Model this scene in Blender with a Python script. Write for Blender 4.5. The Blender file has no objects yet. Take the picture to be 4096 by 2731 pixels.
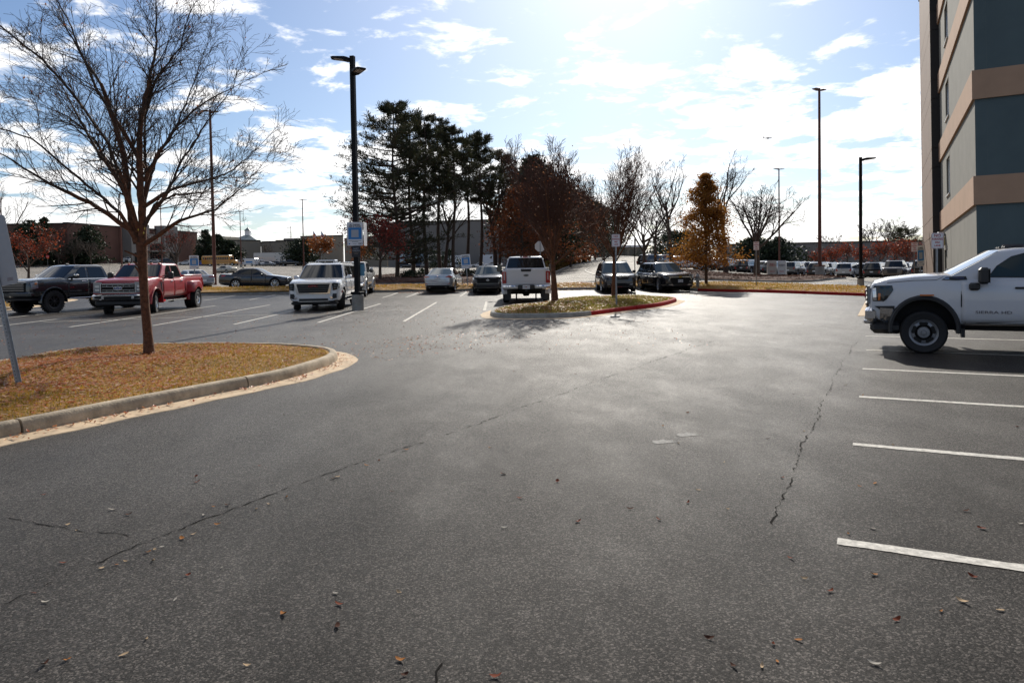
import bpy, bmesh, math, random
import numpy as np
from mathutils import Vector, Matrix
random.seed(7); RNG = np.random.default_rng(7)
S = bpy.context.scene; COL = S.collection
rad = math.radians

# ---------------------------------------------------------------- camera
cam = bpy.data.objects.new("camera", bpy.data.cameras.new("camera")); COL.objects.link(cam)
cam.data.sensor_width = 36; cam.data.lens = 25.255; cam.data.shift_y = -0.0527
cam.data.clip_start = 0.1; cam.data.clip_end = 9000
cam.location = (0, 0, 1.65)
cam.rotation_euler = (Matrix.Rotation(rad(90) - math.atan(.03), 3, 'X') @ Matrix.Rotation(-.016, 3, 'Z')).to_euler()
S.camera = cam

# ---------------------------------------------------------------- sky, sun, exposure
SUN_EL, SUN_AZ = rad(32), rad(9)
W = bpy.data.worlds.new("World"); S.world = W; W.use_nodes = True
nt = W.node_tree; nt.nodes.clear()
def wn(t, **k):
    n = nt.nodes.new(t)
    for a, b in k.items(): setattr(n, a, b)
    return n
L = nt.links.new
sky = wn('ShaderNodeTexSky', sky_type='NISHITA', sun_disc=False, sun_elevation=SUN_EL, sun_rotation=SUN_AZ,
         altitude=300, air_density=1.0, dust_density=1.0, ozone_density=3.0)
bg = wn('ShaderNodeBackground'); bg.inputs['Strength'].default_value = 0.092
tint = wn('ShaderNodeMix', data_type='RGBA', blend_type='MULTIPLY'); tint.inputs['Factor'].default_value = 1; tint.inputs['B'].default_value = (.92, 1.0, 1.10, 1)
L(sky.outputs[0], tint.inputs['A']); L(tint.outputs['Result'], bg.inputs['Color'])
tc = wn('ShaderNodeTexCoord'); sep = wn('ShaderNodeSeparateXYZ'); L(tc.outputs['Generated'], sep.inputs[0])
def wm(op, a, b=None, c=None):
    n = wn('ShaderNodeMath', operation=op)
    for i, v in enumerate((a, b, c)):
        if v is None: continue
        if isinstance(v, (int, float)): n.inputs[i].default_value = v
        else: L(v, n.inputs[i])
    return n.outputs[0]
zc = wm('ADD', wm('MAXIMUM', sep.outputs['Z'], 0.0), 0.13)
comb = wn('ShaderNodeCombineXYZ')
L(wm('DIVIDE', sep.outputs['X'], zc), comb.inputs[0]); L(wm('DIVIDE', sep.outputs['Y'], zc), comb.inputs[1])
comb.inputs[2].default_value = 3.7
n1 = wn('ShaderNodeTexNoise'); n1.inputs['Scale'].default_value = 3.6; n1.inputs['Detail'].default_value = 9; n1.inputs['Roughness'].default_value = .6; n1.inputs['Distortion'].default_value = .25
n2 = wn('ShaderNodeTexNoise'); n2.inputs['Scale'].default_value = .85; n2.inputs['Detail'].default_value = 3
L(comb.outputs[0], n1.inputs['Vector']); L(comb.outputs[0], n2.inputs['Vector'])
dens = wm('ADD', wm('MULTIPLY', n1.outputs[0], .68), wm('MULTIPLY', n2.outputs[0], .32))
low = wn('ShaderNodeMapRange'); low.inputs[1].default_value = 0.22; low.inputs[2].default_value = 0.04; low.inputs[3].default_value = 0; low.inputs[4].default_value = .085
L(sep.outputs['Z'], low.inputs[0])
cr = wn('ShaderNodeMapRange', interpolation_type='SMOOTHSTEP'); cr.inputs[1].default_value = .486; cr.inputs[2].default_value = .574; cr.inputs[3].default_value = 0; cr.inputs[4].default_value = .92
L(wm('ADD', dens, low.outputs[0]), cr.inputs[0])
bg2 = wn('ShaderNodeBackground'); bg2.inputs['Color'].default_value = (1, .985, .97, 1)
# clouds seen towards the sun are brighter than those away from it
dt = wn('ShaderNodeVectorMath', operation='DOT_PRODUCT'); L(tc.outputs['Generated'], dt.inputs[0])
dt.inputs[1].default_value = (math.sin(SUN_AZ) * math.cos(SUN_EL), math.cos(SUN_AZ) * math.cos(SUN_EL), math.sin(SUN_EL))
cb = wn('ShaderNodeMapRange'); cb.inputs[1].default_value = -.1; cb.inputs[2].default_value = .9; cb.inputs[3].default_value = .45; cb.inputs[4].default_value = 1.5
L(dt.outputs['Value'], cb.inputs[0]); L(cb.outputs[0], bg2.inputs['Strength'])
mix = wn('ShaderNodeMixShader'); L(cr.outputs[0], mix.inputs[0]); L(bg.outputs[0], mix.inputs[1]); L(bg2.outputs[0], mix.inputs[2])
out = wn('ShaderNodeOutputWorld'); L(mix.outputs[0], out.inputs[0])

sl = bpy.data.lights.new("sun", 'SUN'); sl.energy = 5.0; sl.angle = rad(.53); sl.color = (1, .94, .84)
sun = bpy.data.objects.new("sun", sl); COL.objects.link(sun)
sun.rotation_euler = Vector((math.sin(SUN_AZ) * math.cos(SUN_EL), math.cos(SUN_AZ) * math.cos(SUN_EL), math.sin(SUN_EL))).to_track_quat('Z', 'Y').to_euler()
S.view_settings.view_transform = 'Standard'; S.view_settings.look = 'None'
S.view_settings.exposure = 0.0; S.view_settings.gamma = 1; S.view_settings.use_curve_mapping = False
S.cycles.max_bounces = 7; S.cycles.transparent_max_bounces = 8
S.cycles.sample_clamp_indirect = 6

# ---------------------------------------------------------------- helpers
def interp(t, tab):
    if t <= tab[0][0]: return tab[0][1]
    for (a, b), (c, d) in zip(tab, tab[1:]):
        if t <= c: return b + (d - b) * (t - a) / (c - a)
    return tab[-1][1]
SLOPE = [(-.62,.031),(-.53,.0275),(-.40,.019),(-.36,.018),(-.27,.0154),(-.08,.0072),(0,.008),(.06,.011),(.148,.0215),(.2,.018),(.24,.014),(.31,.001),(.41,-.0135),(.48,-.022)]
CURVE = [(-.4,1.8),(-.2,1.5),(0,1.0)]
CAP = [(.24,250),(.31,120),(.41,90),(.5,90)]
def sstep(a, b, t):
    t = min(1, max(0, (t - a) / (b - a))); return t * t * (3 - 2 * t)
def gz(x, y):
    """height of the ground: level near the camera, rising behind the verge on the left and down a little on the right"""
    if y < 40: return 0.0
    z = .3 * sstep(40, 52, y)
    if y > 52:
        cap = interp(x / y, CAP); z += interp(x / y, SLOPE) * (cap - 52) * (min(1, (y - 52) / (cap - 52))) ** interp(x / y, CURVE)
    return z
def bear(r, Y): return (r * Y, Y, gz(r * Y, Y))   # a spot on the ground from its bearing (sideways metres per metre ahead) and distance

def tag(o, label=None, cat=None, group=None, kind=None):
    if label: o['label'] = label
    if cat: o['category'] = cat
    if group: o['group'] = group
    if kind: o['kind'] = kind
    return o
def thing(name, label, cat, loc=(0, 0, 0), rz=0, group=None):
    o = bpy.data.objects.new(name, None); COL.objects.link(o)
    o.location = loc; o.rotation_euler = (0, 0, rz); o.empty_display_size = .3
    return tag(o, label, cat, group)
def copy_tree(o, parent=None):
    c = o.copy(); COL.objects.link(c); c.parent = parent
    for ch in list(o.children):
        copy_tree(ch, c)
    return c

class MB:
    """collects simple shapes and links them as one mesh object"""
    def __init__(s): s.v = []; s.f = []
    def add(s, vs, fs):
        n = len(s.v); s.v += [tuple(p) for p in vs]; s.f += [tuple(i + n for i in f) for f in fs]; return s
    def box(s, x0, x1, y0, y1, z0, z1):
        return s.add([(x0,y0,z0),(x1,y0,z0),(x1,y1,z0),(x0,y1,z0),(x0,y0,z1),(x1,y0,z1),(x1,y1,z1),(x0,y1,z1)],
                     [(0,3,2,1),(4,5,6,7),(0,1,5,4),(1,2,6,5),(2,3,7,6),(3,0,4,7)])
    def rbox(s, x0, x1, y0, y1, z0, z1, c=.02):
        """box with chamfered edges"""
        c = min(c, (x1-x0)*.45, (y1-y0)*.45, (z1-z0)*.45)
        rings = []
        for z, i in ((z0, c), (z0 + c, 0), (z1 - c, 0), (z1, c)):
            a, b, d, e = x0 + i, x1 - i, y0 + i, y1 - i
            k = c if i == 0 else c * .5
            rings.append([(a+k,d,z),(b-k,d,z),(b,d+k,z),(b,e-k,z),(b-k,e,z),(a+k,e,z),(a,e-k,z),(a,d+k,z)])
        return s.loft(rings)
    def loft(s, rings, cap=True, closed=True):
        n = len(rings[0]); vs = [p for r in rings for p in r]; fs = []
        for k in range(len(rings) - 1):
            for i in range(n if closed else n - 1):
                j = (i + 1) % n
                fs.append((k*n+i, k*n+j, (k+1)*n+j, (k+1)*n+i))
        if cap: fs.append(tuple(range(n - 1, -1, -1))); fs.append(tuple((len(rings)-1)*n + i for i in range(n)))
        return s.add(vs, fs)
    def tube(s, p0, p1, r0, r1=None, n=8, cap=True):
        r1 = r0 if r1 is None else r1
        p0, p1 = Vector(p0), Vector(p1); d = (p1 - p0).normalized()
        a = d.orthogonal().normalized(); b = d.cross(a)
        R = lambda p, r: [tuple(p + (a * math.cos(2*math.pi*i/n) + b * math.sin(2*math.pi*i/n)) * r) for i in range(n)]
        return s.loft([R(p0, r0), R(p1, r1)], cap)
    def path(s, pts, r, n=8):
        for a, b in zip(pts, pts[1:]): s.tube(a, b, r, r, n)
        return s
    def lathe(s, prof, axis='Y', c=(0,0,0), n=24):
        """profile of (radius, offset along the axis)"""
        rings = []
        for r, h in prof:
            ring = []
            for i in range(n):
                t = 2*math.pi*i/n; u, w = r*math.cos(t), r*math.sin(t)
                p = (u, h, w) if axis == 'Y' else (u, w, h) if axis == 'Z' else (h, u, w)
                ring.append((p[0]+c[0], p[1]+c[1], p[2]+c[2]))
            rings.append(ring)
        return s.loft(rings, cap=False)
    def prism(s, pts, off):
        n = len(pts); o = Vector(off)
        vs = [tuple(p) for p in pts] + [tuple(Vector(p) + o) for p in pts]
        return s.add(vs, [tuple(range(n)), tuple(range(2*n-1, n-1, -1))] + [(i, i+n, (i+1) % n + n, (i+1) % n) for i in range(n)])
    def grid(s, P):
        nr, nc = len(P), len(P[0])
        return s.add([p for r in P for p in r], [(a*nc+b, a*nc+b+1, (a+1)*nc+b+1, (a+1)*nc+b) for a in range(nr-1) for b in range(nc-1)])
    def mesh(s, name, mats=(), smooth=None):
        me = bpy.data.meshes.new(name); me.from_pydata(s.v, [], s.f)
        for m in (mats if isinstance(mats, (list, tuple)) else [mats]): me.materials.append(m)
        bm = bmesh.new(); bm.from_mesh(me); bmesh.ops.recalc_face_normals(bm, faces=bm.faces); bm.to_mesh(me); bm.free()
        if smooth is not None:
            me.shade_smooth(); me.set_sharp_from_angle(angle=rad(smooth))
        return me
    def build(s, name, mat, parent=None, loc=None, smooth=None, label=None):
        return link(s.mesh(name, mat, smooth), name, parent, loc, label)
def link(me, name, parent=None, loc=None, label=None):
    o = bpy.data.objects.new(name, me); COL.objects.link(o); o.parent = parent
    if loc: o.location = loc
    if label: o['label'] = label
    return o
def quads_mesh(name, V, mat, k=4, smooth=False, faces=None):
    """fast mesh from an array of faces with k corners each (or indexed faces)"""
    V = np.asarray(V, dtype=np.float32).reshape(-1, 3)
    F = np.arange(len(V), dtype=np.int32).reshape(-1, k) if faces is None else np.asarray(faces, dtype=np.int32)
    me = bpy.data.meshes.new(name)
    me.vertices.add(len(V)); me.vertices.foreach_set('co', V.ravel())
    me.loops.add(F.size); me.loops.foreach_set('vertex_index', F.ravel())
    me.polygons.add(len(F)); me.polygons.foreach_set('loop_start', np.arange(0, F.size, k, dtype=np.int32))
    me.materials.append(mat); me.update(calc_edges=True)
    if smooth: me.shade_smooth()
    return me
def poly_area_pts(poly, n, rng=RNG):
    """n random points inside a flat polygon"""
    P = np.array(poly); lo, hi = P.min(0), P.max(0); res = np.zeros((0, 2))
    while len(res) < n:
        q = lo + rng.random((n * 2, 2)) * (hi - lo)
        inside = np.zeros(len(q), bool); j = len(P) - 1
        for i in range(len(P)):
            c = ((P[i,1] > q[:,1]) != (P[j,1] > q[:,1])) & (q[:,0] < (P[j,0]-P[i,0])*(q[:,1]-P[i,1])/(P[j,1]-P[i,1]+1e-12)+P[i,0])
            inside ^= c; j = i
        res = np.vstack([res, q[inside]])
    return res[:n]

# ---------------------------------------------------------------- materials
MATS = {}
def mat(name, col=(.5,.5,.5), rough=.5, metal=0., coat=0., spec=.5, noise=None, bump=None, trans=0., emis=None):
    """noise = (scale, amount) mottles the colour, bump = (scale, strength, distance)"""
    if name in MATS: return MATS[name]
    m = bpy.data.materials.new(name); m.use_nodes = True; t = m.node_tree; b = t.nodes['Principled BSDF']
    b.inputs['Base Color'].default_value = (*col, 1); b.inputs['Roughness'].default_value = rough
    b.inputs['Metallic'].default_value = metal; b.inputs['Coat Weight'].default_value = coat; b.inputs['Coat Roughness'].default_value = .04
    b.inputs['Specular IOR Level'].default_value = spec; b.inputs['Transmission Weight'].default_value = trans
    tcn = t.nodes.new('ShaderNodeTexCoord')
    if noise:
        n = t.nodes.new('ShaderNodeTexNoise'); n.inputs['Scale'].default_value = noise[0]; n.inputs['Detail'].default_value = 6; n.inputs['Roughness'].default_value = .65
        r = t.nodes.new('ShaderNodeMapRange'); r.inputs[1].default_value = .3; r.inputs[2].default_value = .7; r.inputs[3].default_value = 1 - noise[1]; r.inputs[4].default_value = 1 + noise[1]
        mx = t.nodes.new('ShaderNodeVectorMath'); mx.operation = 'SCALE'; mx.inputs[0].default_value = col
        t.links.new(tcn.outputs['Object'], n.inputs['Vector']); t.links.new(n.outputs[0], r.inputs[0]); t.links.new(r.outputs[0], mx.inputs['Scale']); t.links.new(mx.outputs[0], b.inputs['Base Color'])
    if bump:
        n = t.nodes.new('ShaderNodeTexNoise'); n.inputs['Scale'].default_value = bump[0]; n.inputs['Detail'].default_value = 5
        bp = t.nodes.new('ShaderNodeBump'); bp.inputs['Strength'].default_value = bump[1]; bp.inputs['Distance'].default_value = bump[2]
        t.links.new(tcn.outputs['Object'], n.inputs['Vector']); t.links.new(n.outputs[0], bp.inputs['Height']); t.links.new(bp.outputs[0], b.inputs['Normal'])
    MATS[name] = m; return m
def island_mat(name, cols, rough=.7, trans=0., spec=.3):
    """leaf or blade material: colour picked at random for every loose piece"""
    m = bpy.data.materials.new(name); m.use_nodes = True; t = m.node_tree; b = t.nodes['Principled BSDF']
    g = t.nodes.new('ShaderNodeNewGeometry'); r = t.nodes.new('ShaderNodeValToRGB'); r.color_ramp.interpolation = 'LINEAR'
    e = r.color_ramp.elements
    while len(e) < len(cols): e.new(.5)
    for i, c in enumerate(cols): e[i].position = i / (len(cols) - 1); e[i].color = (*c, 1)
    t.links.new(g.outputs['Random Per Island'], r.inputs[0]); t.links.new(r.outputs[0], b.inputs['Base Color'])
    b.inputs['Roughness'].default_value = rough; b.inputs['Specular IOR Level'].default_value = spec
    if trans:
        tr = t.nodes.new('ShaderNodeBsdfTranslucent'); mx = t.nodes.new('ShaderNodeMixShader'); mx.inputs[0].default_value = trans
        t.links.new(r.outputs[0], tr.inputs[0]); t.links.new(b.outputs[0], mx.inputs[1]); t.links.new(tr.outputs[0], mx.inputs[2])
        t.links.new(mx.outputs[0], t.nodes['Material Output'].inputs[0])
    MATS[name] = m; return m

def asphalt_mat(name, base, tint, gscale=75, rough=.48, bstr=.55, spec=.5):
    m = bpy.data.materials.new(name); m.use_nodes = True; t = m.node_tree; b = t.nodes['Principled BSDF']; N = t.nodes.new; K = t.links.new
    tcn = N('ShaderNodeTexCoord')
    def noise(s, d=4, r=.6, stretch=None):
        n = N('ShaderNodeTexNoise'); n.inputs['Scale'].default_value = s; n.inputs['Detail'].default_value = d; n.inputs['Roughness'].default_value = r
        if stretch:
            mp = N('ShaderNodeMapping'); mp.inputs['Rotation'].default_value = (0, 0, rad(27)); mp.inputs['Scale'].default_value = stretch
            K(tcn.outputs['Object'], mp.inputs[0]); K(mp.outputs[0], n.inputs['Vector'])
        else: K(tcn.outputs['Object'], n.inputs['Vector'])
        return n.outputs[0]
    def rng(x, a, c, lo, hi):
        r = N('ShaderNodeMapRange'); r.inputs[1].default_value = a; r.inputs[2].default_value = c; r.inputs[3].default_value = lo; r.inputs[4].default_value = hi
        K(x, r.inputs[0]); return r.outputs[0]
    def mul(a, c, op='MULTIPLY'):
        n = N('ShaderNodeMath'); n.operation = op
        for i, v in enumerate((a, c)):
            if isinstance(v, float): n.inputs[i].default_value = v
            else: K(v, n.inputs[i])
        return n.outputs[0]
    vor = N('ShaderNodeTexVoronoi'); vor.inputs['Scale'].default_value = gscale; K(tcn.outputs['Object'], vor.inputs['Vector'])
    sepc = N('ShaderNodeSeparateColor'); K(vor.outputs['Color'], sepc.inputs[0])
    pw4 = mul(mul(sepc.outputs[0], sepc.outputs[0]), mul(sepc.outputs[0], sepc.outputs[0]))
    f = mul(mul(rng(noise(.35, 5), .3, .7, .72, 1.28), rng(noise(2.2, 6, .7, (1, .35, 1)), .3, .7, .82, 1.18)), rng(pw4, 0, 1, .55, 4.6))
    mx = N('ShaderNodeMix'); mx.data_type = 'RGBA'; mx.inputs['A'].default_value = (*base, 1); mx.inputs['B'].default_value = (*tint, 1)
    K(rng(noise(.12, 4), .42, .6, 0, 1), mx.inputs['Factor'])
    sc = N('ShaderNodeVectorMath'); sc.operation = 'SCALE'; K(mx.outputs['Result'], sc.inputs[0]); K(f, sc.inputs['Scale']); K(sc.outputs[0], b.inputs['Base Color'])
    K(mul(rng(noise(.8, 6, .65, (1, .4, 1)), .3, .7, rough - .06, rough + .02), rng(sepc.outputs[2], 0, 1, -.07, .11), 'ADD'), b.inputs['Roughness'])
    b.inputs['Specular IOR Level'].default_value = spec
    bp = N('ShaderNodeBump'); bp.inputs['Strength'].default_value = bstr; bp.inputs['Distance'].default_value = .007
    h = mul(mul(mul(vor.outputs['Distance'], -.5), mul(noise(330, 2), 1.3), 'ADD'), rng(noise(1.1, 5, .7, (1, .5, 1)), .38, .62, .6, 1.15))
    K(h, bp.inputs['Height']); K(bp.outputs[0], b.inputs['Normal'])
    MATS[name] = m; return m

def paint(name, col, metal=0., rough=.28, coat=1.): return mat('paint_' + name, col, rough, metal, coat=coat)
M_glass = mat('tinted_glass', (.012,.015,.016), .03, spec=.6, coat=.3)
M_glass2 = mat('pale_glass', (.10,.13,.13), .03, spec=.7, coat=.5)
M_chrome = mat('chrome', (.78,.79,.8), .08, 1.)
M_steel = mat('galvanised_steel', (.30,.32,.34), .42, .85, noise=(9,.25))
M_alu = mat('alloy', (.55,.56,.58), .25, .9)
M_black = mat('black_plastic', (.018,.018,.02), .45)
M_dark = mat('underbody_black', (.008,.008,.008), .8)
M_tyre = mat('tyre_rubber', (.016,.016,.017), .75, bump=(60,.3,.01))
M_red = mat('red_lamp', (.35,.012,.012), .12, coat=1.)
M_clear = mat('clear_lamp', (.26,.275,.30), .08, .3, coat=1.)
M_amber = mat('amber_lamp', (.6,.16,.02), .15, coat=1.)
M_plate = mat('plate_white', (.75,.76,.77), .4)
M_ink = mat('dark_ink', (.02,.03,.06), .5)
M_redink = mat('red_ink', (.45,.03,.03), .5)
M_blue = mat('blue_print', (.03,.22,.55), .4)
M_white = mat('white_sign', (.78,.78,.80), .35)
M_conc = mat('kerb_concrete', (.42,.34,.24), .9, noise=(4,.38), bump=(40,.6,.015))
M_conc2 = mat('grey_concrete', (.30,.29,.26), .9, noise=(4,.25), bump=(60,.4,.01))
M_gut = mat('gutter_concrete', (.55,.41,.26), .85, noise=(3,.3), bump=(90,.3,.006))
M_redk = mat('red_kerb_paint', (.34,.010,.010), .8, spec=.2, noise=(6,.3), bump=(70,.3,.01))
M_line = mat('road_paint', (.56,.53,.47), .75, noise=(22,.4), bump=(110,.6,.006), spec=.2)
M_blackm = mat('black_metal', (.009,.009,.010), .6, spec=.2)
M_rust = mat('rust_brown_metal', (.13,.045,.028), .6, .2, noise=(3,.25))
M_bark = mat('bark', (.075,.052,.038), .95, noise=(9,.45), bump=(40,.9,.02))
M_barkred = mat('red_brown_bark', (.125,.055,.028), .9, noise=(14,.65), bump=(45,1.,.03))
M_twig = mat('twig', (.06,.043,.034), .9)
M_twigred = mat('russet_twig', (.085,.04,.028), .9)
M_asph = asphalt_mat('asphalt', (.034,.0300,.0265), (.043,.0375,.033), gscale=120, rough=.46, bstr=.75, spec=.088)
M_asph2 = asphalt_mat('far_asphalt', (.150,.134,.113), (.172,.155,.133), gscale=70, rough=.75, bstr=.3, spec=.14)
# ================================================================ ground
def ground():
    ys = [-30,-12,0,3,6,10,15,20,25,30,35,40,42,44,46,48,50,52,55,58,62,66,70,76,82,90,98,108,120,135,150,170,190,210,230,250,270,320,420,700,1400,3000]
    rs = sorted(set([-30,-12,-6,-3,-2,-1.5,-1.2,1.2,1.5,2,3,6,12,30] + [round(-1+.05*i,3) for i in range(41)] + [s[0] for s in SLOPE] + [c[0] for c in CAP]))
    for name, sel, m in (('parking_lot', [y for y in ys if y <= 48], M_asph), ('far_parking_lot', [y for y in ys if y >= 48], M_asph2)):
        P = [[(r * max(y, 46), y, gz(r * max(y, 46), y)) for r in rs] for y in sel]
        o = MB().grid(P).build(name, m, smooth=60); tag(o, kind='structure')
ground()
def drape(poly, dz, step=2.0):
    """even grid of points over a convex quad, laid on the ground"""
    a, b, c, d = [Vector(p) for p in poly]
    n = max(1, int(max((b-a).length, (c-d).length) / step)); m = max(1, int(max((d-a).length, (c-b).length) / step))
    out = []
    for i in range(m + 1):
        row = []
        for j in range(n + 1):
            p = a.lerp(b, j/n).lerp(d.lerp(c, j/n), i/m); row.append((p.x, p.y, gz(p.x, p.y) + dz))
        out.append(row)
    return out
def stripe(p, q, w=.10, dz=.004, name='parking_line', m=None, step=2., ragged=False):
    p, q = Vector((*p, 0)), Vector((*q, 0)); d = (q-p).normalized(); nrm = Vector((-d.y, d.x, 0)) * w / 2
    P = drape([(p-nrm).xy, (q-nrm).xy, (q+nrm).xy, (p+nrm).xy], dz, step)
    if ragged:                                   # worn, slightly uneven edges on the nearest lines
        Rr = random.Random(int(p.x*97+p.y*31)); u = nrm.normalized()
        for row in (P[0], P[-1]):
            k = 0.
            for i, v in enumerate(row): k = k*.6+Rr.uniform(-.004,.004)-(.010 if Rr.random() < .03 else 0)*(1 if row is P[-1] else -1); row[i] = (v[0]+u.x*k, v[1]+u.y*k, v[2])
    o = MB().grid(P).build(name, m or M_line)
    tag(o, kind='structure'); return o
# stalls on the right, square to the hotel
for k, (p, q) in enumerate([((1.89,4.18),(2.7,3.77)),((3.04,6.41),(4.19,5.86)),((4.18,8.65),(5.68,7.96)),((5.31,10.88),(7.16,10.03)),((6.49,13.15),(8.67,12.15)),((7.68,15.6),(10.13,14.4))]):
    p = Vector(p); stripe(p, p + Vector((.892,-.453)) * 5.4, .105, step=.04, ragged=True)
# stalls on the left and in the middle
for p, q in [((-21.5,22.9),(-21.6,33.8)),((-19,22.9),(-19.1,33.8)),((-16.3,22.6),(-16.5,33.8)),((-13.52,21.88),(-13.96,33.76)),((-10.99,21.88),(-11.4,33.76)),((-8.51,21.9),(-8.9,33.6)),((-5.99,22.1),(-6.1,33.3)),((-3.33,22.0),(-3.55,33.7)),((-1.05,26.9),(-1.2,33.6)),
             ((-17.1,39.7),(-17.16,44.6)),((-14.6,39.9),(-14.7,44.6)),((-12.2,39.9),(-12.3,44.6)),((-9.8,39.9),(-9.8,44.6)),((-7.2,39.9),(-7.1,44.6)),((-5.9,39.9),(-5.8,44.6)),((-2.9,39.9),(-2.8,44.6)),((.1,39.9),(.2,44.6)),((2.6,39.9),(2.7,44.6)),((4.9,39.9),(5,44.6)),((7.6,39.5),(7.8,44.2))]:
    stripe(p, q, .105)
stripe((-15.84,24.22), (-.9,28.9), .09, .008)
# road markings beyond the verge
def lane(pts, w=.16, dz=.05):
    pts = [Vector((*p, 0)) for p in pts]; P = []
    for i, p in enumerate(pts):
        d = (pts[min(i+1, len(pts)-1)] - pts[max(i-1, 0)]).normalized(); n = Vector((-d.y, d.x, 0)) * w/2
        P.append([(p.x-n.x, p.y-n.y, gz(p.x-n.x, p.y-n.y)+dz), (p.x+n.x, p.y+n.y, gz(p.x+n.x, p.y+n.y)+dz)])
    tag(MB().grid(P).build('lane_line', M_line), kind='structure')
lane([(8.6,63.5),(8.2,66.7),(8.2,72),(8.5,80),(9.0,88),(9.8,95),(10.9,102),(12.4,109.5),(15,117),(18.5,126),(22.5,138),(26,152)], .22)
lane([(-1,67.6),(4.05,66.6),(8.3,63.2)], .2); lane([(-2,57.8),(3.4,57.2),(7.6,55.9),(12,53.6)], .2)

# cracks: thin dark ragged ribbons lying on the asphalt
M_crack = mat('crack', (.012,.011,.010), .95, spec=.05)
def crack(pts, w, seed):
    R = random.Random(seed); P = []
    for (a, b) in zip(pts, pts[1:]):
        a, b = Vector(a), Vector(b); n = max(2, int((b-a).length / .05))
        for i in range(n):
            p = a.lerp(b, i/n); d = (b-a).normalized(); nn = Vector((-d.y, d.x))
            p = p + nn * (R.uniform(-1,1) * .018 + .02 * math.sin(p.length * 3.1 + seed)); ww = w * R.choice((.02,.05,.2,.5,.8,1.2))
            P.append([(p.x-nn.x*ww, p.y-nn.y*ww, .003), (p.x+nn.x*ww, p.y+nn.y*ww, .003)])
    tag(MB().grid(P).build('asphalt_crack', M_crack), kind='structure')
crack([(-2.56,3.51),(-2.47,3.77),(-2.31,4.25),(-2.09,4.71),(-1.76,5.31),(-1.44,5.83),(-.94,6.63),(-.15,7.87),(.68,9.3),(2.36,12.08),(4.4,15.4)], .0068, 1)
crack([(7.0,14.6),(5.13,11.23),(3.73,8.57),(3.07,7.3),(2.54,6.29),(2.19,5.63),(1.89,5.),(1.6,4.4)], .0055, 2)
crack([(-3.43,4.81),(-3.05,4.63),(-2.73,4.52),(-2.45,4.47),(-2.27,4.3)], .005, 3)
crack([(-.34,2.95),(-.36,2.82),(-.33,2.72),(-.39,2.6),(-.36,2.5)], .004, 5)
crack([(9,31),(12,33),(16,31.5)], .02, 6)
for pts in ([(1.27,6.5),(1.4,6.5),(1.51,6.68),(1.35,6.73)], [(1.57,6.79),(1.72,6.80),(1.79,6.95),(1.6,6.9)]):
    R = random.Random(4); c = Vector((sum(p[0] for p in pts)/4, sum(p[1] for p in pts)/4)); ring = []
    for k in range(28):
        a = 2*math.pi*k/28; ring.append((c.x + math.cos(a)*.13*R.uniform(.5,1.1)+math.sin(a)*.02, c.y + math.sin(a)*.085*R.uniform(.5,1.1), .003))
    tag(MB().add(ring, [tuple(range(28))]).build('worn_paint_mark', mat('worn_paint', (.15,.145,.135), .8, noise=(30,.6))), kind='structure')

# ---------------------------------------------------------------- kerbed islands and verges
def smooth_path(pts, closed, n=6):
    out = []; N = len(pts)
    for i in range(N if closed else N - 1):
        p0, p1, p2, p3 = [Vector(pts[(i+k) % N]) if closed else Vector(pts[min(max(i+k, 0), N-1)]) for k in (-1,0,1,2)]
        for j in range(n):
            t = j/n; out.append(.5*((2*p1)+(p2-p0)*t+(2*p0-5*p1+4*p2-p3)*t*t+(3*p1-p0-3*p2+p3)*t**3))
    if not closed: out.append(Vector(pts[-1]))
    return out
def resample(pts, step):
    out = [pts[0]]; acc = 0
    for a, b in zip(pts, pts[1:]):
        d = (b-a).length
        while acc + d >= step:
            t = (step-acc)/d; a = a.lerp(b, t); d = (b-a).length; out.append(a); acc = 0
        acc += d
    out.append(pts[-1]); return out
def normals(pts):
    ns = []
    for i in range(len(pts)):
        d = (pts[min(i+1, len(pts)-1)] - pts[max(i-1, 0)]).normalized(); ns.append(Vector((d.y, -d.x)))   # right-hand side of travel
    return ns
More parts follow.
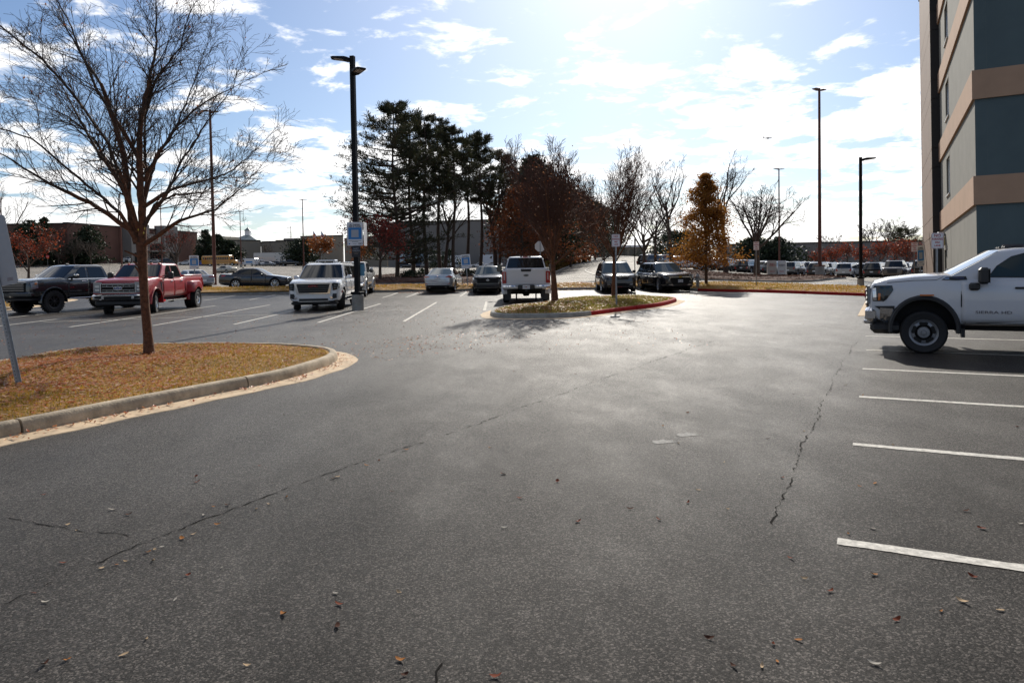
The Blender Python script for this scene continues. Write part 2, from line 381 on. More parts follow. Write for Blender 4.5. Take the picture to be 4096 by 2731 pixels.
def kerb(path, parent, inside, seg=3.0, w=.15, h=.15, mats=None, gutter=0., gutmat=None, dz=0.):
    """kerb stones with open joints along a path; `inside` = +1 when the planted side is on the left of travel"""
    pts = resample(path, .3); ns = normals(pts); k = max(2, int(seg / .3)); i = 0; R = random.Random(len(pts))
    while i < len(pts) - 1:
        j = min(i + k + R.randint(-2, 3), len(pts) - 1)
        if len(pts) - 1 - j < 3: j = len(pts) - 1
        rings = []; jit = R.uniform(-.008, .008)
        for q in range(i, j + 1):
            p, n = pts[q], ns[q] * inside; t = 0
            if q == i: p = p.lerp(pts[q+1], .04)
            if q == j and j < len(pts)-1: p = p.lerp(pts[q-1], .04)
            g = gz(p.x, p.y) + dz
            prof = [(0,-.05),(.0,h*.45),(-.02,h*.8),(-.035,h*.94),(-.06,h),(-w+.02,h),(-w,h-.02),(-w,-.05)]
            rings.append([(p.x+n.x*(a+jit), p.y+n.y*(a+jit), g+z+(jit if z > 0 else 0)) for a, z in prof])
        mid = pts[(i+j)//2]
        MB().loft(rings).build('kerb_stone', mats(mid) if mats else M_conc, parent, smooth=35)
        i = j
    if gutter:
        i = 0; k = max(2, int(3.2 / .3))
        while i < len(pts) - 1:
            j = min(i + k, len(pts) - 1); P = []
            if len(pts)-1-j < 3: j = len(pts)-1
            for q in range(i, j+1):
                p, n = pts[q], ns[q]*inside; p = p.lerp(pts[min(q+1, len(pts)-1)], .03) if q == i else p
                wob = .02*math.sin(q*1.7)+.015*math.sin(q*.6)
                P.append([(p.x+n.x*a, p.y+n.y*a, gz(p.x,p.y)+.012+b) for a, b in ((-.01,0.),(gutter*.5,-.003),(gutter+wob,-.004),(gutter+wob+.01,-.016))])
            MB().grid(P).build('gutter_slab', gutmat or M_gut, parent); i = j
def soil(poly, name, m, h=.13, bumpy=.03, step=.45, mound=0., dz=0.):
    """planted surface inside a closed outline"""
    bm = bmesh.new(); vs = [bm.verts.new((p.x, p.y, 0)) for p in poly]; f = bm.faces.new(vs); f.normal_update()
    bmesh.ops.triangulate(bm, faces=[f], quad_method='FIXED', ngon_method='EAR_CLIP')
    for _ in range(7):
        es = [e for e in bm.edges if e.calc_length() > step]
        if not es: break
        bmesh.ops.subdivide_edges(bm, edges=es, cuts=1); bmesh.ops.triangulate(bm, faces=[f for f in bm.faces if len(f.verts) > 3], quad_method='FIXED', ngon_method='EAR_CLIP')
    rim = np.array([(p.x, p.y) for p in poly])
    for v in bm.verts:
        e = min(1., float(np.min(np.hypot(rim[:,0]-v.co.x, rim[:,1]-v.co.y))) / 1.2)
        v.co.z = gz(v.co.x, v.co.y) + dz + h + e*(bumpy*(math.sin(v.co.x*2.3+v.co.y)+math.sin(v.co.y*1.9-v.co.x*.7)) + mound*e)
    me = bpy.data.meshes.new(name); bm.normal_update()
    for f in bm.faces:
        if f.normal.z < 0: f.normal_flip()
    bm.to_mesh(me); bm.free(); me.materials.append(m); me.shade_smooth()
    return tag(link(me, name), kind='structure')
def soil_z(x, y, h, bumpy, mound, rim, dz=0.):
    e = min(1., float(np.min(np.hypot(rim[:,0]-x, rim[:,1]-y))) / 1.2)
    return gz(x, y) + dz + h + e*(bumpy*(math.sin(x*2.3+y)+math.sin(y*1.9-x*.7)) + mound*e)

M_soil = mat('straw_turf', (.27,.145,.028), .95, noise=(1.7,.4), bump=(35,1.,.03))
M_mulch = mat('mulch', (.085,.035,.02), .95, noise=(4,.5), bump=(30,1.,.05))
M_blade = island_mat('dry_grass', [(.36,.19,.02),(.44,.25,.03),(.25,.19,.02),(.48,.28,.05),(.17,.17,.02),(.42,.19,.02)], .75, .5)
M_bladeg = island_mat('green_grass', [(.18,.19,.03),(.24,.22,.04),(.30,.23,.05),(.13,.16,.02),(.34,.24,.07)], .75, .5)
M_leaf = island_mat('dead_leaf', [(.32,.06,.02),(.42,.11,.03),(.58,.30,.16),(.34,.075,.02),(.66,.46,.32),(.18,.04,.016),(.50,.14,.025),(.56,.30,.14),(.30,.055,.018)], .42, .3, spec=.5)  # dead leaf browns; the palest tones stand in for sun glints
M_chip = island_mat('mulch_chip', [(.09,.03,.016),(.13,.045,.025),(.17,.075,.045),(.06,.022,.014),(.22,.12,.08)], .95, 0., spec=.1)

def grass(name, poly, n, h=(.03,.08), zf=None, m=None, w=.006, label=None):
    q = poly_area_pts([(p.x, p.y) for p in poly], n); z = np.array([zf(a, b) for a, b in q])
    a = RNG.random(n)*6.283; hh = h[0]+RNG.random(n)*(h[1]-h[0]); l = (RNG.random((n,2))-.5)*hh[:,None]*1.3
    b = np.c_[q, z-.01]; s = np.c_[np.cos(a), np.sin(a), np.zeros(n)]*w
    V = np.stack([b-s, b+s, b+np.c_[l, hh]], 1)
    o = link(quads_mesh(name, V, m or M_blade, 3), name); tag(o, label or 'dry short grass', 'grass', kind='stuff'); return o
def leaf_litter(name, pts, zs, m=None, size=(.035,.08), label=None, cat='leaves', flat=.5, kind='stuff'):
    """small curved dead leaves (two bent quads each)"""
    n = len(pts); a = RNG.random(n)*6.283; L_ = size[0]+RNG.random(n)*(size[1]-size[0]); wd = L_*(.28+.25*RNG.random(n))
    u = np.c_[np.cos(a), np.sin(a), (RNG.random(n)-.5)*flat]; v = np.c_[-np.sin(a), np.cos(a), (RNG.random(n)-.5)*flat]
    up = np.c_[np.zeros(n), np.zeros(n), np.ones(n)]
    c = np.c_[pts, zs + .004 + L_*.12]; curl = (L_*(RNG.random(n)-.2)*.35)[:,None]*up
    e0 = c-u*L_[:,None]/2+curl; e1 = c+u*L_[:,None]/2+curl; s0 = c-v*wd[:,None]/2+curl*.6; s1 = c+v*wd[:,None]/2+curl*.6
    V = np.stack([e0, s0, c, e0*0+s1, e1], 1).reshape(-1, 3); base = (np.arange(n)*5)[:,None]
    F = np.concatenate([base+np.array([0,1,2]), base+np.array([0,2,3]), base+np.array([1,4,2]), base+np.array([2,4,3])])
    o = link(quads_mesh(name, V, m or M_leaf, 3, faces=F), name)
    tag(o, label, cat, kind=kind); return o

# left island, nearest the camera
I1 = smooth_path([(-7.6,2.6),(-6.3,5.0),(-5.15,7.15),(-4.54,8.45),(-3.95,9.6),(-3.44,10.6),(-3.2,11.7),(-3.12,12.5),(-3.32,13.4),(-3.85,14.05),(-4.8,14.65),(-6.14,15.0),(-7.5,15.1),(-8.5,14.6),(-8.95,13.6),(-9.2,11.8),(-9.9,9),(-11.4,5.5),(-11.6,3.5),(-10,2.2)], True)
isl1 = soil([p + (Vector((-7.2,9.5))-p).normalized()*.13 for p in I1], 'planted_island', M_soil)
kerb(I1 + [I1[0]], isl1, 1, gutter=.36)
rim1 = np.array([(p.x, p.y) for p in I1]); z1 = lambda x, y: soil_z(x, y, .13, .03, 0, rim1)
in1 = [p + (Vector((-7.2,9.5))-p).normalized()*.2 for p in I1]
grass('dry_grass', in1, 60000, (.02,.06), z1, label='short straw coloured grass on the near left island')
def clump_pts(poly, n, centres):
    q = poly_area_pts([(p.x, p.y) for p in poly], n*3); w = np.full(len(q), .22)
    for cx, cy, s, k in centres: w += k*np.exp(-((q[:,0]-cx)**2+(q[:,1]-cy)**2)/s**2)
    return q[RNG.random(len(q)) < w/w.max()][:n]
q = clump_pts(in1, 15000, [(-6.9,12.9,1.6,1.2),(-8.3,10.5,2.2,.9),(-6.3,9.5,1.6,.45)])
leaf_litter('fallen_leaves', q, np.array([z1(*p) for p in q])+.012, size=(.045,.09), flat=.25, label='thick litter of brown dead leaves over the near left island')
# leaves blown into the gutter
gp = resample(I1[6:60], .02); gi = RNG.choice(len(gp), 420); gn = normals(gp)
q = np.array([(gp[i].x + gn[i].x*(.03+abs(RNG.normal(0,.14))), gp[i].y + gn[i].y*(.03+abs(RNG.normal(0,.14)))) for i in gi])
leaf_litter('gutter_leaves', q, np.full(len(q), .014), label='dead leaves gathered along the gutter of the left island', flat=.8)

# middle island with the painted red kerb
I2 = smooth_path([(-.62,23.2),(-.2,22.55),(1.08,22.3),(2.1,22.7),(3.0,23.8),(3.85,25.05),(5.5,27.2),(6.7,29.8),(7.2,31.6),(6.95,32.9),(6.1,33.9),(4.7,34.7),(3.6,34.4),(2.5,33.2),(1.6,31.0),(.9,29.2),(.1,28.0),(-.5,26.5),(-.75,24.6)], True)
c2 = Vector((2.6,28.0))
isl2 = soil([p + (c2-p).normalized()*.13 for p in I2], 'planted_island', M_soil, mound=.04)
kerb(I2 + [I2[0]], isl2, 1, gutter=.34, mats=lambda p: M_redk if (p.y < 33 and p.x > 1.0 and not (p.x < 4.5 and p.y > 28)) else M_conc2)
rim2 = np.array([(p.x, p.y) for p in I2]); z2 = lambda x, y: soil_z(x, y, .13, .03, .04, rim2); in2 = [p + (c2-p).normalized()*.22 for p in I2]
grass('green_grass', in2, 26000, (.03,.08), z2, M_bladeg, .01, label='green and straw grass on the middle island with the red kerb')
q = clump_pts(in2, 3200, [(.6,24.6,1.6,1.4),(1.6,28,1.5,.9),(4.9,34,1.2,1.)])
leaf_litter('fallen_leaves', q, np.array([z2(*p) for p in q])+.02, label='brown leaves scattered over the middle island', size=(.05,.10))

# kerbed corner island behind the dark pickup
I3 = smooth_path([(-23.2,32.4),(-23.6,34.8),(-25.2,39.2),(-27,43.5),(-33,43),(-36,36),(-33,30.5),(-27,29.8)], True)
isl3 = soil([p + (Vector((-29,36))-p).normalized()*.13 for p in I3], 'planted_island', M_soil)
kerb(list(reversed(I3 + [I3[0]])), isl3, -1, gutter=.34)
rim3 = np.array([(p.x, p.y) for p in I3]); z3 = lambda x, y: soil_z(x, y, .13, .03, 0, rim3)
grass('dry_grass', [p + (Vector((-29,36))-p).normalized()*.25 for p in I3], 16000, (.03,.08), z3, w=.012, label='dry grass on the corner island behind the dark pickup')

# long verge between the lot and the road, red kerb at its right end
VF = smooth_path([(-60,45.6),(-40,45.2),(-25,45.0),(-12,45.2),(0,44.7),(5.3,44.3),(8.6,43.9),(10.3,42.4),(12.6,39.8),(14.3,37.3),(16.2,33.2),(17.4,29.5),(18,27.5)], False)
VB = smooth_path([(22.8,33.5),(21.6,38),(20.3,41.2),(17.4,45.2),(15.1,47.2),(12.2,48.2),(6,48.9),(3,49.4),(-5.6,50.8),(-9.7,51),(-18,51),(-25,51.2),(-40,52),(-60,53)], False)
VV = VF + VB
verge = soil(VV, 'grass_verge', M_soil, h=.12, bumpy=.02, step=1.2, mound=.1)
kerb(VF, verge, 1, mats=lambda p: M_redk if p.x > 10.6 else M_conc2)
kerb(VB, verge, 1, mats=lambda p: M_conc2)
rimv = np.array([(p.x, p.y) for p in resample(VV, .5)]); zv = lambda x, y: soil_z(x, y, .12, .02, .1, rimv)
grass('dry_grass', VV, 60000, (.03,.09), zv, w=.02, label='dry yellow grass along the roadside verge')
q = clump_pts(VV, 9000, [(-4,47,5,.8),(3,47,4,1.2),(7,46,3,1),(-12,48,4,.4)]); leaf_litter('fallen_leaves', q, np.array([zv(*p) for p in q])+.03, label='fallen leaves scattered along the roadside verge', size=(.07,.14))
q = np.c_[RNG.uniform(-7,5,700), 44.5-np.abs(RNG.normal(0,.22,700))]; leaf_litter('kerb_leaves', q, np.array([gz(*p) for p in q])+.01, label='red brown leaves drifted against the verge kerb', size=(.06,.12))

# mulch bed under the pines, mulch bed on the right, grass bank left of the road
def bed(name, pts, cen, chips, label, mound=.25, m=None, chipm=None, clsize=(.1,.22)):
    P = smooth_path(pts, True, 4); o = soil(P, name, m or M_mulch, h=.1, bumpy=.012, step=.9, mound=mound)
    kerb(P+[P[0]], o, 1, seg=6., mats=lambda p: M_conc2, h=.12)
    rim = np.array([(p.x, p.y) for p in P]); z = lambda x, y: soil_z(x, y, .1, .012, mound, rim)
    q = poly_area_pts([(p.x, p.y) for p in P], chips); leaf_litter('mulch_chips', q, np.array([z(*p) for p in q])+.02, chipm or M_chip, clsize, label, 'mulch')
    return P, z
BP, zbp = bed('pine_bed', [(-12.6,59.6),(-9,58.2),(-5,57.4),(-1.5,57.8),(1.5,62),(2.8,72),(2.5,90),(-4,96),(-12,96),(-15.5,84),(-14.5,68)], (-6,74), 9000, 'brown mulch and leaves under the pines', .3)
BR, zbr = bed('mulch_bed', [(12.6,64.5),(13.2,58.5),(15.2,53),(17.5,49.6),(20.2,48.6),(23.8,52.5),(26.8,57.6),(27.6,60.2),(26,61.8),(23.5,64),(22.6,70),(21.6,76),(19.5,84),(17.6,86),(14.6,76)], (19,60), 9000, 'red brown mulch on the raised bed below the parked SUVs', .15)
BK, zbk = bed('grass_bank', [(4.6,86),(6.6,100),(9.2,122),(13,146),(18.5,168),(12,190),(3,170),(2,120),(3.4,92)], (6,120), 2500, 'red leaves along the foot of the grass bank', 1.2, M_soil, M_leaf, (.2,.4))
grass('bank_grass', BK, 30000, (.1,.25), zbk, M_bladeg, .05, 'rough green grass on the bank left of the road')
# ================================================================ vehicles
# local axes: +X forward, +Y to the left of the driver, origin on the ground under the middle. d = metres back from the nose.
SECT = [(0,.84),(.05,.94),(.16,.985),(.34,1.0),(.62,1.0),(.82,.985),(.93,.962),(.985,.92)]
def text_obj(s, size, m, parent, M, extrude=.002, align='CENTER', name='lettering', sx=1., bold=0.):
    cu = bpy.data.curves.new('t', 'FONT'); cu.body = s; cu.size = size; cu.align_x = align; cu.align_y = 'CENTER'; cu.extrude = extrude; cu.resolution_u = 2; cu.offset = bold
    ob = bpy.data.objects.new('t', cu); COL.objects.link(ob); dg = bpy.context.evaluated_depsgraph_get()
    me = bpy.data.meshes.new_from_object(ob.evaluated_get(dg)); bpy.data.objects.remove(ob); bpy.data.curves.remove(cu)
    me.transform(M @ Matrix.Diagonal((sx, 1, 1, 1))); me.name = name; me.materials.clear(); me.materials.append(m)
    return link(me, name, parent)
def frame(origin, xdir, ydir):
    """matrix that puts flat lettering on a surface: xdir = reading direction, ydir = up"""
    x = Vector(xdir).normalized(); y = Vector(ydir).normalized(); z = x.cross(y)
    return Matrix(((x.x,y.x,z.x,origin[0]),(x.y,y.y,z.y,origin[1]),(x.z,y.z,z.z,origin[2]),(0,0,0,1)))
def boolean_cut(o, cutter):
    md = o.modifiers.new('b', 'BOOLEAN'); md.operation = 'DIFFERENCE'; md.object = cutter; md.solver = 'EXACT'
    dg = bpy.context.evaluated_depsgraph_get(); dg.update()
    me = bpy.data.meshes.new_from_object(o.evaluated_get(dg)); o.modifiers.clear(); o.data = me
    bpy.data.objects.remove(cutter); me.shade_smooth(); me.set_sharp_from_angle(angle=rad(32))

class Car:
    def __init__(s, name, label, cat, P, group=None):
        s.P = P; s.root = thing(name, label, cat, group=group); s.L, s.w = P['L'], P['w']
        s.top, s.bot, s.wid = P['top'], P['bot'], P['wid']
        s.pm = P['paint']; s.body(); s.cabin(); s.wheels()
    def X(s, d): return s.L/2 - d
    def sidey(s, d, z):
        zb, zt = interp(d, s.bot), interp(d, s.top); v = (z-zb)/max(.05, zt-zb)
        return s.w * interp(d, s.wid) * interp(v, SECT)
    def body(s):
        P = s.P; ds = sorted(set([round(x,3) for t in (s.top, s.bot, s.wid) for x, _ in t] + [round(i*s.L/16,3) for i in range(17)]))
        rings = []
        for d in ds:
            zb, zt, w = interp(d, s.bot), interp(d, s.top), s.w*interp(d, s.wid)
            half = [(w*k, zb+(zt-zb)*v) for v, k in SECT] + [(w*.84, zt+.006), (w*.5, zt+.02), (0, zt+.026)]
            rings.append([(s.X(d), y, z) for y, z in half] + [(s.X(d), -y, z) for y, z in reversed(half[:-1])])
        o = MB().loft(rings).build('body', [s.pm, M_dark], s.root, smooth=32); s.bodyo = o
        c = MB()
        for d in P['axles']:
            for sg in (1, -1):
                R = P['arch']; n = 28; x, z = s.X(d), P['r']; ring = [(x+R*math.cos(2*math.pi*i/n), z+.02+R*math.sin(2*math.pi*i/n)) for i in range(n)]
                c.loft([[(a, sg*(s.w-.34), b) for a, b in ring], [(a, sg*(s.w+.3), b) for a, b in ring]])
        me = c.mesh('cut', [s.pm, M_dark]); 
        for p in me.polygons: p.material_index = 1
        boolean_cut(o, link(me, 'cut'))
        zb = min(z for _, z in s.bot)
        MB().box(-s.L/2+.45, s.L/2-.55, -s.w*.62, s.w*.62, zb-.10, zb+.12).build('underbody', M_dark, s.root)
        for d in P['axles']:
            y = s.w*.8; MB().lathe([(0,-y),(.06,-y),(.06,-.16),(.15,-.10),(.15,.10),(.06,.16),(.06,y),(0,y)], 'Y', (s.X(d), 0, P['r']), 12).build('axle', M_dark, s.root)
    # greenhouse -------------------------------------------------------
    def cx(s, t):
        C = s.P['cab']; return C['b0']+(C['r0']-C['b0'])*t, C['b1']+(C['r1']-C['b1'])*t   # distances back from the nose of front and rear at height t
    def cw(s, t): C = s.P['cab']; return C['wb']+(C['wr']-C['wb'])*t + .008*math.sin(math.pi*min(1,t))
    def cz(s, t): C = s.P['cab']; return C['z0']+(C['z1']-C['z0'])*t
    def cabin(s):
        C = s.P['cab']; bow, bowr = C.get('bow', .12), C.get('bowr', .05); rings = []
        for t, ins in ((-.12,0),(0,0),(.2,0),(.4,0),(.6,0),(.78,0),(.9,.012),(.96,.045),(.995,.11)):
            a, b = s.cx(t); w = s.cw(t) - ins; a += ins*1.6; b -= ins*1.6; z = s.cz(t); ring = []
            ys = [-1,-.8,-.5,0,.5,.8,1]
            ring += [(s.X(a + bow*(y*y)), y*w*(.985 if abs(y)==1 else 1), z) for y in ys]
            m = 6; a1, b1 = a+bow, b-bowr
            ring += [(s.X(a1+(b1-a1)*k/m), w, z) for k in range(1, m)]
            ring += [(s.X(b - bowr*(y*y)), y*w*(.985 if abs(y)==1 else 1), z) for y in reversed(ys)]
            ring += [(s.X(b1-(b1-a1)*k/m), -w, z) for k in range(1, m)]
            rings.append(ring)
        s.cab = MB().loft(rings).build('cabin', C.get('paint', s.pm), s.root, smooth=35)
        g = C.get('glass', M_glass)
        # windscreen and rear window follow the bowed surface, a few millimetres proud
        def pane(name, front, t0, t1, k, gm, inset=0.):
            P = []
            for j in range(7):
                t = t0+(t1-t0)*j/6; row = []
                for i in range(9):
                    y = -1+2*i/8; kk = k - inset*t; a, b = s.cx(t); w = s.cw(t)*kk
                    yy = y*kk
                    d = (a + bow*yy*yy - .006) if front else (b - bowr*yy*yy + .006)
                    row.append((s.X(d), y*w, s.cz(t)+.004))
                P.append(row)
            return MB().grid(P).build(name, gm, s.root, smooth=60)
        if C.get('ws'): pane('windscreen', True, C['ws'][0], C['ws'][1], C.get('wsk', .93), C.get('wsglass', g))
        if C.get('rw'): pane('rear_window', False, C['rw'][0], C['rw'][1], C.get('rwk', .86), C.get('rwglass', g))
        s.doors = {}
        for sg in (1, -1):
            for k, (d0, d1) in enumerate(s.P.get('doors', [])):
                nz, nx = 8, 14; zb = s.P['sill']; P = []
                for j in range(nz+1):
                    row = []
                    for i in range(nx+1):
                        d = d0+(d1-d0)*i/nx; zt = interp(d, s.top) - .03; z = zb+(zt-zb)*j/nz
                        row.append((s.X(d), sg*(s.sidey(d, z)+.005), z))
                    P.append(row)
                mb = MB(); nc = nx+1; vs = [p for r in P for p in r]; fs = []
                for j in range(nz):
                    for i in range(nx):
                        cxp = sum(vs[q][0] for q in (j*nc+i, j*nc+i+1, (j+1)*nc+i, (j+1)*nc+i+1))/4; czp = sum(vs[q][2] for q in (j*nc+i, (j+1)*nc+i))/2
                        if any(math.hypot(cxp-s.X(ax), czp-s.P['r']) < s.P['arch']+.07 for ax in s.P['axles']): continue
                        fs.append((j*nc+i, j*nc+i+1, (j+1)*nc+i+1, (j+1)*nc+i))
                mb.add(vs, fs); mb2 = MB(); o = mb.build('door', s.pm, s.root, smooth=50)
                md = o.modifiers.new('thick', 'SOLIDIFY'); md.thickness = .008; md.offset = 0
                s.doors[(sg, k)] = o
                hd = d1 - .24; hz = interp(hd, s.top) - s.P.get('handle', .13); y = s.sidey(hd, hz)
                x = s.X(hd); hb = MB().rbox(x-.11, x+.11, min(sg*(y+.015), sg*(y+.05)), max(sg*(y+.015), sg*(y+.05)), hz-.018, hz+.018, .012)
                hb.build('handle', s.P.get('handlem', s.pm), o)
                # dark shut line round the door
                for d in (d0, d1):
                    sh = MB()
                    pts = [(s.X(d), sg*(s.sidey(d, z)+.002), z) for z in (zb, zb+.3, zb+.5, interp(d, s.top)-.03)]
                    for p, q in zip(pts, pts[1:]):
                        if min(math.hypot(p[0]-s.X(ax), p[2]-s.P['r']) for ax in s.P['axles']) < s.P['arch']+.05: continue
                        sh.tube(p, q, .012, .012, 5)
                    if sh.v: sh.build('shut_line', M_dark, s.root)
            for w in s.P.get('wins', []):
                s.sidewin(w, sg, g)
    def sidewin(s, pts, sg, g, name='window', off=.010):
        """side glass: outline of (distance from nose, height 0..1)"""
        C = s.P['cab']; fr = [(s.X(d), sg*(s.cw(t)+off), s.cz(t)) for d, t in pts]
        c = Vector((0,0,0)); 
        for p in fr: c += Vector(p)/len(fr)
        par = s.doors.get((sg, 0 if pts[0][0] < s.P['doors'][0][1]-.05 else 1), s.root) if s.P.get('doors') else s.root
        rim = [tuple(c + (Vector(p)-c)*1.07 - Vector((0, sg*.003, 0))) for p in fr]
        MB().prism(rim, (0, -sg*.02, 0)).build('window_trim', s.P.get('trim', M_black), par)
        return MB().prism(fr, (0, -sg*.02, 0)).build(name, g, par)
    def wheels(s):
        slots = None
        P = s.P; r, tw = P['r'], P.get('tw', .25); rr = P.get('rim', r*.6); sp = P.get('spokes', 6); rm = P.get('rimm', M_alu); steel = P.get('steel')
        n = 32; h = tw/2
        tyre = MB().lathe([(rr,-h*.8),(r*.9,-h),(r*.97,-h*.86),(r,-h*.6),(r,h*.6),(r*.97,h*.86),(r*.9,h),(rr,h*.8)], 'Y', n=n).mesh('tyre', M_tyre, 40)
        if P.get('lugs'):
            mb = MB(); mb.lathe([(rr,-h*.8),(r*.9,-h),(r*.965,-h*.86),(r*.975,h*.0),(r*.965,h*.86),(r*.9,h),(rr,h*.8)], 'Y', n=n)
            for k in range(26):
                a = 2*math.pi*k/26
                for q in (-1, 1):
                    p = Vector((math.cos(a)*r*.97, q*h*.62, math.sin(a)*r*.97)); u = Vector((math.cos(a),0,math.sin(a))); t = Vector((-math.sin(a),0,math.cos(a)))
                    mb.prism([tuple(p+t*x*.03+Vector((0,y*h*.36,0))-u*.02) for x, y in ((-1,-1),(1,-1),(1,1),(-1,1))], u*.05)
            tyre = mb.mesh('tyre', M_tyre, 30)
        disc = MB().lathe([(0,-.02),(rr*.98,-.02),(rr*.98,.02),(0,.02)], 'Y', n=20).mesh('wheel', M_dark)
        rim = MB(); o = h*.62
        rim.lathe([(rr*1.04,h*.84),(rr*1.04,h*.9),(rr*.9,h*.78),(rr*.86,h*.3),(rr*.93,h*.3)], 'Y', n=28)
        if steel:
            rim.lathe([(rr*.9,h*.62),(rr*.66,h*.72),(rr*.63,h*.66),(rr*.88,h*.5)], 'Y', n=28); rim.lathe([(rr*.46,h*.62),(rr*.42,h*.8),(rr*.2,h*.82),(rr*.2,h*.5),(rr*.46,h*.5)], 'Y', n=24)
            for k in range(5):
                a = 2*math.pi*(k+.25)/5; u = Vector((math.cos(a),0,math.sin(a))); t = Vector((-u.z,0,u.x))
                slots = slots if k else MB(); slots.prism([tuple(u*rr*q+t*w*rr*.2+Vector((0,h*.735,0))) for q, w in ((.58,-1.1),(.64,-1.5),(.76,-1.6),(.83,-1.1),(.83,1.1),(.76,1.6),(.64,1.5),(.58,1.1))], (0,-h*.1,0))
            rim.lathe([(rr*.2,h*.8),(rr*.17,h*1.02),(0,h*1.03),(0,h*.5),(rr*.2,h*.5)], 'Y', n=16)
        else:
            for k in range(sp):
                a = 2*math.pi*k/sp; u = Vector((math.cos(a),0,math.sin(a))); t = Vector((-u.z,0,u.x)); sw = P.get('spw', .11)
                rim.prism([tuple(u*rr*q+t*w*rr+Vector((0,yy,0))) for q, w, yy in ((.15,-sw*.9,o*1.15),(.9,-sw,o),(.9,sw,o),(.15,sw*.9,o*1.15))], (0,-h*.4,0))
            rim.lathe([(rr*.2,h*.3),(rr*.2,h*.84),(rr*.14,h*.92),(0,h*.92),(0,h*.3)], 'Y', n=16)
        rim = rim.mesh('rim', rm, 35)
        if steel: slotme = slots.mesh('rim_slots', M_dark)
        st = rad(P.get('steer', 0)); s.tyres = []
        for k, d in enumerate(P['axles']):
            for sg in (1, -1):
                w = link(disc, 'wheel', s.root, (s.X(d), sg*(s.w*P.get('track', .985)-h), r))
                w.rotation_euler = (0, 0, (0 if sg > 0 else math.pi) + (st if k == 0 else 0))
                link(tyre, 'tyre', w); link(rim, 'rim', w)
                if steel: link(slotme, 'rim_slots', w)['kind'] = 'stuff'
    # fittings ----------------------------------------------------------
    def plate(s, name, yz, d, depth, m, parent=None, rear=False, mirror=False, label=None):
        """flat-faced piece on the nose or tail, outline in (y, z)"""
        x = s.X(d); sgx = -1 if rear else 1; out = []
        for q in ((1, -1) if mirror else (1,)):
            out.append(MB().prism([(x, q*y, z) for y, z in yz], (sgx*depth, 0, 0)).build(name, m, parent or s.root, label=label))
        return out[0]
    def sideplate(s, name, dz, m, off=.01, thick=.03, parent=None, sides=(1,-1)):
        for q in sides:
            bm = bmesh.new(); f = bm.faces.new([bm.verts.new((d, 0, z)) for d, z in dz]); f.normal_update(); bmesh.ops.triangulate(bm, faces=[f], ngon_method='EAR_CLIP')
            for _ in range(5):
                es = [e for e in bm.edges if e.calc_length() > .09]
                if not es: break
                bmesh.ops.subdivide_edges(bm, edges=es, cuts=1); bmesh.ops.triangulate(bm, faces=[f for f in bm.faces if len(f.verts) > 3])
            bm.verts.ensure_lookup_table(); bm.verts.index_update(); mb = MB()
            mb.add([(s.X(v.co.x), q*(s.sidey(v.co.x, v.co.z)+off), v.co.z) for v in bm.verts], [tuple(v.index for v in f.verts) for f in bm.faces])
            n0 = len(bm.verts)
            for e in [e for e in bm.edges if e.is_boundary]:
                a, b = mb.v[e.verts[0].index], mb.v[e.verts[1].index]; mb.add([a, b, (b[0], b[1]-q*thick, b[2]), (a[0], a[1]-q*thick, a[2])], [(0,1,2,3)])
            bm.free(); mb.build(name, m, parent or s.root)
    def box(s, name, d0, d1, y0, y1, z0, z1, m, parent=None, c=.02, mirror=False):
        for q in ((1,-1) if mirror else (1,)):
            a, b = sorted((q*y0, q*y1)); MB().rbox(s.X(d1), s.X(d0), a, b, z0, z1, c).build(name, m, parent or s.root, smooth=40)
    def mirrors(s, d, z, size=(.12,.2,.2), m=None, arm=.1, capm=None):
        for q in (1, -1):
            y0 = s.cw(.1); x = s.X(d); a, b = y0+arm, y0+arm+size[1]; mb = MB().rbox(x-size[0], x+.02, min(q*a,q*b), max(q*a,q*b), z, z+size[2], .04)
            mb.tube((x-.04, q*(y0-.06), z+.03), (x-.04, q*(a+.03), z+.06), .03); mb.tube((x-.04, q*(y0-.06), z+size[2]*.45), (x-.04, q*(a+.03), z+size[2]*.45), .022)
            o = mb.build('wing_mirror', m or M_black, s.root, smooth=40)
            MB().rbox(x-size[0]-.006, x-size[0]+.004, min(q*a,q*b)+.02, max(q*a,q*b)-.02, z+.02, z+size[2]-.02, .01).build('mirror_glass', M_glass, o)
            if capm: MB().rbox(x-size[0]*.6, x+.026, min(q*a,q*b)-.006, max(q*a,q*b)+.006, z+size[2]*.55, z+size[2]+.008, .03).build('mirror_cap', capm, o, smooth=40)
    def flares(s, m, th=.09, out=.035, R=None):
        for d in s.P['axles']:
            for q in (1, -1):
                R0 = (R or s.P['arch']); mb = MB(); n = 18; rings = []
                for i in range(n+1):
                    a = math.pi*(-.03+1.06*i/n); rings.append([(s.X(d)+rr*math.cos(a), q*(s.w*interp(d, s.wid)+yy), s.P['r']+.02+rr*math.sin(a)) for rr, yy in ((R0-.01,-.2),(R0-.01,out),(R0+th*.5,out+.005),(R0+th,.0),(R0+th,-.1))])
                mb.loft(rings, closed=False, cap=False).build('wheel_flare', m, s.root, smooth=45)
    def lamps_side(s): pass
    def wipers(s):
        C = s.P['cab']
        for q in (-.35, .3):
            a, _ = s.cx(.05); a2, _ = s.cx(.28); MB().tube((s.X(a-.02), q*s.w, s.cz(.04)), (s.X(a2-.03+.05), (q+.28)*s.w, s.cz(.16)), .012, .008, 5).build('wiper', M_black, s.root)
    def place(s, x, y, heading, scale=1.0, z=None):
        """heading = direction the nose points, as (x, y)"""
        r = s.root; r.location = (x, y, gz(x, y) if z is None else z); r.rotation_euler = (0, 0, math.atan2(heading[1], heading[0])); r.scale = (scale,)*3; return s
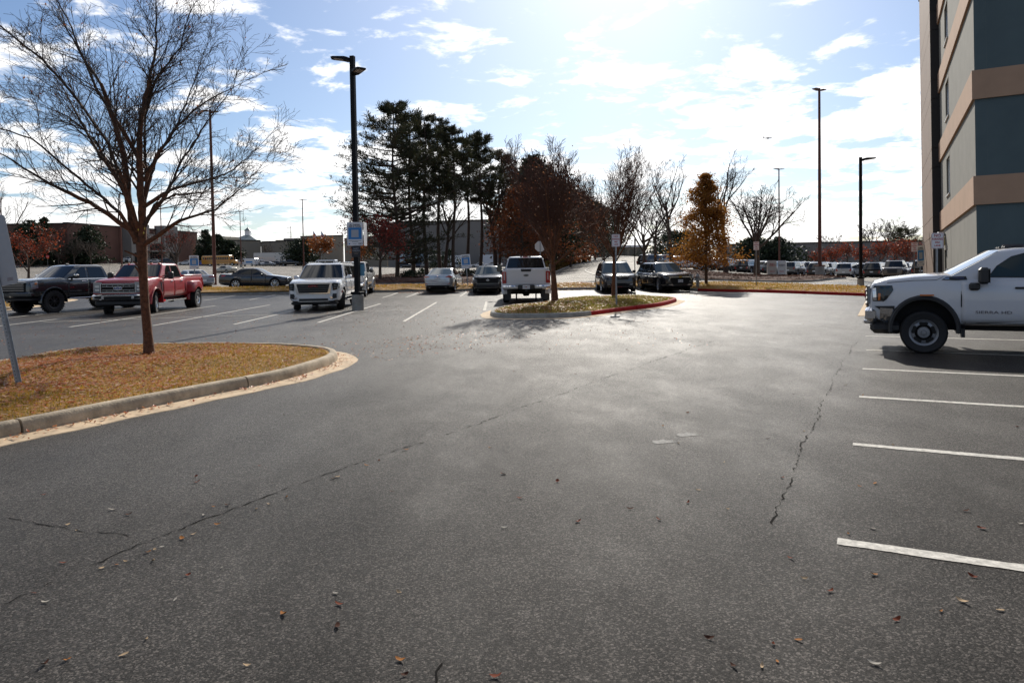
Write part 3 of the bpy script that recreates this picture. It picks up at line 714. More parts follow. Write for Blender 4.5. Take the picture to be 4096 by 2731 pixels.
    def plate_no(s, d, z, txt, rear=True, m=None, w=.30, h=.15, inkm=None):
        sg = -1 if rear else 1; x = s.X(d); o = MB().rbox(min(x, x+sg*.012), max(x, x+sg*.012), -w/2, w/2, z-h/2, z+h/2, .004).build('number_plate', m or M_plate, s.root)
        if txt: text_obj(txt, h*.62, inkm or M_ink, o, frame((x+sg*.014, 0, z), (0, -1 if rear else 1, 0), (0,0,1)), .001, sx=.8)
        return o
    def oval(s, name, d, y, z, a, b, m, rear=False, depth=.02, n=20, parent=None):
        return s.plate(name, [(y+a*math.cos(2*math.pi*i/n), z+b*math.sin(2*math.pi*i/n)) for i in range(n)], d, depth, m, rear=rear, parent=parent)

def ring_plate(s, name, d, oy, oz, iy, iz, zc, m, depth=.03, parent=None, taper=0.):
    """rectangular surround with a hole, on the nose"""
    x = s.X(d); o = [(-oy+taper,-oz),(oy-taper,-oz),(oy,oz),(-oy,oz)]; i = [(-iy+taper,-iz),(iy-taper,-iz),(iy,iz),(-iy,iz)]
    mb = MB()
    for k in range(4):
        a, b = k, (k+1) % 4; mb.prism([(x, o[a][0], zc+o[a][1]), (x, o[b][0], zc+o[b][1]), (x, i[b][0], zc+i[b][1]), (x, i[a][0], zc+i[a][1])], (depth,0,0))
    return mb.build(name, m, parent or s.root)

def truck_spec(**k):
    P = dict(L=6.0, w=1.0, r=.40, arch=.50, axles=(1.0, 4.75), tw=.27, sill=.50,
        top=[(0,1.14),(.02,1.24),(.12,1.30),(.5,1.345),(1.35,1.40),(2.0,1.37),(3.7,1.37),(3.85,1.40),(5.95,1.40),(6.0,1.36)],
        bot=[(0,.55),(.3,.47),(1.5,.46),(5.2,.5),(6.0,.62)], wid=[(0,.90),(.05,.945),(.2,.975),(.55,1.0),(5.6,1.0),(6.0,.965)],
        cab=dict(b0=1.33, r0=2.12, r1=3.62, b1=3.78, wb=.93, wr=.76, z0=1.35, z1=1.93, bow=.16, bowr=.03, ws=(.06,.90), rw=(.12,.84), rwk=.80),
        doors=[(1.62,2.68),(2.72,3.68)], wins=[[(1.98,.10),(2.62,.10),(2.66,.82),(2.42,.83),(2.20,.62)],[(2.80,.10),(3.56,.10),(3.50,.72),(3.38,.83),(2.80,.82)]],
        paint=None)
    P.update(k); return P
def truck_bed(c, d0, d1, closed=True):
    zt = interp((d0+d1)/2, c.top)
    MB().box(c.X(d1)+.08, c.X(d0)-.06, -c.w*.80, c.w*.80, zt+.01, zt+.032).build('bed_liner', M_dark, c.root)
    m = MB()
    for q in (1, -1): m.rbox(c.X(d1), c.X(d0), min(q*c.w*.80,q*c.w*.955), max(q*c.w*.80,q*c.w*.955), zt-.02, zt+.05, .02)
    m.rbox(c.X(d1)+.0, c.X(d1)+.08, -c.w*.94, c.w*.94, zt-.02, zt+.05, .02); m.build('bed_rail', c.pm, c.root, smooth=40)
    for q in (1, -1):
        pts = [(c.X(d0), q*(c.sidey(d0, z)+.004), z) for z in (.56, .8, 1.1, zt-.02)]
        mb = MB()
        for a, b in zip(pts, pts[1:]): mb.tube(a, b, .013, .013, 5)
        mb.build('bed_gap', M_dark, c.root)

# ---- white heavy pickup on the right -------------------------------------------------
pw = paint('truck_white', (.62,.63,.66), rough=.3)
c = Car('pickup_truck', 'big white pickup cut by the right edge, parked beside the hotel', 'pickup truck',
    truck_spec(L=6.35, w=1.04, r=.42, arch=.60, axles=(.97,5.05), tw=.28, rim=.25, steel=True, rimm=mat('steel_wheel_silver', (.24,.245,.26), .4, .5), sill=.56,
        top=[(0,1.02),(.03,1.22),(.10,1.30),(.35,1.36),(.8,1.41),(1.35,1.44),(1.75,1.37),(3.9,1.37),(4.05,1.46),(6.3,1.46),(6.35,1.40)],
        bot=[(0,.62),(.25,.56),(1.7,.52),(5.2,.55),(6.35,.66)], wid=[(0,.86),(.06,.93),(.25,.965),(.6,1.0),(5.9,1.0),(6.35,.965)],
        cab=dict(b0=1.20, r0=2.20, r1=3.85, b1=4.02, wb=.965, wr=.79, z0=1.36, z1=1.90, bow=.14, bowr=.03, ws=(.05,.92), wsk=.95, rw=(.12,.84), rwk=.8, wsglass=mat('bright_windscreen', (.30,.36,.40), .06, spec=1., coat=1.), glass=mat('green_glass', (.018,.032,.030), .04, spec=.5)),
        doors=[(1.60,2.80),(2.84,3.9)], wins=[[(2.06,.07),(2.78,.05),(2.80,.80),(2.64,.81),(2.42,.70),(2.2,.42)],[(2.92,.05),(3.78,.05),(3.70,.70),(3.55,.81),(2.92,.80)]],
        paint=pw, handlem=M_black, handle=.17))
truck_bed(c, 4.07, 6.3)
c.flares(M_black, .07, .03, .56)
c.sideplate('headlight', [(.05,1.24),(.42,1.245),(.44,1.16),(.33,1.0),(.27,.95),(.07,.955)], M_glass, .012, .05)
c.sideplate('headlight_reflector', [(.06,1.19),(.13,1.20),(.14,.97),(.08,.97)], M_chrome, .02, .03)
c.sideplate('side_marker', [(.17,1.10),(.215,1.10),(.205,.97),(.165,.97)], M_amber, .02, .02)
c.sideplate('wheel_marker', [(.90,1.083),(1.14,1.083),(1.14,1.058),(.90,1.058)], M_amber, .05, .03)
c.plate('grille', [(-.70,.82),(.70,.82),(.74,1.22),(-.74,1.22)], .015, .05, M_black)
for k in range(5):
    z = .86+k*.085; c.plate('grille_bar', [(-.68,z),(.68,z),(.69,z+.035),(-.69,z+.035)], -.035, .03, M_chrome)
text_obj('GMC', .22, M_redink, c.root, frame((c.X(-.075), 0, 1.05), (0,1,0), (0,0,1)), .012, name='badge')
c.plate('headlight', [(.72,.86),(.93,.90),(.93,1.2),(.76,1.2)], .03, .05, M_clear, mirror=True)
c.box('bumper', -.07, .18, -1.0, 1.0, .56, .84, M_chrome, c=.07)
c.sideplate('bumper_end', [(.20,.83),(.43,.82),(.40,.53),(.28,.54),(.2,.62)], M_chrome, .03, .06)
c.sideplate('bumper_gap', [(.10,.86),(.46,.87),(.46,.80),(.2,.8)], M_black, .022, .05)
c.box('air_dam', .02, .62, -.95, .95, .34, .58, M_black, c=.08)
c.box('tow_hook', -.10, .05, .52, .60, .50, .58, M_chrome, c=.02, mirror=True)
c.sideplate('mud_flap', [(1.62,.62),(1.68,.62),(1.68,.30),(1.62,.30)], M_black, -.04, .2)
c.sideplate('vent_badge', [(1.27,1.345),(1.36,1.40),(1.68,1.405),(1.70,1.345),(1.50,1.335)], M_black, .012, .02)
for q in (1, -1):
    text_obj('DURAMAX', .038, mat('badge_blue', (.10,.13,.35), .3), c.root, frame((c.X(1.53), q*(c.sidey(1.53, 1.375)+.016), 1.375), (-q,0,0), (0,0,1)), .003, sx=1.25)
    text_obj('SIERRA HD', .07, mat('badge_grey', (.10,.09,.10), .35), c.root, frame((c.X(2.12), q*(c.sidey(2.12, .78)+.012), .77), (-q,0,0), (0,0,1)), .005, sx=1.75)
c.sideplate('hood_gap', [(.33,1.300),(.80,1.340),(1.18,1.345),(1.30,1.400),(1.30,1.392),(1.18,1.336),(.80,1.331),(.33,1.290)], M_dark, .004, .01)
c.sideplate('sill_gap', [(1.66,.585),(3.95,.585),(3.95,.577),(1.66,.577)], M_dark, .004, .01)
for k in range(3): c.sideplate('vent_slot', [(1.32+.006*k,1.36+.014*k),(1.40,1.36+.014*k),(1.40,1.367+.014*k),(1.32+.006*k,1.367+.014*k)], M_chrome, .018, .01)
c.mirrors(1.88, 1.27, (.16,.20,.29), arm=.10)
for q in (1, -1): c.box('mirror_foot', 1.72, 1.90, *sorted((q*.97, q*1.12)), 1.16, 1.29, M_black, c=.03)
c.wipers()
MB().rbox(c.X(2.75), c.X(2.38), -.04, .04, 1.90, 1.97, .03).build('roof_antenna', M_black, c.root, smooth=40)
for y in (-.5, -.25, .25, .5): MB().rbox(c.X(2.46), c.X(2.34), y-.05, y+.05, 1.895, 1.925, .015).build('roof_marker_lamp', M_black, c.root)
c.sideplate('tail_lamp', [(6.2,1.35),(6.33,1.35),(6.33,.98),(6.2,.98)], M_red, .012, .03)
c.box('rear_bumper', 6.28, 6.50, -1.0, 1.0, .60, .84, M_chrome, c=.05)
hx, hy = -.892, .453
# near front wheel stands at (7.11, 12.3): nose 1.04 m ahead, near side one half width away
fx, fy, k = 7.22, 12.6, .885
for ch in c.root.children:
    if not ch.name.startswith(('wheel', 'axle')) or ch.name.startswith('wheel_'): ch.scale.z = 1.085
c.place(fx - hx*(c.L/2-.97)*k + .453*.9*k, fy - hy*(c.L/2-.97)*k + .892*.9*k, (hx, hy), k)

# ---- red dually pickup ----------------------------------------------------------------
pr = paint('truck_red', (.34,.004,.009), 0., .32, coat=.45)
c = Car('pickup_truck', 'red crew cab pickup with wide rear hips and chrome grille behind the bare tree', 'pickup truck',
    truck_spec(L=6.3, w=1.015, r=.41, arch=.54, axles=(1.02,5.0), paint=pr, rim=.24, spokes=8, spw=.09, lugs=True, steer=14,
        top=[(0,1.12),(.03,1.26),(.12,1.33),(.5,1.38),(1.4,1.43),(1.6,1.38),(3.85,1.38),(4.0,1.44),(6.25,1.44),(6.3,1.38)], bot=[(0,.62),(.3,.55),(1.6,.55),(5.2,.58),(6.3,.68)], sill=.60,
        wid=[(0,.93),(.05,.96),(.2,.985),(.55,1.0),(5.9,1.0),(6.3,.97)],
        cab=dict(b0=1.35, r0=2.12, r1=3.72, b1=3.95, wb=.945, wr=.79, z0=1.36, z1=2.0, bow=.15, bowr=.03, ws=(.06,.9), rw=(.12,.84), rwk=.8),
        doors=[(1.68,2.8),(2.84,3.86)], wins=[[(2.02,.06),(2.74,.10),(2.76,.83),(2.5,.84),(2.28,.62)],[(2.88,.10),(3.72,.10),(3.62,.74),(3.5,.84),(2.88,.83)]], handlem=M_chrome, trim=M_black))
truck_bed(c, 4.02, 6.25); c.flares(pr, .06, .03, .55)
for q in (1, -1):                                           # wide rear hips
    rings = []
    for d, o, zt in ((4.25,.0,1.18),(4.42,.16,1.22),(4.62,.22,1.22),(5.4,.22,1.22),(5.62,.16,1.2),(5.8,.0,1.15)):
        y0 = .85; y1 = 1.015+o; rings.append([(c.X(d), q*y0, .72),(c.X(d), q*y1, .72),(c.X(d), q*(y1+.01), 1.0),(c.X(d), q*(y1-.04), zt-.05),(c.X(d), q*(y1-.12), zt),(c.X(d), q*y0, zt)])
    o = MB().loft(rings).build('rear_hip', [pr, M_dark], c.root, smooth=30)
    n = 24; R = .52; ring = [(c.X(5.0)+R*math.cos(2*math.pi*i/n), .42+R*math.sin(2*math.pi*i/n)) for i in range(n)]
    cm = MB().loft([[(a, q*.9, b) for a, b in ring], [(a, q*1.5, b) for a, b in ring]]).mesh('cut', [pr, M_dark])
    for p in cm.polygons: p.material_index = 1
    boolean_cut(o, link(cm, 'cut'))
    w = [k for k in c.root.children if k.name.startswith('wheel') and len(k.children) > 1 and abs(k.location.x - c.X(5.0)) < .1 and k.location.y*q > 0][0]
    w2 = copy_tree(w, c.root); w2.location.y += q*.22
    MB().tube((c.X(1.75), q*1.02, .46), (c.X(4.0), q*1.02, .46), .045).build('side_step', M_chrome, c.root)
    c.sideplate('fender_vent', [(1.42,1.2),(1.52,1.22),(1.60,.82),(1.53,.8)], M_black, .012, .02, sides=(q,))
    text_obj('4X4', .08, M_chrome, c.root, frame((c.X(6.05), q*(c.sidey(6.05, 1.3)+.006), 1.28), (-q,0,0), (0,0,1)), .004)
c.plate('grille', [(-.62,.86),(.62,.86),(.64,1.2),(-.64,1.2)], .012, .03, M_dark)
ring_plate(c, 'grille_surround', -.02, .66, .185, .635, .165, 1.03, M_alu, .03)
for z in (.925, 1.125):
    for dz in (-.035, .035): c.plate('grille_bar', [(-.60,z+dz-.006),(.60,z+dz-.006),(.60,z+dz+.006),(-.60,z+dz+.006)], -.02, .03, M_alu)
    for y in (-.42,-.2,0,.2,.42): c.plate('grille_rib', [(y-.006,z-.035),(y+.006,z-.035),(y+.006,z+.035),(y-.006,z+.035)], -.018, .026, M_alu)
o = c.oval('badge', -.04, 0, 1.03, .17, .068, M_chrome, depth=.02); c.oval('badge_field', -.06, 0, 1.03, .155, .056, mat('badge_navy', (.02,.05,.22), .25, coat=1.), depth=.006, parent=o)
text_obj('Ford', .085, M_chrome, o, frame((c.X(-.07), 0, 1.03), (0,1,0), (0,0,1)), .002, sx=1.2)
c.plate('headlight', [(.66,.84),(.93,.86),(.92,1.26),(.62,1.27),(.62,1.2),(.66,1.2)], .015, .045, M_clear, mirror=True)
c.plate('headlight_bezel', [(.70,.93),(.86,.94),(.86,1.0),(.70,1.0)], -.033, .01, M_alu, mirror=True)
c.plate('headlight_bezel', [(.70,1.06),(.86,1.06),(.86,1.14),(.70,1.14)], -.033, .01, M_alu, mirror=True)
c.box('bumper', -.10, .20, -1.0, 1.0, .56, .80, M_chrome, c=.06)
c.plate('bumper_intake', [(-.50,.60),(.50,.60),(.52,.72),(-.52,.72)], -.092, .02, M_dark)
c.plate('fog_lamp', [(.62,.62),(.86,.64),(.86,.73),(.62,.73)], -.092, .02, M_dark, mirror=True)
c.box('air_dam', .02, .5, -.93, .93, .34, .57, M_black, c=.06)
c.mirrors(1.9, 1.34, (.15,.22,.30), arm=.16); c.wipers()
for y in (-.62,-.3,0,.3,.62): MB().rbox(c.X(2.36), c.X(2.22), y-.05, y+.05, 1.985, 2.02, .015).build('roof_marker_lamp', M_amber, c.root)
MB().tube((c.X(1.2), -.9, 1.38), (c.X(1.25), -.9, 2.2), .006, .004, 5).build('antenna', M_black, c.root)
c.sideplate('tail_lamp', [(6.16,1.36),(6.29,1.36),(6.29,.98),(6.16,.98)], M_red, .012, .03)
RED = c

# ---- dark lifted pickup -----------------------------------------------------------------
pd = paint('truck_graphite', (.045,.052,.058), .6, .24)
c = Car('pickup_truck', 'dark grey lifted pickup on big black off-road wheels behind the leaning sign', 'pickup truck',
    truck_spec(L=5.85, w=1.01, r=.46, arch=.56, axles=(.98,4.72), paint=pd, rim=.27, rimm=M_black, spokes=8, spw=.07, lugs=True, tw=.30, track=1.03,
        top=[(0,1.18),(.03,1.28),(.14,1.36),(.5,1.41),(1.35,1.46),(1.6,1.42),(3.7,1.42),(3.85,1.47),(5.8,1.47),(5.85,1.4)], bot=[(0,.72),(.3,.66),(1.6,.66),(5.0,.68),(5.85,.78)], sill=.70,
        cab=dict(b0=1.30, r0=2.1, r1=3.5, b1=3.72, wb=.94, wr=.77, z0=1.40, z1=2.0, bow=.16, bowr=.03, ws=(.06,.9), rw=(.12,.84), rwk=.8),
        doors=[(1.64,2.62),(2.66,3.64)], wins=[[(1.98,.08),(2.56,.08),(2.58,.82),(2.42,.83),(2.2,.6)],[(2.70,.08),(3.48,.08),(3.40,.72),(3.3,.82),(2.70,.82)]], handlem=M_chrome, trim=M_black))
truck_bed(c, 3.87, 5.8); c.flares(pd, .05, .03, .56)
c.sideplate('belt_moulding', [(1.7,1.405),(3.62,1.405),(3.62,1.38),(1.7,1.38)], M_chrome, .012, .02)
c.sideplate('door_moulding', [(1.72,.90),(3.62,.90),(3.62,.872),(1.72,.872)], M_chrome, .016, .02)
c.sideplate('badge', [(1.70,1.02),(1.76,1.06),(1.80,1.03),(1.86,1.075),(1.93,1.03),(1.93,1.02)], M_chrome, .012, .012)
c.plate('grille', [(-.66,.90),(.66,.90),(.68,1.26),(-.68,1.26)], .012, .04, M_dark)
for z in (.95,1.04,1.13,1.21): c.plate('grille_bar', [(-.64,z),(.64,z),(.64,z+.025),(-.64,z+.025)], -.03, .02, M_chrome)
c.sideplate('headlight', [(.04,1.30),(.30,1.33),(.30,1.05),(.05,1.0)], M_clear, .012, .05)
c.sideplate('turn_lamp', [(.17,1.27),(.27,1.28),(.27,1.20),(.17,1.19)], M_amber, .018, .02)
c.box('bumper', -.08, .2, -1., 1., .66, .92, pd, c=.08); c.box('air_dam', .02, .5, -.9, .9, .52, .66, M_black, c=.05)
c.sideplate('bumper_badge', [(.36,.88),(.46,.88),(.46,.76),(.42,.74),(.38,.8)], M_chrome, .012, .01)
c.mirrors(1.86, 1.40, (.14,.24,.19), arm=.08, capm=M_chrome); c.wipers()
for q in (1, -1): MB().rbox(c.X(3.7), c.X(1.65), min(q*.9,q*1.05), max(q*.9,q*1.05), .54, .60, .02).build('side_step', M_alu, c.root)
MB().rbox(c.X(2.5), c.X(2.3), -.05, .05, 2.0, 2.07, .03).build('roof_antenna', M_black, c.root)
c.sideplate('tail_lamp', [(5.7,1.4),(5.83,1.4),(5.83,1.0),(5.7,1.0)], M_red, .012, .03)
DARK = c

# ---- white full-size SUV ---------------------------------------------------------------
py = paint('suv_white', (.74,.75,.77), rough=.25)
c = Car('suv', 'white full-size SUV with a big chrome grille beside the black light pole', 'suv',
    dict(L=5.72, w=1.03, r=.41, arch=.49, axles=(.98,4.38), tw=.28, rim=.27, spokes=6, spw=.1, sill=.52, paint=py, steer=16,
        top=[(0,1.0),(.03,1.10),(.16,1.17),(.6,1.235),(1.35,1.27),(1.6,1.22),(5.3,1.24),(5.6,1.2),(5.72,1.0)], bot=[(0,.40),(.3,.36),(1.5,.42),(4.9,.44),(5.72,.52)],
        wid=[(0,.86),(.06,.92),(.25,.965),(.6,1.0),(5.2,1.0),(5.72,.93)],
        cab=dict(b0=1.28, r0=2.02, r1=5.40, b1=5.66, wb=.955, wr=.76, z0=1.21, z1=1.89, bow=.18, bowr=.08, ws=(.04,.9), rw=(.1,.85), wsk=.94),
        doors=[(1.62,2.70),(2.74,3.75)], wins=[[(1.96,.06),(2.64,.06),(2.66,.82),(2.44,.82),(2.2,.6)],[(2.74,.06),(3.66,.06),(3.66,.82),(2.74,.82)],[(3.80,.06),(5.35,.08),(5.22,.8),(3.80,.82)]], handlem=M_chrome))
c.plate('grille', [(-.62,.70),(.62,.70),(.70,1.08),(-.70,1.08)], .02, .05, M_dark)
ring_plate(c, 'grille_surround', -.025, .74, .215, .65, .175, .89, M_chrome, .035, taper=.09)
for k in range(4):
    z = .78+k*.075; c.plate('grille_bar', [(-.60,z),(.60,z),(.61,z+.011),(-.61,z+.011)], -.03, .02, mat('dark_chrome', (.22,.22,.23), .3, 1.))
text_obj('GMC', .13, M_redink, c.root, frame((c.X(-.055), 0, .975), (0,1,0), (0,0,1)), .012, name='badge', sx=1.35)
c.plate('headlight', [(.76,.80),(.93,.84),(.955,1.08),(.78,1.10),(.73,1.07)], .02, .05, M_glass, mirror=True)
for k in range(3): c.plate('headlight_bezel', [(.80,.88+k*.06),(.91,.89+k*.06),(.91,.905+k*.06),(.80,.895+k*.06)], -.035, .01, M_clear, mirror=True)
c.sideplate('headlight', [(.05,1.07),(.34,1.10),(.28,.92),(.08,.86)], M_glass, .01, .04)
c.plate('fog_lamp', [(.70,.46),(.90,.50),(.90,.68),(.76,.68)], .03, .05, M_black, mirror=True)
c.plate('fog_lamp_trim', [(.66,.46),(.76,.50),(.72,.56),(.63,.56)], -.02, .012, M_chrome, mirror=True)
c.plate('lower_intake', [(-.56,.40),(.56,.40),(.56,.49),(-.56,.49)], .02, .05, M_black)
c.plate('lower_lip', [(-.60,.365),(.60,.365),(.58,.39),(-.58,.39)], .01, .06, M_alu)
c.box('air_dam', .05, .5, -.9, .9, .24, .37, M_black, c=.05)
c.mirrors(1.85, 1.22, (.13,.20,.17), m=py, arm=.06); c.wipers()
c.sideplate('side_marker', [(.50,.78),(.55,.78),(.55,.70),(.50,.70)], M_red, .012, .02)
for q in (1, -1):
    MB().tube((c.X(2.3), q*.66, 1.92), (c.X(5.0), q*.66, 1.92), .022).build('roof_rail', M_chrome, c.root)
    MB().rbox(c.X(4.0), c.X(1.7), min(q*.9,q*1.04), max(q*.9,q*1.04), .34, .40, .02).build('side_step', M_chrome, c.root)
    text_obj('YUKON', .07, M_chrome, c.root, frame((c.X(2.05), q*(c.sidey(2.05, .78)+.012), .78), (-q,0,0), (0,0,1)), .004, sx=1.3)
MB().prism([(c.X(2.5), -.015, 1.9), (c.X(2.3), -.015, 1.9), (c.X(2.5), -.015, 1.98)], (0,.03,0)).build('roof_antenna', M_black, c.root)
c.sideplate('tail_lamp', [(5.5,1.3),(5.68,1.3),(5.68,.9),(5.55,.9)], M_red, .012, .03)
c.oval('badge_plate', 0, 0, .3, .01, .01, M_black) if False else None
YUK = c

# ---- white pickup behind it, seen from the front corner -------------------------------------
pwp = paint('pickup_offwhite', (.66,.65,.62), rough=.3)
c = Car('pickup_truck', 'off-white crew cab pickup half hidden behind the white SUV and the light pole', 'pickup truck',
    truck_spec(L=6.25, w=1.01, r=.42, arch=.53, axles=(1.0,4.95), paint=pwp, rim=.25, spokes=6, lugs=True, steer=0,
        top=[(0,1.12),(.03,1.26),(.12,1.34),(.5,1.38),(1.4,1.43),(1.6,1.38),(3.8,1.38),(3.95,1.44),(6.2,1.44),(6.25,1.38)], bot=[(0,.62),(.3,.56),(1.6,.56),(5.2,.6),(6.25,.68)], sill=.6,
        cab=dict(b0=1.35, r0=2.1, r1=3.7, b1=3.9, wb=.945, wr=.79, z0=1.36, z1=2.0, bow=.15, bowr=.03, ws=(.06,.9), rw=(.12,.84), rwk=.8),
        doors=[(1.66,2.74),(2.78,3.82)], wins=[[(2.0,.08),(2.68,.08),(2.70,.82),(2.46,.83),(2.26,.6)],[(2.82,.08),(3.66,.08),(3.56,.74),(3.44,.83),(2.82,.82)]]))
truck_bed(c, 3.97, 6.2); c.flares(pwp, .06, .03, .54)
c.plate('grille', [(-.62,.86),(.62,.86),(.64,1.2),(-.64,1.2)], .012, .05, M_chrome); c.plate('headlight', [(.66,.86),(.93,.88),(.92,1.24),(.64,1.24)], .012, .05, M_clear, mirror=True)
c.box('bumper', -.1, .2, -1, 1, .58, .82, M_chrome, c=.06); c.mirrors(1.9, 1.34, (.15,.2,.28), arm=.16, capm=M_chrome); c.wipers()
c.sideplate('fender_vent', [(1.40,1.24),(1.52,1.26),(1.58,.98),(1.5,.95)], M_black, .012, .02)
for q in (1, -1): MB().tube((c.X(1.75), q*1.0, .46), (c.X(3.9), q*1.0, .46), .05).build('side_step', M_chrome, c.root)
for y in (-.5,0,.5): MB().rbox(c.X(2.36), c.X(2.24), y-.05, y+.05, 1.985, 2.015, .015).build('roof_marker_lamp', M_amber, c.root)
WP = c

# ---- white pickup seen from behind --------------------------------------------------------
pf = paint('pickup_white', (.66,.66,.68), rough=.32)
c = Car('pickup_truck', 'white pickup seen from behind at the island with the red kerb', 'pickup truck',
    truck_spec(L=5.9, w=1.015, r=.41, arch=.52, axles=(.98,4.70), paint=pf, rim=.24, spokes=6,
        top=[(0,1.12),(.03,1.26),(.12,1.34),(.5,1.38),(1.4,1.43),(1.6,1.38),(3.7,1.38),(3.8,1.42),(5.86,1.42),(5.9,1.40)], bot=[(0,.62),(.3,.56),(1.6,.56),(5.,.6),(5.9,.72)], sill=.6,
        wid=[(0,.92),(.05,.955),(.55,1.0),(5.6,1.0),(5.9,.985)],
        cab=dict(b0=1.33, r0=2.1, r1=3.56, b1=3.74, wb=.94, wr=.76, z0=1.36, z1=1.99, bow=.15, bowr=.02, ws=(.06,.9), rw=(.06,.87), rwk=.92),
        doors=[(1.64,2.66),(2.7,3.66)], wins=[[(2.0,.08),(2.6,.08),(2.62,.82),(2.44,.83),(2.24,.6)],[(2.74,.08),(3.54,.08),(3.46,.74),(3.34,.83),(2.74,.82)]]))
truck_bed(c, 3.82, 5.86); c.flares(pf, .05, .03, .53)
tg = MB().rbox(c.X(5.93), c.X(5.88), -.80, .80, .80, 1.43, .015).build('tailgate', pf, c.root)
MB().rbox(c.X(5.945), c.X(5.92), -.78, .78, .93, .945, .004).build('tailgate_crease', pf, tg)
c.plate('tailgate_handle', [(-.20,1.325),(.20,1.325),(.22,1.435),(-.22,1.435)], 5.93, .012, M_black, rear=True, parent=tg)
o = c.oval('badge', 5.93, 0, 1.17, .11, .047, mat('badge_dark', (.03,.03,.03), .3), rear=True, depth=.012, parent=tg)
text_obj('Ford', .06, M_alu, tg, frame((c.X(5.944), 0, 1.17), (0,-1,0), (0,0,1)), .001, sx=1.2)
for q in (1, -1):
    lp = MB().rbox(c.X(5.925), c.X(5.80), min(q*.82,q*1.0), max(q*.82,q*1.0), .84, 1.34, .02).build('tail_lamp', M_red, c.root)
    MB().rbox(c.X(5.935), c.X(5.91), min(q*.88,q*.93), max(q*.88,q*.93), .98, 1.28, .005).build('reversing_lamp', mat('pale_lamp', (.5,.35,.35), .2), lp)
    MB().rbox(c.X(6.08), c.X(5.90), min(q*.32,q*.98), max(q*.32,q*.98), .58, .76, .05).build('rear_bumper', M_chrome, c.root, smooth=40)
    MB().box(c.X(5.2), c.X(5.17), q*.78-.14, q*.78+.14, .12, .6).build('mud_flap', M_black, c.root)
    MB().tube((c.X(4.9), q*.42, .08), (c.X(4.9), q*.42, .6), .03).build('shock_absorber', M_dark, c.root)
MB().rbox(c.X(6.06), c.X(5.86), -.34, .34, .58, .78, .03).build('bumper_step', M_black, c.root)
pl = c.plate_no(6.06, .685, 'DEB4321', w=.30, h=.15)
c.oval('plate_emblem', 6.074, 0, .685, .022, .022, M_red, rear=True, depth=.002, n=10, parent=pl)
MB().rbox(c.X(6.14), c.X(6.0), -.05, .05, .50, .58, .01).build('tow_hitch', M_black, c.root)
m = MB().rbox(c.X(3.66), c.X(3.56), -.12, .12, 1.945, 1.985, .01).build('brake_lamp', M_red, c.root)
for q in (1, -1): MB().rbox(c.X(3.66), c.X(3.56), min(q*.13,q*.24), max(q*.13,q*.24), 1.945, 1.985, .01).build('cargo_lamp', M_clear, c.root)
for y in (-.55, .42): MB().rbox(c.X(2.4), c.X(2.24), y-.06, y+.06, 1.99, 2.05, .02).build('roof_marker_lamp', M_black, c.root)
c.mirrors(1.9, 1.30, (.15,.24,.34), arm=.18)
F350 = c
# ---- placement of the near pickups and SUV (from where their wheels stand) -----------------
def head_on(c, front, rear_, side, scale=1., f_ax=0, r_ax=1):
    """front/rear = ground spots of the front and rear wheels on one side (side=+1 the driver's left)"""
    f, r = Vector(front), Vector(rear_); h = (f-r).normalized(); lft = Vector((-h.y, h.x)); P = c.P
    off = c.w*.9*side*scale; ctr = f - h*(c.L/2-P['axles'][0])*scale - lft*off
    c.place(ctr.x, ctr.y, h, scale)
head_on(RED, (-14.4,28.9), (-14.7,33.2), 1, 1.0)
head_on(DARK, (-19.2,30.0), (-17.9,33.6), 1, 1.0)
head_on(YUK, (-6.95,29.3), (-7.15,32.7), 1, 1.0)
head_on(WP, (-8.4,41.0), (-8.75,45.0), 1, 1.0)
F350.place(.66, 31.45+2.95*1.05-1.2*1.05+1.2, (.012,1), 1.05)

def sedan_spec(**k):
    P = dict(L=4.85, w=.92, r=.335, arch=.385, axles=(.95,3.78), tw=.22, sill=.30, rim=.235, spokes=10, spw=.06,
        top=[(0,.55),(.04,.68),(.2,.75),(.7,.83),(1.3,.91),(1.7,.93),(3.6,.98),(4.2,1.02),(4.72,1.03),(4.82,.96),(4.85,.8)],
        bot=[(0,.26),(.25,.2),(1.4,.2),(4.3,.22),(4.7,.28),(4.85,.38)], wid=[(0,.62),(.08,.78),(.25,.89),(.6,.975),(1.1,1.0),(3.9,1.0),(4.5,.95),(4.75,.89),(4.85,.80)],
        cab=dict(b0=1.28, r0=2.2, r1=3.35, b1=4.25, wb=.84, wr=.60, z0=.90, z1=1.42, bow=.16, bowr=.13, ws=(.06,.92), rw=(.2,.92), rwk=.88, wsk=.94),
        doors=[(1.52,2.5),(2.53,3.4)], wins=[[(1.85,.14),(2.5,.14),(2.5,.86),(2.3,.83),(2.05,.5)],[(2.56,.14),(3.5,.2),(3.42,.62),(3.15,.84),(2.56,.87)]], paint=None, handle=.16)
    P.update(k); return P
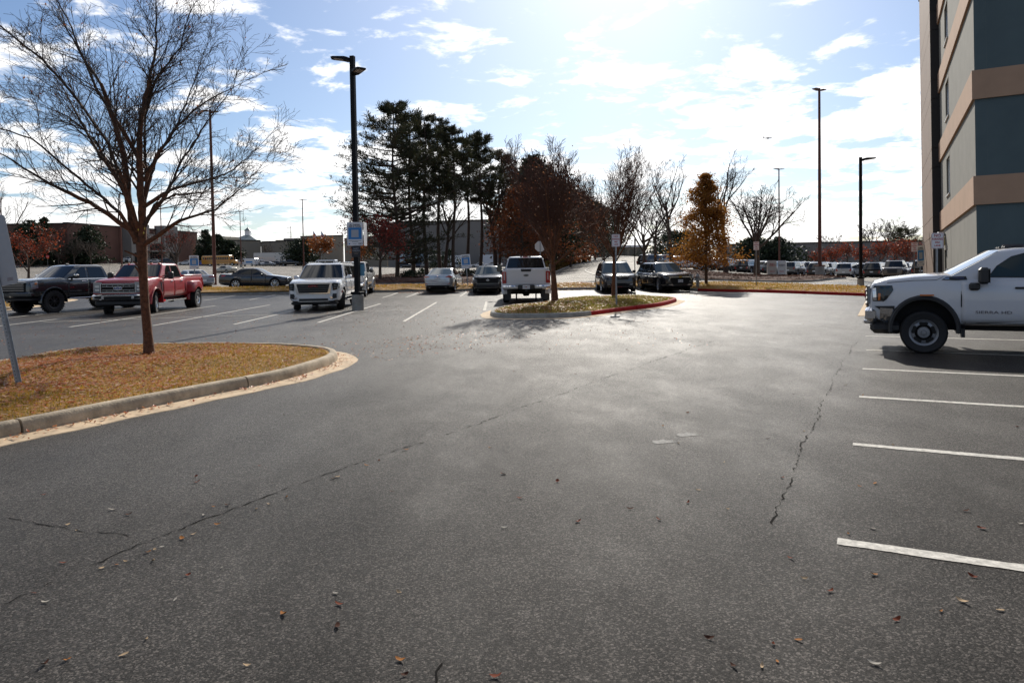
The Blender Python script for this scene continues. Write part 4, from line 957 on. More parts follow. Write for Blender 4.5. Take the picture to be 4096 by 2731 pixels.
def suv_spec(**k):
    P = dict(L=4.8, w=.98, r=.37, arch=.43, axles=(.92,3.75), tw=.24, sill=.36, rim=.26, spokes=5, spw=.12,
        top=[(0,.72),(.04,.90),(.2,.98),(.6,1.04),(1.25,1.09),(1.5,1.05),(4.4,1.08),(4.7,1.05),(4.8,.85)], bot=[(0,.30),(.25,.24),(1.4,.28),(4.2,.3),(4.8,.40)],
        wid=[(0,.74),(.08,.86),(.25,.93),(.6,.985),(1,1.0),(4.2,1.0),(4.6,.96),(4.8,.88)],
        cab=dict(b0=1.18, r0=1.95, r1=4.3, b1=4.7, wb=.90, wr=.70, z0=1.04, z1=1.70, bow=.16, bowr=.08, ws=(.05,.92), rw=(.15,.88), wsk=.94, rwk=.88),
        doors=[(1.5,2.5),(2.53,3.4)], wins=[[(1.82,.1),(2.48,.1),(2.48,.84),(2.3,.83),(2.02,.5)],[(2.56,.1),(3.35,.1),(3.35,.84),(2.56,.84)],[(3.42,.1),(4.35,.16),(4.2,.78),(3.42,.84)]], paint=None, handle=.14)
    P.update(k); return P

# silver sedan from behind
ps = paint('silver', (.50,.52,.54), .45, .26)
c = Car('sedan', 'silver sedan seen from behind between the light pole and the white pickup', 'sedan', sedan_spec(paint=ps, cab=dict(b0=1.28, r0=2.2, r1=3.3, b1=4.3, wb=.84, wr=.62, z0=.92, z1=1.44, bow=.16, bowr=.14, ws=(.06,.92), rw=(.18,.90), rwk=.9, wsk=.94, rwglass=M_glass2)))
c.plate('tail_lamp', [(.30,.80),(.86,.86),(.80,.97),(.66,.98),(.50,.90)], 4.76, .08, M_red, rear=True, mirror=True)
c.sideplate('tail_lamp', [(4.35,.95),(4.78,.93),(4.78,.85),(4.5,.88)], M_red, .012, .03)
o = c.plate_no(4.86, .84, '', w=.30, h=.15); text_obj('TX', .07, M_redink, o, frame((c.X(4.876), 0, .84), (0,-1,0), (0,0,1)), .001)
MB().box(c.X(4.874), c.X(4.87), -.14, .14, .885, .912).build('plate_band', M_blue, o)
c.box('rear_diffuser', 4.6, 4.89, -.72, .72, .28, .42, M_black, c=.06)
c.box('rear_bumper', 4.55, 4.88, -.78, .78, .42, .66, ps, c=.08)
c.box('bumper_trim', 4.6, 4.90, -.66, .66, .40, .43, M_alu, c=.01)
c.plate('reflector', [(.62,.46),(.76,.48),(.76,.52),(.62,.50)], 4.86, .03, M_red, rear=True, mirror=True)
c.plate('boot_shut_line', [(-.52,.70),(.52,.70),(.50,.712),(-.50,.712)], 4.85, .025, M_dark, rear=True)
c.oval('badge', 4.86, 0, .97, .045, .035, M_chrome, rear=True); c.mirrors(1.85, .95, (.1,.17,.12), arm=.04, m=ps)
c.box('exhaust', 4.7, 4.9, .45, .55, .24, .30, M_chrome, mirror=True)
head_on(c, (-3.35,47.4), (-3.62,44.2), -1)

# dark crossover facing the camera
pk = paint('crossover_charcoal', (.02,.022,.025), .4, .24)
c = Car('crossover', 'black crossover facing the camera beside a blue and white parking sign', 'crossover', suv_spec(L=4.35, w=.90, r=.345, paint=pk, axles=(.85,3.5), cab=dict(b0=1.12, r0=1.85, r1=3.85, b1=4.25, wb=.83, wr=.62, z0=1.0, z1=1.60, bow=.16, bowr=.08, ws=(.06,.92), rw=(.15,.88), wsk=.95, wsglass=M_glass2), doors=[(1.4,2.35),(2.38,3.2)], wins=[[(1.72,.1),(2.33,.1),(2.33,.84),(2.2,.83),(1.95,.5)],[(2.4,.1),(3.15,.1),(3.15,.84),(2.4,.84)]]))
c.plate('grille', [(-.62,.60),(.62,.60),(.70,.90),(-.70,.90)], .05, .06, M_dark)
for k in range(3): c.plate('day_lamp', [(.60,.62+k*.075),(.76,.63+k*.075),(.76,.645+k*.075),(.60,.64+k*.075)], .03, .05, M_clear, mirror=True)
c.plate('headlight', [(.50,.88),(.78,.86),(.80,.93),(.52,.94)], .06, .06, M_glass, mirror=True)
c.oval('badge', -.012, 0, .77, .075, .06, M_alu, depth=.012)
o = c.oval('badge_field', -.022, 0, .77, .055, .042, M_dark, depth=.004); MB().rbox(c.X(-.03), c.X(-.02), -.085, .085, .758, .782, .004).build('badge_bar', M_alu, c.root)
c.box('bumper', -.03, .3, -.7, .7, .30, .58, M_black, c=.08); c.mirrors(1.7, 1.02, (.1,.17,.13), arm=.05); c.wipers()
c.place(-1.47, 43.9, (.03,-1))

# dark blue-black SUV facing the camera
pp = paint('suv_black', (.012,.013,.018), .3, .18)
c = Car('suv', 'black SUV with roof rails facing the camera behind the second red-barked tree', 'suv', suv_spec(L=4.94, w=1.0, r=.38, paint=pp, axles=(.95,3.77), cab=dict(b0=1.18, r0=1.98, r1=4.4, b1=4.82, wb=.92, wr=.72, z0=1.08, z1=1.74, bow=.16, bowr=.08, ws=(.05,.92), rw=(.15,.88), wsk=.94, wsglass=M_glass2)))
c.plate('grille', [(-.45,.72),(.45,.72),(.55,.94),(-.55,.94)], .05, .06, M_black); c.plate('grille_bar', [(-.5,.90),(.5,.90),(.54,.94),(-.54,.94)], -.015, .015, M_chrome)
c.plate('headlight', [(.50,.82),(.80,.86),(.86,1.0),(.55,.96)], .09, .08, M_clear, mirror=True)
text_obj('H', .12, M_chrome, c.root, frame((c.X(-.03), 0, .84), (0,1,0), (0,0,1)), .01, name='badge')
c.box('bumper', -.03, .3, -.80, .80, .28, .60, pp, c=.1); c.plate('fog_lamp', [(.55,.42),(.72,.44),(.72,.50),(.55,.49)], -.02, .03, M_clear, mirror=True)
c.plate('lower_intake', [(-.5,.36),(.5,.36),(.5,.5),(-.5,.5)], -.02, .02, M_dark)
c.mirrors(1.75, 1.08, (.12,.2,.16), arm=.06); c.wipers()
for q in (1, -1): MB().path([(c.X(2.2), q*.68, 1.75),(c.X(2.35), q*.68, 1.81),(c.X(4.1), q*.68, 1.81),(c.X(4.25), q*.68, 1.75)], .022).build('roof_rail', M_alu, c.root)
c.place(6.15, 43.0, (-.02,-1))

# black crossover with silver grille bar
c = Car('crossover', 'glossy black crossover with a silver grille bar by the fire hydrant', 'crossover', suv_spec(L=4.88, w=.97, r=.385, arch=.44, paint=pp, axles=(.96,3.82), steer=-8,
    cab=dict(b0=1.3, r0=2.1, r1=4.0, b1=4.7, wb=.89, wr=.66, z0=1.03, z1=1.68, bow=.18, bowr=.1, ws=(.05,.92), rw=(.2,.9), wsk=.95, wsglass=M_glass2)))
c.plate('grille', [(-.42,.42),(.42,.42),(.62,.66),(.52,.80),(-.52,.80),(-.62,.66)], .03, .05, M_dark)
c.plate('grille_bar', [(-.86,.90),(-.56,.80),(.56,.80),(.86,.90),(.56,.85),(-.56,.85)], -.02, .03, M_chrome)
c.plate('grille_bar', [(.56,.83),(.66,.66),(.70,.66),(.62,.84)], -.02, .03, M_chrome, mirror=True)
c.plate('day_lamp', [(.56,.90),(.86,.93),(.86,.955),(.58,.93)], .08, .07, M_clear, mirror=True)
c.plate('headlight', [(.62,.56),(.80,.62),(.80,.76),(.66,.7)], .08, .07, M_glass, mirror=True)
c.plate('bumper_trim', [(.40,.34),(.74,.38),(.50,.44)], .0, .05, M_alu, mirror=True)
c.box('bumper', -.02, .3, -.76, .76, .26, .40, M_black, c=.06)
M_gold = mat('gold_emblem', (.6,.42,.08), .25, .7)
bd = MB().rbox(c.X(-.06), c.X(-.035), -.09, .09, .815, .845, .005).rbox(c.X(-.062), c.X(-.036), -.035, .035, .80, .86, .005).build('badge', M_gold, c.root)
c.plate_no(-.05, .60, 'XKV 2036', rear=False, w=.30, h=.15)
c.mirrors(1.9, 1.05, (.12,.18,.14), arm=.05); c.wipers()
c.place(9.05, 43.0, (.19,-.98))

# black sedan side-on beyond the verge
pb = paint('sedan_darkblue', (.022,.026,.034), .4, .22)
SED = dict(rim=.25, spokes=8, spw=.075)
c = Car('sedan', 'dark grey-blue sedan side-on beyond the verge, between the red pickup and the white SUV', 'sedan', sedan_spec(L=4.67, w=.90, paint=pb, axles=(.9,3.63), trim=M_black, **SED))
c.sideplate('headlight', [(.10,.74),(.5,.80),(.42,.70),(.12,.66)], M_clear, .012, .04); c.sideplate('tail_lamp', [(4.25,.95),(4.62,.96),(4.62,.84),(4.4,.86)], M_red, .012, .03)
c.plate('tail_lamp', [(.35,.84),(.72,.84),(.72,.94),(.35,.92)], 4.62, .06, M_red, rear=True, mirror=True); c.plate('grille', [(-.5,.34),(.5,.34),(.5,.5),(-.5,.5)], .01, .04, M_black)
c.mirrors(1.75, .93, (.1,.16,.12), arm=.04, m=pb); c.box('roof_antenna', 3.3, 3.45, -.02, .02, 1.41, 1.47, M_black)
c.place(-19.0, 53.8, (1,.02), 1.05)
# silver sedan behind the red pickup
c = Car('sedan', 'silver sedan half hidden behind the red pickup bed, tail towards the dark sedan', 'sedan', sedan_spec(paint=ps, **SED))
c.plate('tail_lamp', [(.30,.84),(.80,.86),(.78,.96),(.34,.95)], 4.76, .08, M_red, rear=True, mirror=True); c.sideplate('tail_lamp', [(4.4,.97),(4.78,.96),(4.78,.85),(4.55,.86)], M_red, .012, .03)
c.plate_no(4.86, .62, '', w=.3, h=.14); c.box('rear_bumper', 4.5, 4.88, -.78, .78, .36, .58, ps, c=.08); c.box('bumper_trim', 4.6, 4.9, -.6, .6, .28, .36, M_black, c=.03); c.mirrors(1.8, .94, (.1,.16,.12), arm=.04, m=ps)
c.place(-24.9, 55.8, (-.72,.69))
# old beige sedan further off
c = Car('sedan', 'small beige sedan in the distance just behind the roof of the dark sedan', 'sedan', sedan_spec(L=4.6, paint=paint('beige', (.42,.39,.33), .3)))
c.plate('tail_lamp', [(.35,.76),(.75,.78),(.75,.92),(.35,.92)], 4.56, .08, M_red, rear=True, mirror=True)
x, y, z = bear(-.400, 138); c.place(x, y, (-.9,.4))

# ---- simple vehicles for the far lots: body, cabin, glass, wheels, lamps -------------------
def simple(name, P, rear=True, rails=True):
    c = Car(name, 'x', 'suv', P)
    zt = interp(P['L']-.15, P['top'])
    if rear:
        c.plate('tail_lamp', [(.62*c.w,zt-.32),(.86*c.w,zt-.3),(.88*c.w,zt+.02),(.80*c.w,zt+.02)], P['L']-.04, .05, M_red, rear=True, mirror=True)
        c.plate('number_plate', [(-.16,.62),(.16,.62),(.16,.76),(-.16,.76)], P['L'], .02, M_plate, rear=True)
        c.box('rear_bumper', P['L']-.3, P['L']+.03, -.8*c.w, .8*c.w, .30, .56, M_black, c=.06)
    c.plate('headlight', [(.5*c.w,zt-.35),(.82*c.w,zt-.32),(.84*c.w,zt-.2),(.55*c.w,zt-.22)], .08, .06, M_clear, mirror=True)
    c.plate('grille', [(-.45*c.w,.5),(.45*c.w,.5),(.5*c.w,zt-.22),(-.5*c.w,zt-.22)], .02, .04, M_black)
    if rails:
        for q in (1, -1): MB().tube((c.X(P['cab']['r0']+.3), q*(P['cab']['wr']-.05), P['cab']['z1']+.03), (c.X(P['cab']['r1']-.2), q*(P['cab']['wr']-.05), P['cab']['z1']+.03), .02, .02, 6).build('roof_rail', M_alu, c.root)
    c.mirrors(P['cab']['b0']+.55, P['cab']['z0']+.02, (.11,.18,.14), arm=.04)
    return c
pn = paint('lot_white', (.70,.71,.72)); pgr = paint('lot_grey', (.16,.165,.17), .5); pbl = paint('lot_black', (.012,.012,.014), .2, .18); psi = paint('lot_silver', (.45,.46,.47), .5); pbr = paint('lot_brown', (.10,.075,.055), .5); pnv = paint('lot_navy', (.02,.03,.07), .4); pbu = paint('lot_blue', (.03,.07,.35), .4)
boxy = dict(L=4.85, w=.965, top=[(0,.8),(.04,1.0),(.2,1.06),(1.2,1.12),(1.4,1.08),(4.7,1.12),(4.85,1.05)], bot=[(0,.32),(.25,.28),(4.4,.32),(4.85,.42)], wid=[(0,.86),(.1,.94),(.4,.99),(4.5,1.0),(4.85,.95)],
            cab=dict(b0=1.2, r0=1.75, r1=4.55, b1=4.76, wb=.90, wr=.76, z0=1.07, z1=1.76, bow=.12, bowr=.05, ws=(.06,.92), rw=(.12,.88), wsk=.93, rwk=.88))
PROTO = {'suv': simple('suv', suv_spec(L=4.98, w=.985, paint=pn, cab=dict(b0=1.22, r0=1.98, r1=4.5, b1=4.86, wb=.91, wr=.70, z0=1.04, z1=1.72, bow=.16, bowr=.08, ws=(.05,.92), rw=(.2,.86), wsk=.94, rwk=.86))),
         'boxy': simple('suv', suv_spec(**boxy, paint=pn)),
         'sedan': simple('sedan', sedan_spec(paint=pn), rails=False),
         'truck': simple('pickup_truck', truck_spec(paint=pn), rails=False)}
for k, c in PROTO.items():
    c.paintparts = None
def stamp(kind, m, label, cat, group, x, y, heading, scale=1., z=None):
    """a copy of one of the simple vehicles with its own paint"""
    p = PROTO[kind]; r = p.root if not getattr(p, 'used', False) else copy_tree(p.root); p.used = True
    tag(r, label, cat, group); r.location = (x, y, gz(x, y) if z is None else z); r.rotation_euler = (0, 0, math.atan2(heading[1], heading[0])); r.scale = (scale,)*3
    for ch in r.children_recursive:
        for sl_ in ch.material_slots:
            if sl_.material and sl_.material.name.startswith('paint_'):
                sl_.link = 'OBJECT'; sl_.material = m
    return r
names = {pn:'white', pgr:'grey', pbl:'black', psi:'silver', pbr:'brown', pnv:'navy', pbu:'blue'}
ordn = ['first','second','third','fourth','fifth','sixth','seventh','eighth','ninth','tenth','eleventh','twelfth','thirteenth','fourteenth','fifteenth','sixteenth','seventeenth','eighteenth','nineteenth','twentieth']
# right lot: front row measured one by one, (bearing, distance, kind, paint, heading)
front = [(.283,104,'boxy',pgr),(.325,101,'boxy',pn),(.358,98,'suv',pgr),(.392,95,'suv',pn),(.421,90,'suv',pbl),(.462,85,'boxy',psi),(.501,79,'suv',pbl)]
H1 = Vector((.60,.80))
for i, (r, Y, k, m) in enumerate(front):
    x, y, z = bear(r, Y); stamp(k, m, f'{names[m]} SUV, {ordn[i]} from the left in the front row of the right lot', 'suv', 'SUVs parked in the right lot', x+H1.x*2.3, y+H1.y*2.3, H1)
for i, (r, Y, k, m, hd) in enumerate([(.533,75,'boxy',pbr,(-.55,-.83)),(.57,79,'suv',pnv,(-.55,-.83))]):
    x, y, z = bear(r, Y); stamp(k, m, f'{names[m]} SUV facing the camera, left of the hotel' + (', nearest the black single-arm lamp' if i == 0 else ', tucked behind the brown one'), 'suv', 'SUVs parked in the right lot', x, y, hd)
x, y, z = bear(.572, 73); stamp('suv', pbl, 'black SUV with pale rear window beside the far fire lane sign', 'suv', 'SUVs parked in the right lot', x+1.2, y+1.8, H1)
x, y, z = bear(.598, 77); stamp('sedan', pn, 'white car at the edge of the hotel wall in the right lot', 'sedan', 'SUVs parked in the right lot', x, y, (-.5,-.85))
# rows behind
R = random.Random(11); dirr = Vector((-.80,.60)); row0 = Vector(bear(.47, 84)[:2])
for row in range(1, 9):
    n = 17; cnt = 0
    for k in range(n):
        p = row0 + Vector((H1.x, H1.y))*(row*6.6 + (4.5 if row % 2 else 0)*0) + dirr*(-16 + k*3.0) + Vector((R.uniform(-.2,.2), R.uniform(-.4,.4)))
        rr = p.x/p.y
        if rr < .25 or rr > .64 or R.random() < .10: continue
        if rr < .27 and p.y > 130: continue
        cnt += 1; m = R.choice([pn,pn,pn,pgr,pgr,pgr,pbl,pbl,pbl,pbl,psi,pnv,pnv]); k_ = R.choice(['suv','suv','boxy'])
        stamp(k_, m, f'{names[m]} SUV, {ordn[cnt-1]} from the right in the {ordn[row]} row of the lot', 'suv', 'SUVs parked in the right lot', p.x, p.y, H1 if row % 3 else -H1)
# left of the orange tree: black SUV and the white crossover on the raised lot
x, y, z = bear(.196, 101); stamp('suv', pbl, 'black SUV on the raised lot at the crest of the road', 'suv', 'cars on the raised lot', x, y, (.75,.66), z=z)
x, y, z = bear(.215, 108); stamp('suv', pgr, 'dark SUV with sun on its roof right behind the black one on the raised lot', 'suv', 'cars on the raised lot', x, y, (.75,.66), z=z)
x, y, z = bear(.244, 93); stamp('suv', pn, 'white crossover side-on above the mulch bed, behind the orange tree', 'suv', 'cars on the raised lot', x, y, (1,-.12), z=z)
x, y, z = bear(.268, 98); stamp('suv', pbl, 'black SUV mostly hidden by the orange tree trunk', 'suv', 'cars on the raised lot', x, y, H1, z=z)
# far left lot
G1 = 'cars in the distant left lot'
for r, Y, k, m, hd, lab in [(-.535,215,'truck',psi,(.45,-.9),'silver pickup driving alone across the distant left lot'),(-.494,222,'sedan',psi,(1,.1),'silver sedan by the grey mall entrance'),(-.476,222,'suv',pbl,(1,.2),'black SUV by the grey mall entrance'),
        (-.452,215,'sedan',pn,(-1,.1),'white sedan side-on left of the school bus'),(-.437,222,'suv',pnv,(1,.1),'dark navy SUV just left of the school bus'),(-.431,214,'sedan',pbu,(1,-.1),'bright blue car at the tail of the school bus'),
        (-.379,224,'suv',pbl,(.3,-1),'black SUV between the school bus and the white van'),(-.3485,215,'suv',psi,(.6,-.8),'silver SUV right of the white van'),(-.3375,214,'sedan',pgr,(1,-.1),'grey sedan behind the roof of the dark sedan'),(-.327,218,'sedan',pbl,(-1,.1),'black sedan left of the distant dark pickup'),
        (-.308,216,'truck',pbl,(1,-.06),'black pickup side-on in front of the beige mall'),(-.290,222,'suv',pn,(.5,-.9),'white SUV at the right end of the distant dark pickup')]:
    x, y, z = bear(r, Y); stamp(k, m, lab, {'truck':'pickup truck'}.get(k, k), G1, x, y, hd)
G2 = 'cars seen between the pine trunks'
for r, Y, k, m, hd, lab in [(-.146,190,'sedan',pbl,(1,0),'black car between the pines, furthest left'),(-.131,195,'suv',pnv,(-1,0),'navy SUV between the second and third pine trunks'),(-.113,185,'suv',pgr,(1,.1),'dark grey SUV beside the parking sign trunks'),(-.098,190,'suv',pnv,(1,0),'blue SUV behind the silver sedan'),(-.077,188,'suv',pn,(-1,.05),'white SUV side-on between two thin pine trunks'),(-.045,190,'sedan',pn,(-1,0),'white car behind the black crossover'),(-.026,178,'sedan',psi,(-.8,.5),'silver car with red tail lamp just left of the white pickup')]:
    x, y, z = bear(r, Y); stamp(k, m, lab, k, G2, x, y, hd)

# ---- school bus, vans, trailers far off ---------------------------------------------------
def bus(r, Y, hd):
    x, y, z = bear(r, Y); t = thing('school_bus', 'yellow school bus side-on in the far left lot', 'bus', (x, y, z), math.atan2(hd[1], hd[0]))
    yb = paint('bus_yellow', (.62,.27,.015), rough=.35)
    ring = lambda X, w, z0, z1: [(X,-w,z0),(X,w,z0),(X,w,z1-.35),(X,w*.82,z1-.08),(X,w*.4,z1),(X,-w*.4,z1),(X,-w*.82,z1-.08),(X,-w,z1-.35)]
    MB().loft([ring(-5.2,1.2,.75,3.05), ring(-5.1,1.25,.7,3.15), ring(3.3,1.25,.7,3.15), ring(3.5,1.2,.75,3.05)]).build('body', yb, t, smooth=40)
    MB().rbox(3.45, 5.1, -1.0, 1.0, .65, 1.75, .15).build('hood', yb, t, smooth=40); MB().rbox(-5.0, 3.2, -.95, .95, 3.1, 3.19, .03).build('roof', paint('bus_roof', (.7,.68,.6)), t)
    for q in (1, -1):
        for k in range(12): MB().rbox(-4.85+k*.68, -4.3+k*.68, min(q*1.235,q*1.27), max(q*1.235,q*1.27), 2.0, 2.65, .02).build('window', M_glass, t)
        for zz in (1.2, 1.75): MB().box(-5.1, 3.3, min(q*1.24,q*1.262), max(q*1.24,q*1.262), zz, zz+.07).build('rub_rail', M_black, t)
        for X in (-2.6, 4.3):
            w = MB().lathe([(0,-.14),(.5,-.14),(.5,.14),(0,.14)], 'Y', (0,0,0), 18).build('wheel', M_tyre, t, (X, q*1.08, .5)); MB().lathe([(0,-.15),(.24,-.16),(.24,.16),(0,.15)], 'Y', n=14).build('rim', M_alu, w)
        MB().rbox(-5.24, -5.18, min(q*.55,q*1.05), max(q*.55,q*1.05), 1.9, 2.6, .01).build('rear_window', M_glass, t)
        MB().rbox(-5.24, -5.18, min(q*.8,q*1.05), max(q*.8,q*1.05), 1.3, 1.5, .01).build('tail_lamp', M_red, t)
        MB().rbox(3.9, 4.0, min(q*1.3,q*1.5), max(q*1.3,q*1.5), 1.9, 2.4, .03).build('wing_mirror', M_black, t)
    MB().rbox(-5.25, -5.18, -.4, .4, 1.0, 2.7, .02).build('rear_door', M_glass, t); MB().rbox(3.48, 3.53, -1.0, 1.0, 1.85, 2.7, .02).build('windscreen', M_glass, t)
bus(-.405, 212, (1,-.12))
def van(r, Y, hd, label, m, group, win=True, L_=5.6, H=2.25):
    x, y, z = bear(r, Y); t = thing('cargo_van', label, 'van', (x, y, z), math.atan2(hd[1], hd[0]), group); h = L_/2
    prof = [(-h,.45),(h,.42),(h+.02,.85),(h-.25,1.1),(h-.95,1.25),(h-1.65,H-.12),(h-1.95,H),(-h+.15,H),(-h,H-.15)]
    rings = []
    for q, k in ((-1,.96),(-.94,1.),(.94,1.),(1,.96)): rings.append([(X*(.995 if abs(q)==1 else 1), q*.98, .45+(Z-.45)*k) for X, Z in prof])
    MB().loft(rings).build('body', m, t, smooth=30)
    for q in (1, -1):
        MB().prism([(h-1.15,q*.985,1.3),(h-2.0,q*.985,1.3),(h-2.0,q*.985,H-.25),(h-1.7,q*.985,H-.25)], (0,q*.012,0)).build('window', M_glass, t)
        if win: MB().rbox(-h+.4, h-2.2, min(q*.98,q*1.0), max(q*.98,q*1.0), 1.3, H-.28, .01).build('window', M_glass, t)
        else: MB().rbox(-h+.8, h-2.6, min(q*.982,q*.998), max(q*.982,q*.998), 1.0, 1.4, .004).build('side_graphic', M_blue, t)
        for X in (h-.95, -h+1.05):
            w = MB().lathe([(0,-.12),(.36,-.12),(.36,.12),(0,.12)], 'Y', n=18).build('wheel', M_tyre, t, (X, q*.88, .36)); MB().lathe([(0,-.13),(.2,-.14),(.2,.14),(0,.13)], 'Y', n=12).build('rim', M_alu, w)
        MB().rbox(-h-.02, -h+.05, min(q*.8,q*.95), max(q*.8,q*.95), .9, 1.3, .01).build('tail_lamp', M_red, t)
        MB().rbox(h-.05, h+.03, min(q*.6,q*.9), max(q*.6,q*.9), .75, .95, .02).build('headlight', M_clear, t)
    MB().prism([(h-.98,-.85,1.28),(h-.98,.85,1.28),(h-1.62,.78,H-.15),(h-1.62,-.78,H-.15)], (.02,0,.02)).build('windscreen', M_glass, t)
van(-.366, 213, (-1,.25), 'white work van with blue lettering band right of the school bus', pn, G1, win=False)
van(-.262, 150, (-1,.05), 'white passenger van with a long window band just behind the white SUV roof', pn, G1)
def trailer(r, Y, hd, label, L_, m, mark=None):
    x, y, z = bear(r, Y); t = thing('box_trailer', label, 'trailer', (x, y, z), math.atan2(hd[1], hd[0])); h = L_/2
    MB().rbox(-h, h, -1.25, 1.25, 1.1, 3.9, .04).build('box_body', m, t)
    for q in (1, -1):
        MB().box(-h, h, min(q*1.252,q*1.27), max(q*1.252,q*1.27), 1.1, 1.25).build('rail', M_steel, t)
        for X in (-h+1.2, -h+2.4): MB().lathe([(0,-.25),(.5,-.25),(.5,.25),(0,.25)], 'Y', n=16).build('wheel', M_tyre, t, (X, q*.95, .5))
        MB().box(h-2.2, h-2.05, q*.8-.06, q*.8+.06, 0, 1.1).build('landing_leg', M_steel, t)
    if mark: mark(t, h)
trailer(-.328, 236, (1,.05), 'long white box trailer behind the row of cars, below the beige mall', 13.5, paint('trailer_white', (.62,.62,.60)))
def fx_mark(t, h):
    text_obj('Fe', 1.3, M_redink, t, frame((-h+2.2, -1.262, 2.6), (1,0,0), (0,0,1)), .004, name='lettering')
trailer(-.296, 240, (1,.02), 'short white trailer with red letters Fe beside the long one', 6, paint('trailer_white', (.62,.62,.60)), fx_mark)
trailer(-.135, 200, (1,.1), 'pale blue box truck body glimpsed between the pine trunks', 8, paint('trailer_blue', (.30,.42,.52)))
# ================================================================ trees
def tubes(segs, m, name, n=4, smooth=True):
    A = np.array([(*s[0], *s[1], s[2], s[3]) for s in segs], dtype=np.float64); p0, p1, r0, r1 = A[:,:3], A[:,3:6], A[:,6], A[:,7]
    d = p1-p0; d /= np.linalg.norm(d, axis=1)[:,None]+1e-9
    ref = np.where(np.abs(d[:,2:3]) > .9, np.array([[1.,0,0]]), np.array([[0,0,1.]])); a = np.cross(d, ref); a /= np.linalg.norm(a, axis=1)[:,None]+1e-9; b = np.cross(d, a)
    N = len(segs); t = np.arange(n)*2*np.pi/n
    ring = a[:,None,:]*np.cos(t)[None,:,None] + b[:,None,:]*np.sin(t)[None,:,None]
    p0e = p0 - d*r0[:,None]*.3; p1e = p1 + d*r1[:,None]*.3
    V = np.concatenate([p0e[:,None,:]+ring*r0[:,None,None], p1e[:,None,:]+ring*r1[:,None,None]], 1).reshape(-1, 3)
    i = np.arange(n); q = np.stack([i, (i+1)%n, (i+1)%n+n, i+n], 1); F = (np.arange(N)*2*n)[:,None,None]+q[None]
    return quads_mesh(name, V, m, 4, smooth, F.reshape(-1, 4))
def rdir(R, d, ang):
    """direction bent away from d by ang, at a random turn"""
    d = Vector(d).normalized(); a = d.orthogonal().normalized(); a.rotate(Matrix.Rotation(R.uniform(0, 6.283), 3, d))
    return (d*math.cos(ang) + a*math.sin(ang)).normalized()
def grow(R, segs, p, d, ln, r, lv, sp):
    """recursive branching; sp gives counts, angles, length ratios, upward pull and wiggle per level"""
    n = max(2, sp['n'][lv]); p = Vector(p); d = Vector(d).normalized(); r1 = max(sp['rmin'], r*sp.get('taper', .35)); pts = [(p.copy(), d.copy(), r)]
    for i in range(n):
        w = sp['wig'][lv]; d = (d + Vector((R.uniform(-w,w), R.uniform(-w,w), R.uniform(-w,w)+sp['up'][lv]))).normalized()
        q = p + d*(ln/n); ra = r+(r1-r)*i/n; rb = r+(r1-r)*(i+1)/n; segs.append((tuple(p), tuple(q), ra, rb, lv)); p = q; pts.append((p.copy(), d.copy(), rb))
    if lv + 1 < len(sp['n']):
        k = sp['kids'][lv]; k = R.randint(max(1, int(k*.75)), int(k*1.25+.5))
        for j in range(k):
            t = sp['from'][lv] + (1-sp['from'][lv])*(j+R.random())/k; f = t*n; i = min(n-1, int(f)); (a, da, ra), (b, db, rb) = pts[i], pts[i+1]
            pp = a.lerp(b, f-i); cd = rdir(R, da.lerp(db, f-i), rad(R.uniform(*sp['ang'][lv])))
            cd = (cd + Vector((0,0,sp.get('lift', .25)))).normalized()
            grow(R, segs, pp, cd, ln*R.uniform(*sp['len'][lv])*(1.1-.55*t), max(sp['rmin'], (ra+(rb-ra)*(f-i))*sp.get('cr', .6)), lv+1, sp)
def finish_tree(name, label, group, segs, loc, mb, mt, split=1, cat='tree', leaves=None, trunk_n=9, rz=0.):
    t = thing(name, label, cat, loc, rz, group)
    link(tubes([s for s in segs if s[4] < split], mb, 'trunk', trunk_n), 'trunk', t)
    link(tubes([s for s in segs if s[4] >= split], mt, 'crown', 3), 'crown', t)
    if leaves is not None: link(leaves, 'foliage', t)
    return t
def leaf_cards(P, size, m, name='foliage', up=0., aspect=.6):
    P = np.asarray(P); n = len(P); u = RNG.normal(size=(n,3)); u /= np.linalg.norm(u, axis=1)[:,None]; w = RNG.normal(size=(n,3)); v = np.cross(u, w); v /= np.linalg.norm(v, axis=1)[:,None]+1e-9
    u[:,2] += up; s = size*(.6+.8*RNG.random(n))[:,None]; a = u*s*.5; b = v*s*.5*aspect
    V = np.stack([P-a, P-b, P+a, P+b], 1); return quads_mesh(name, V, m, 4)

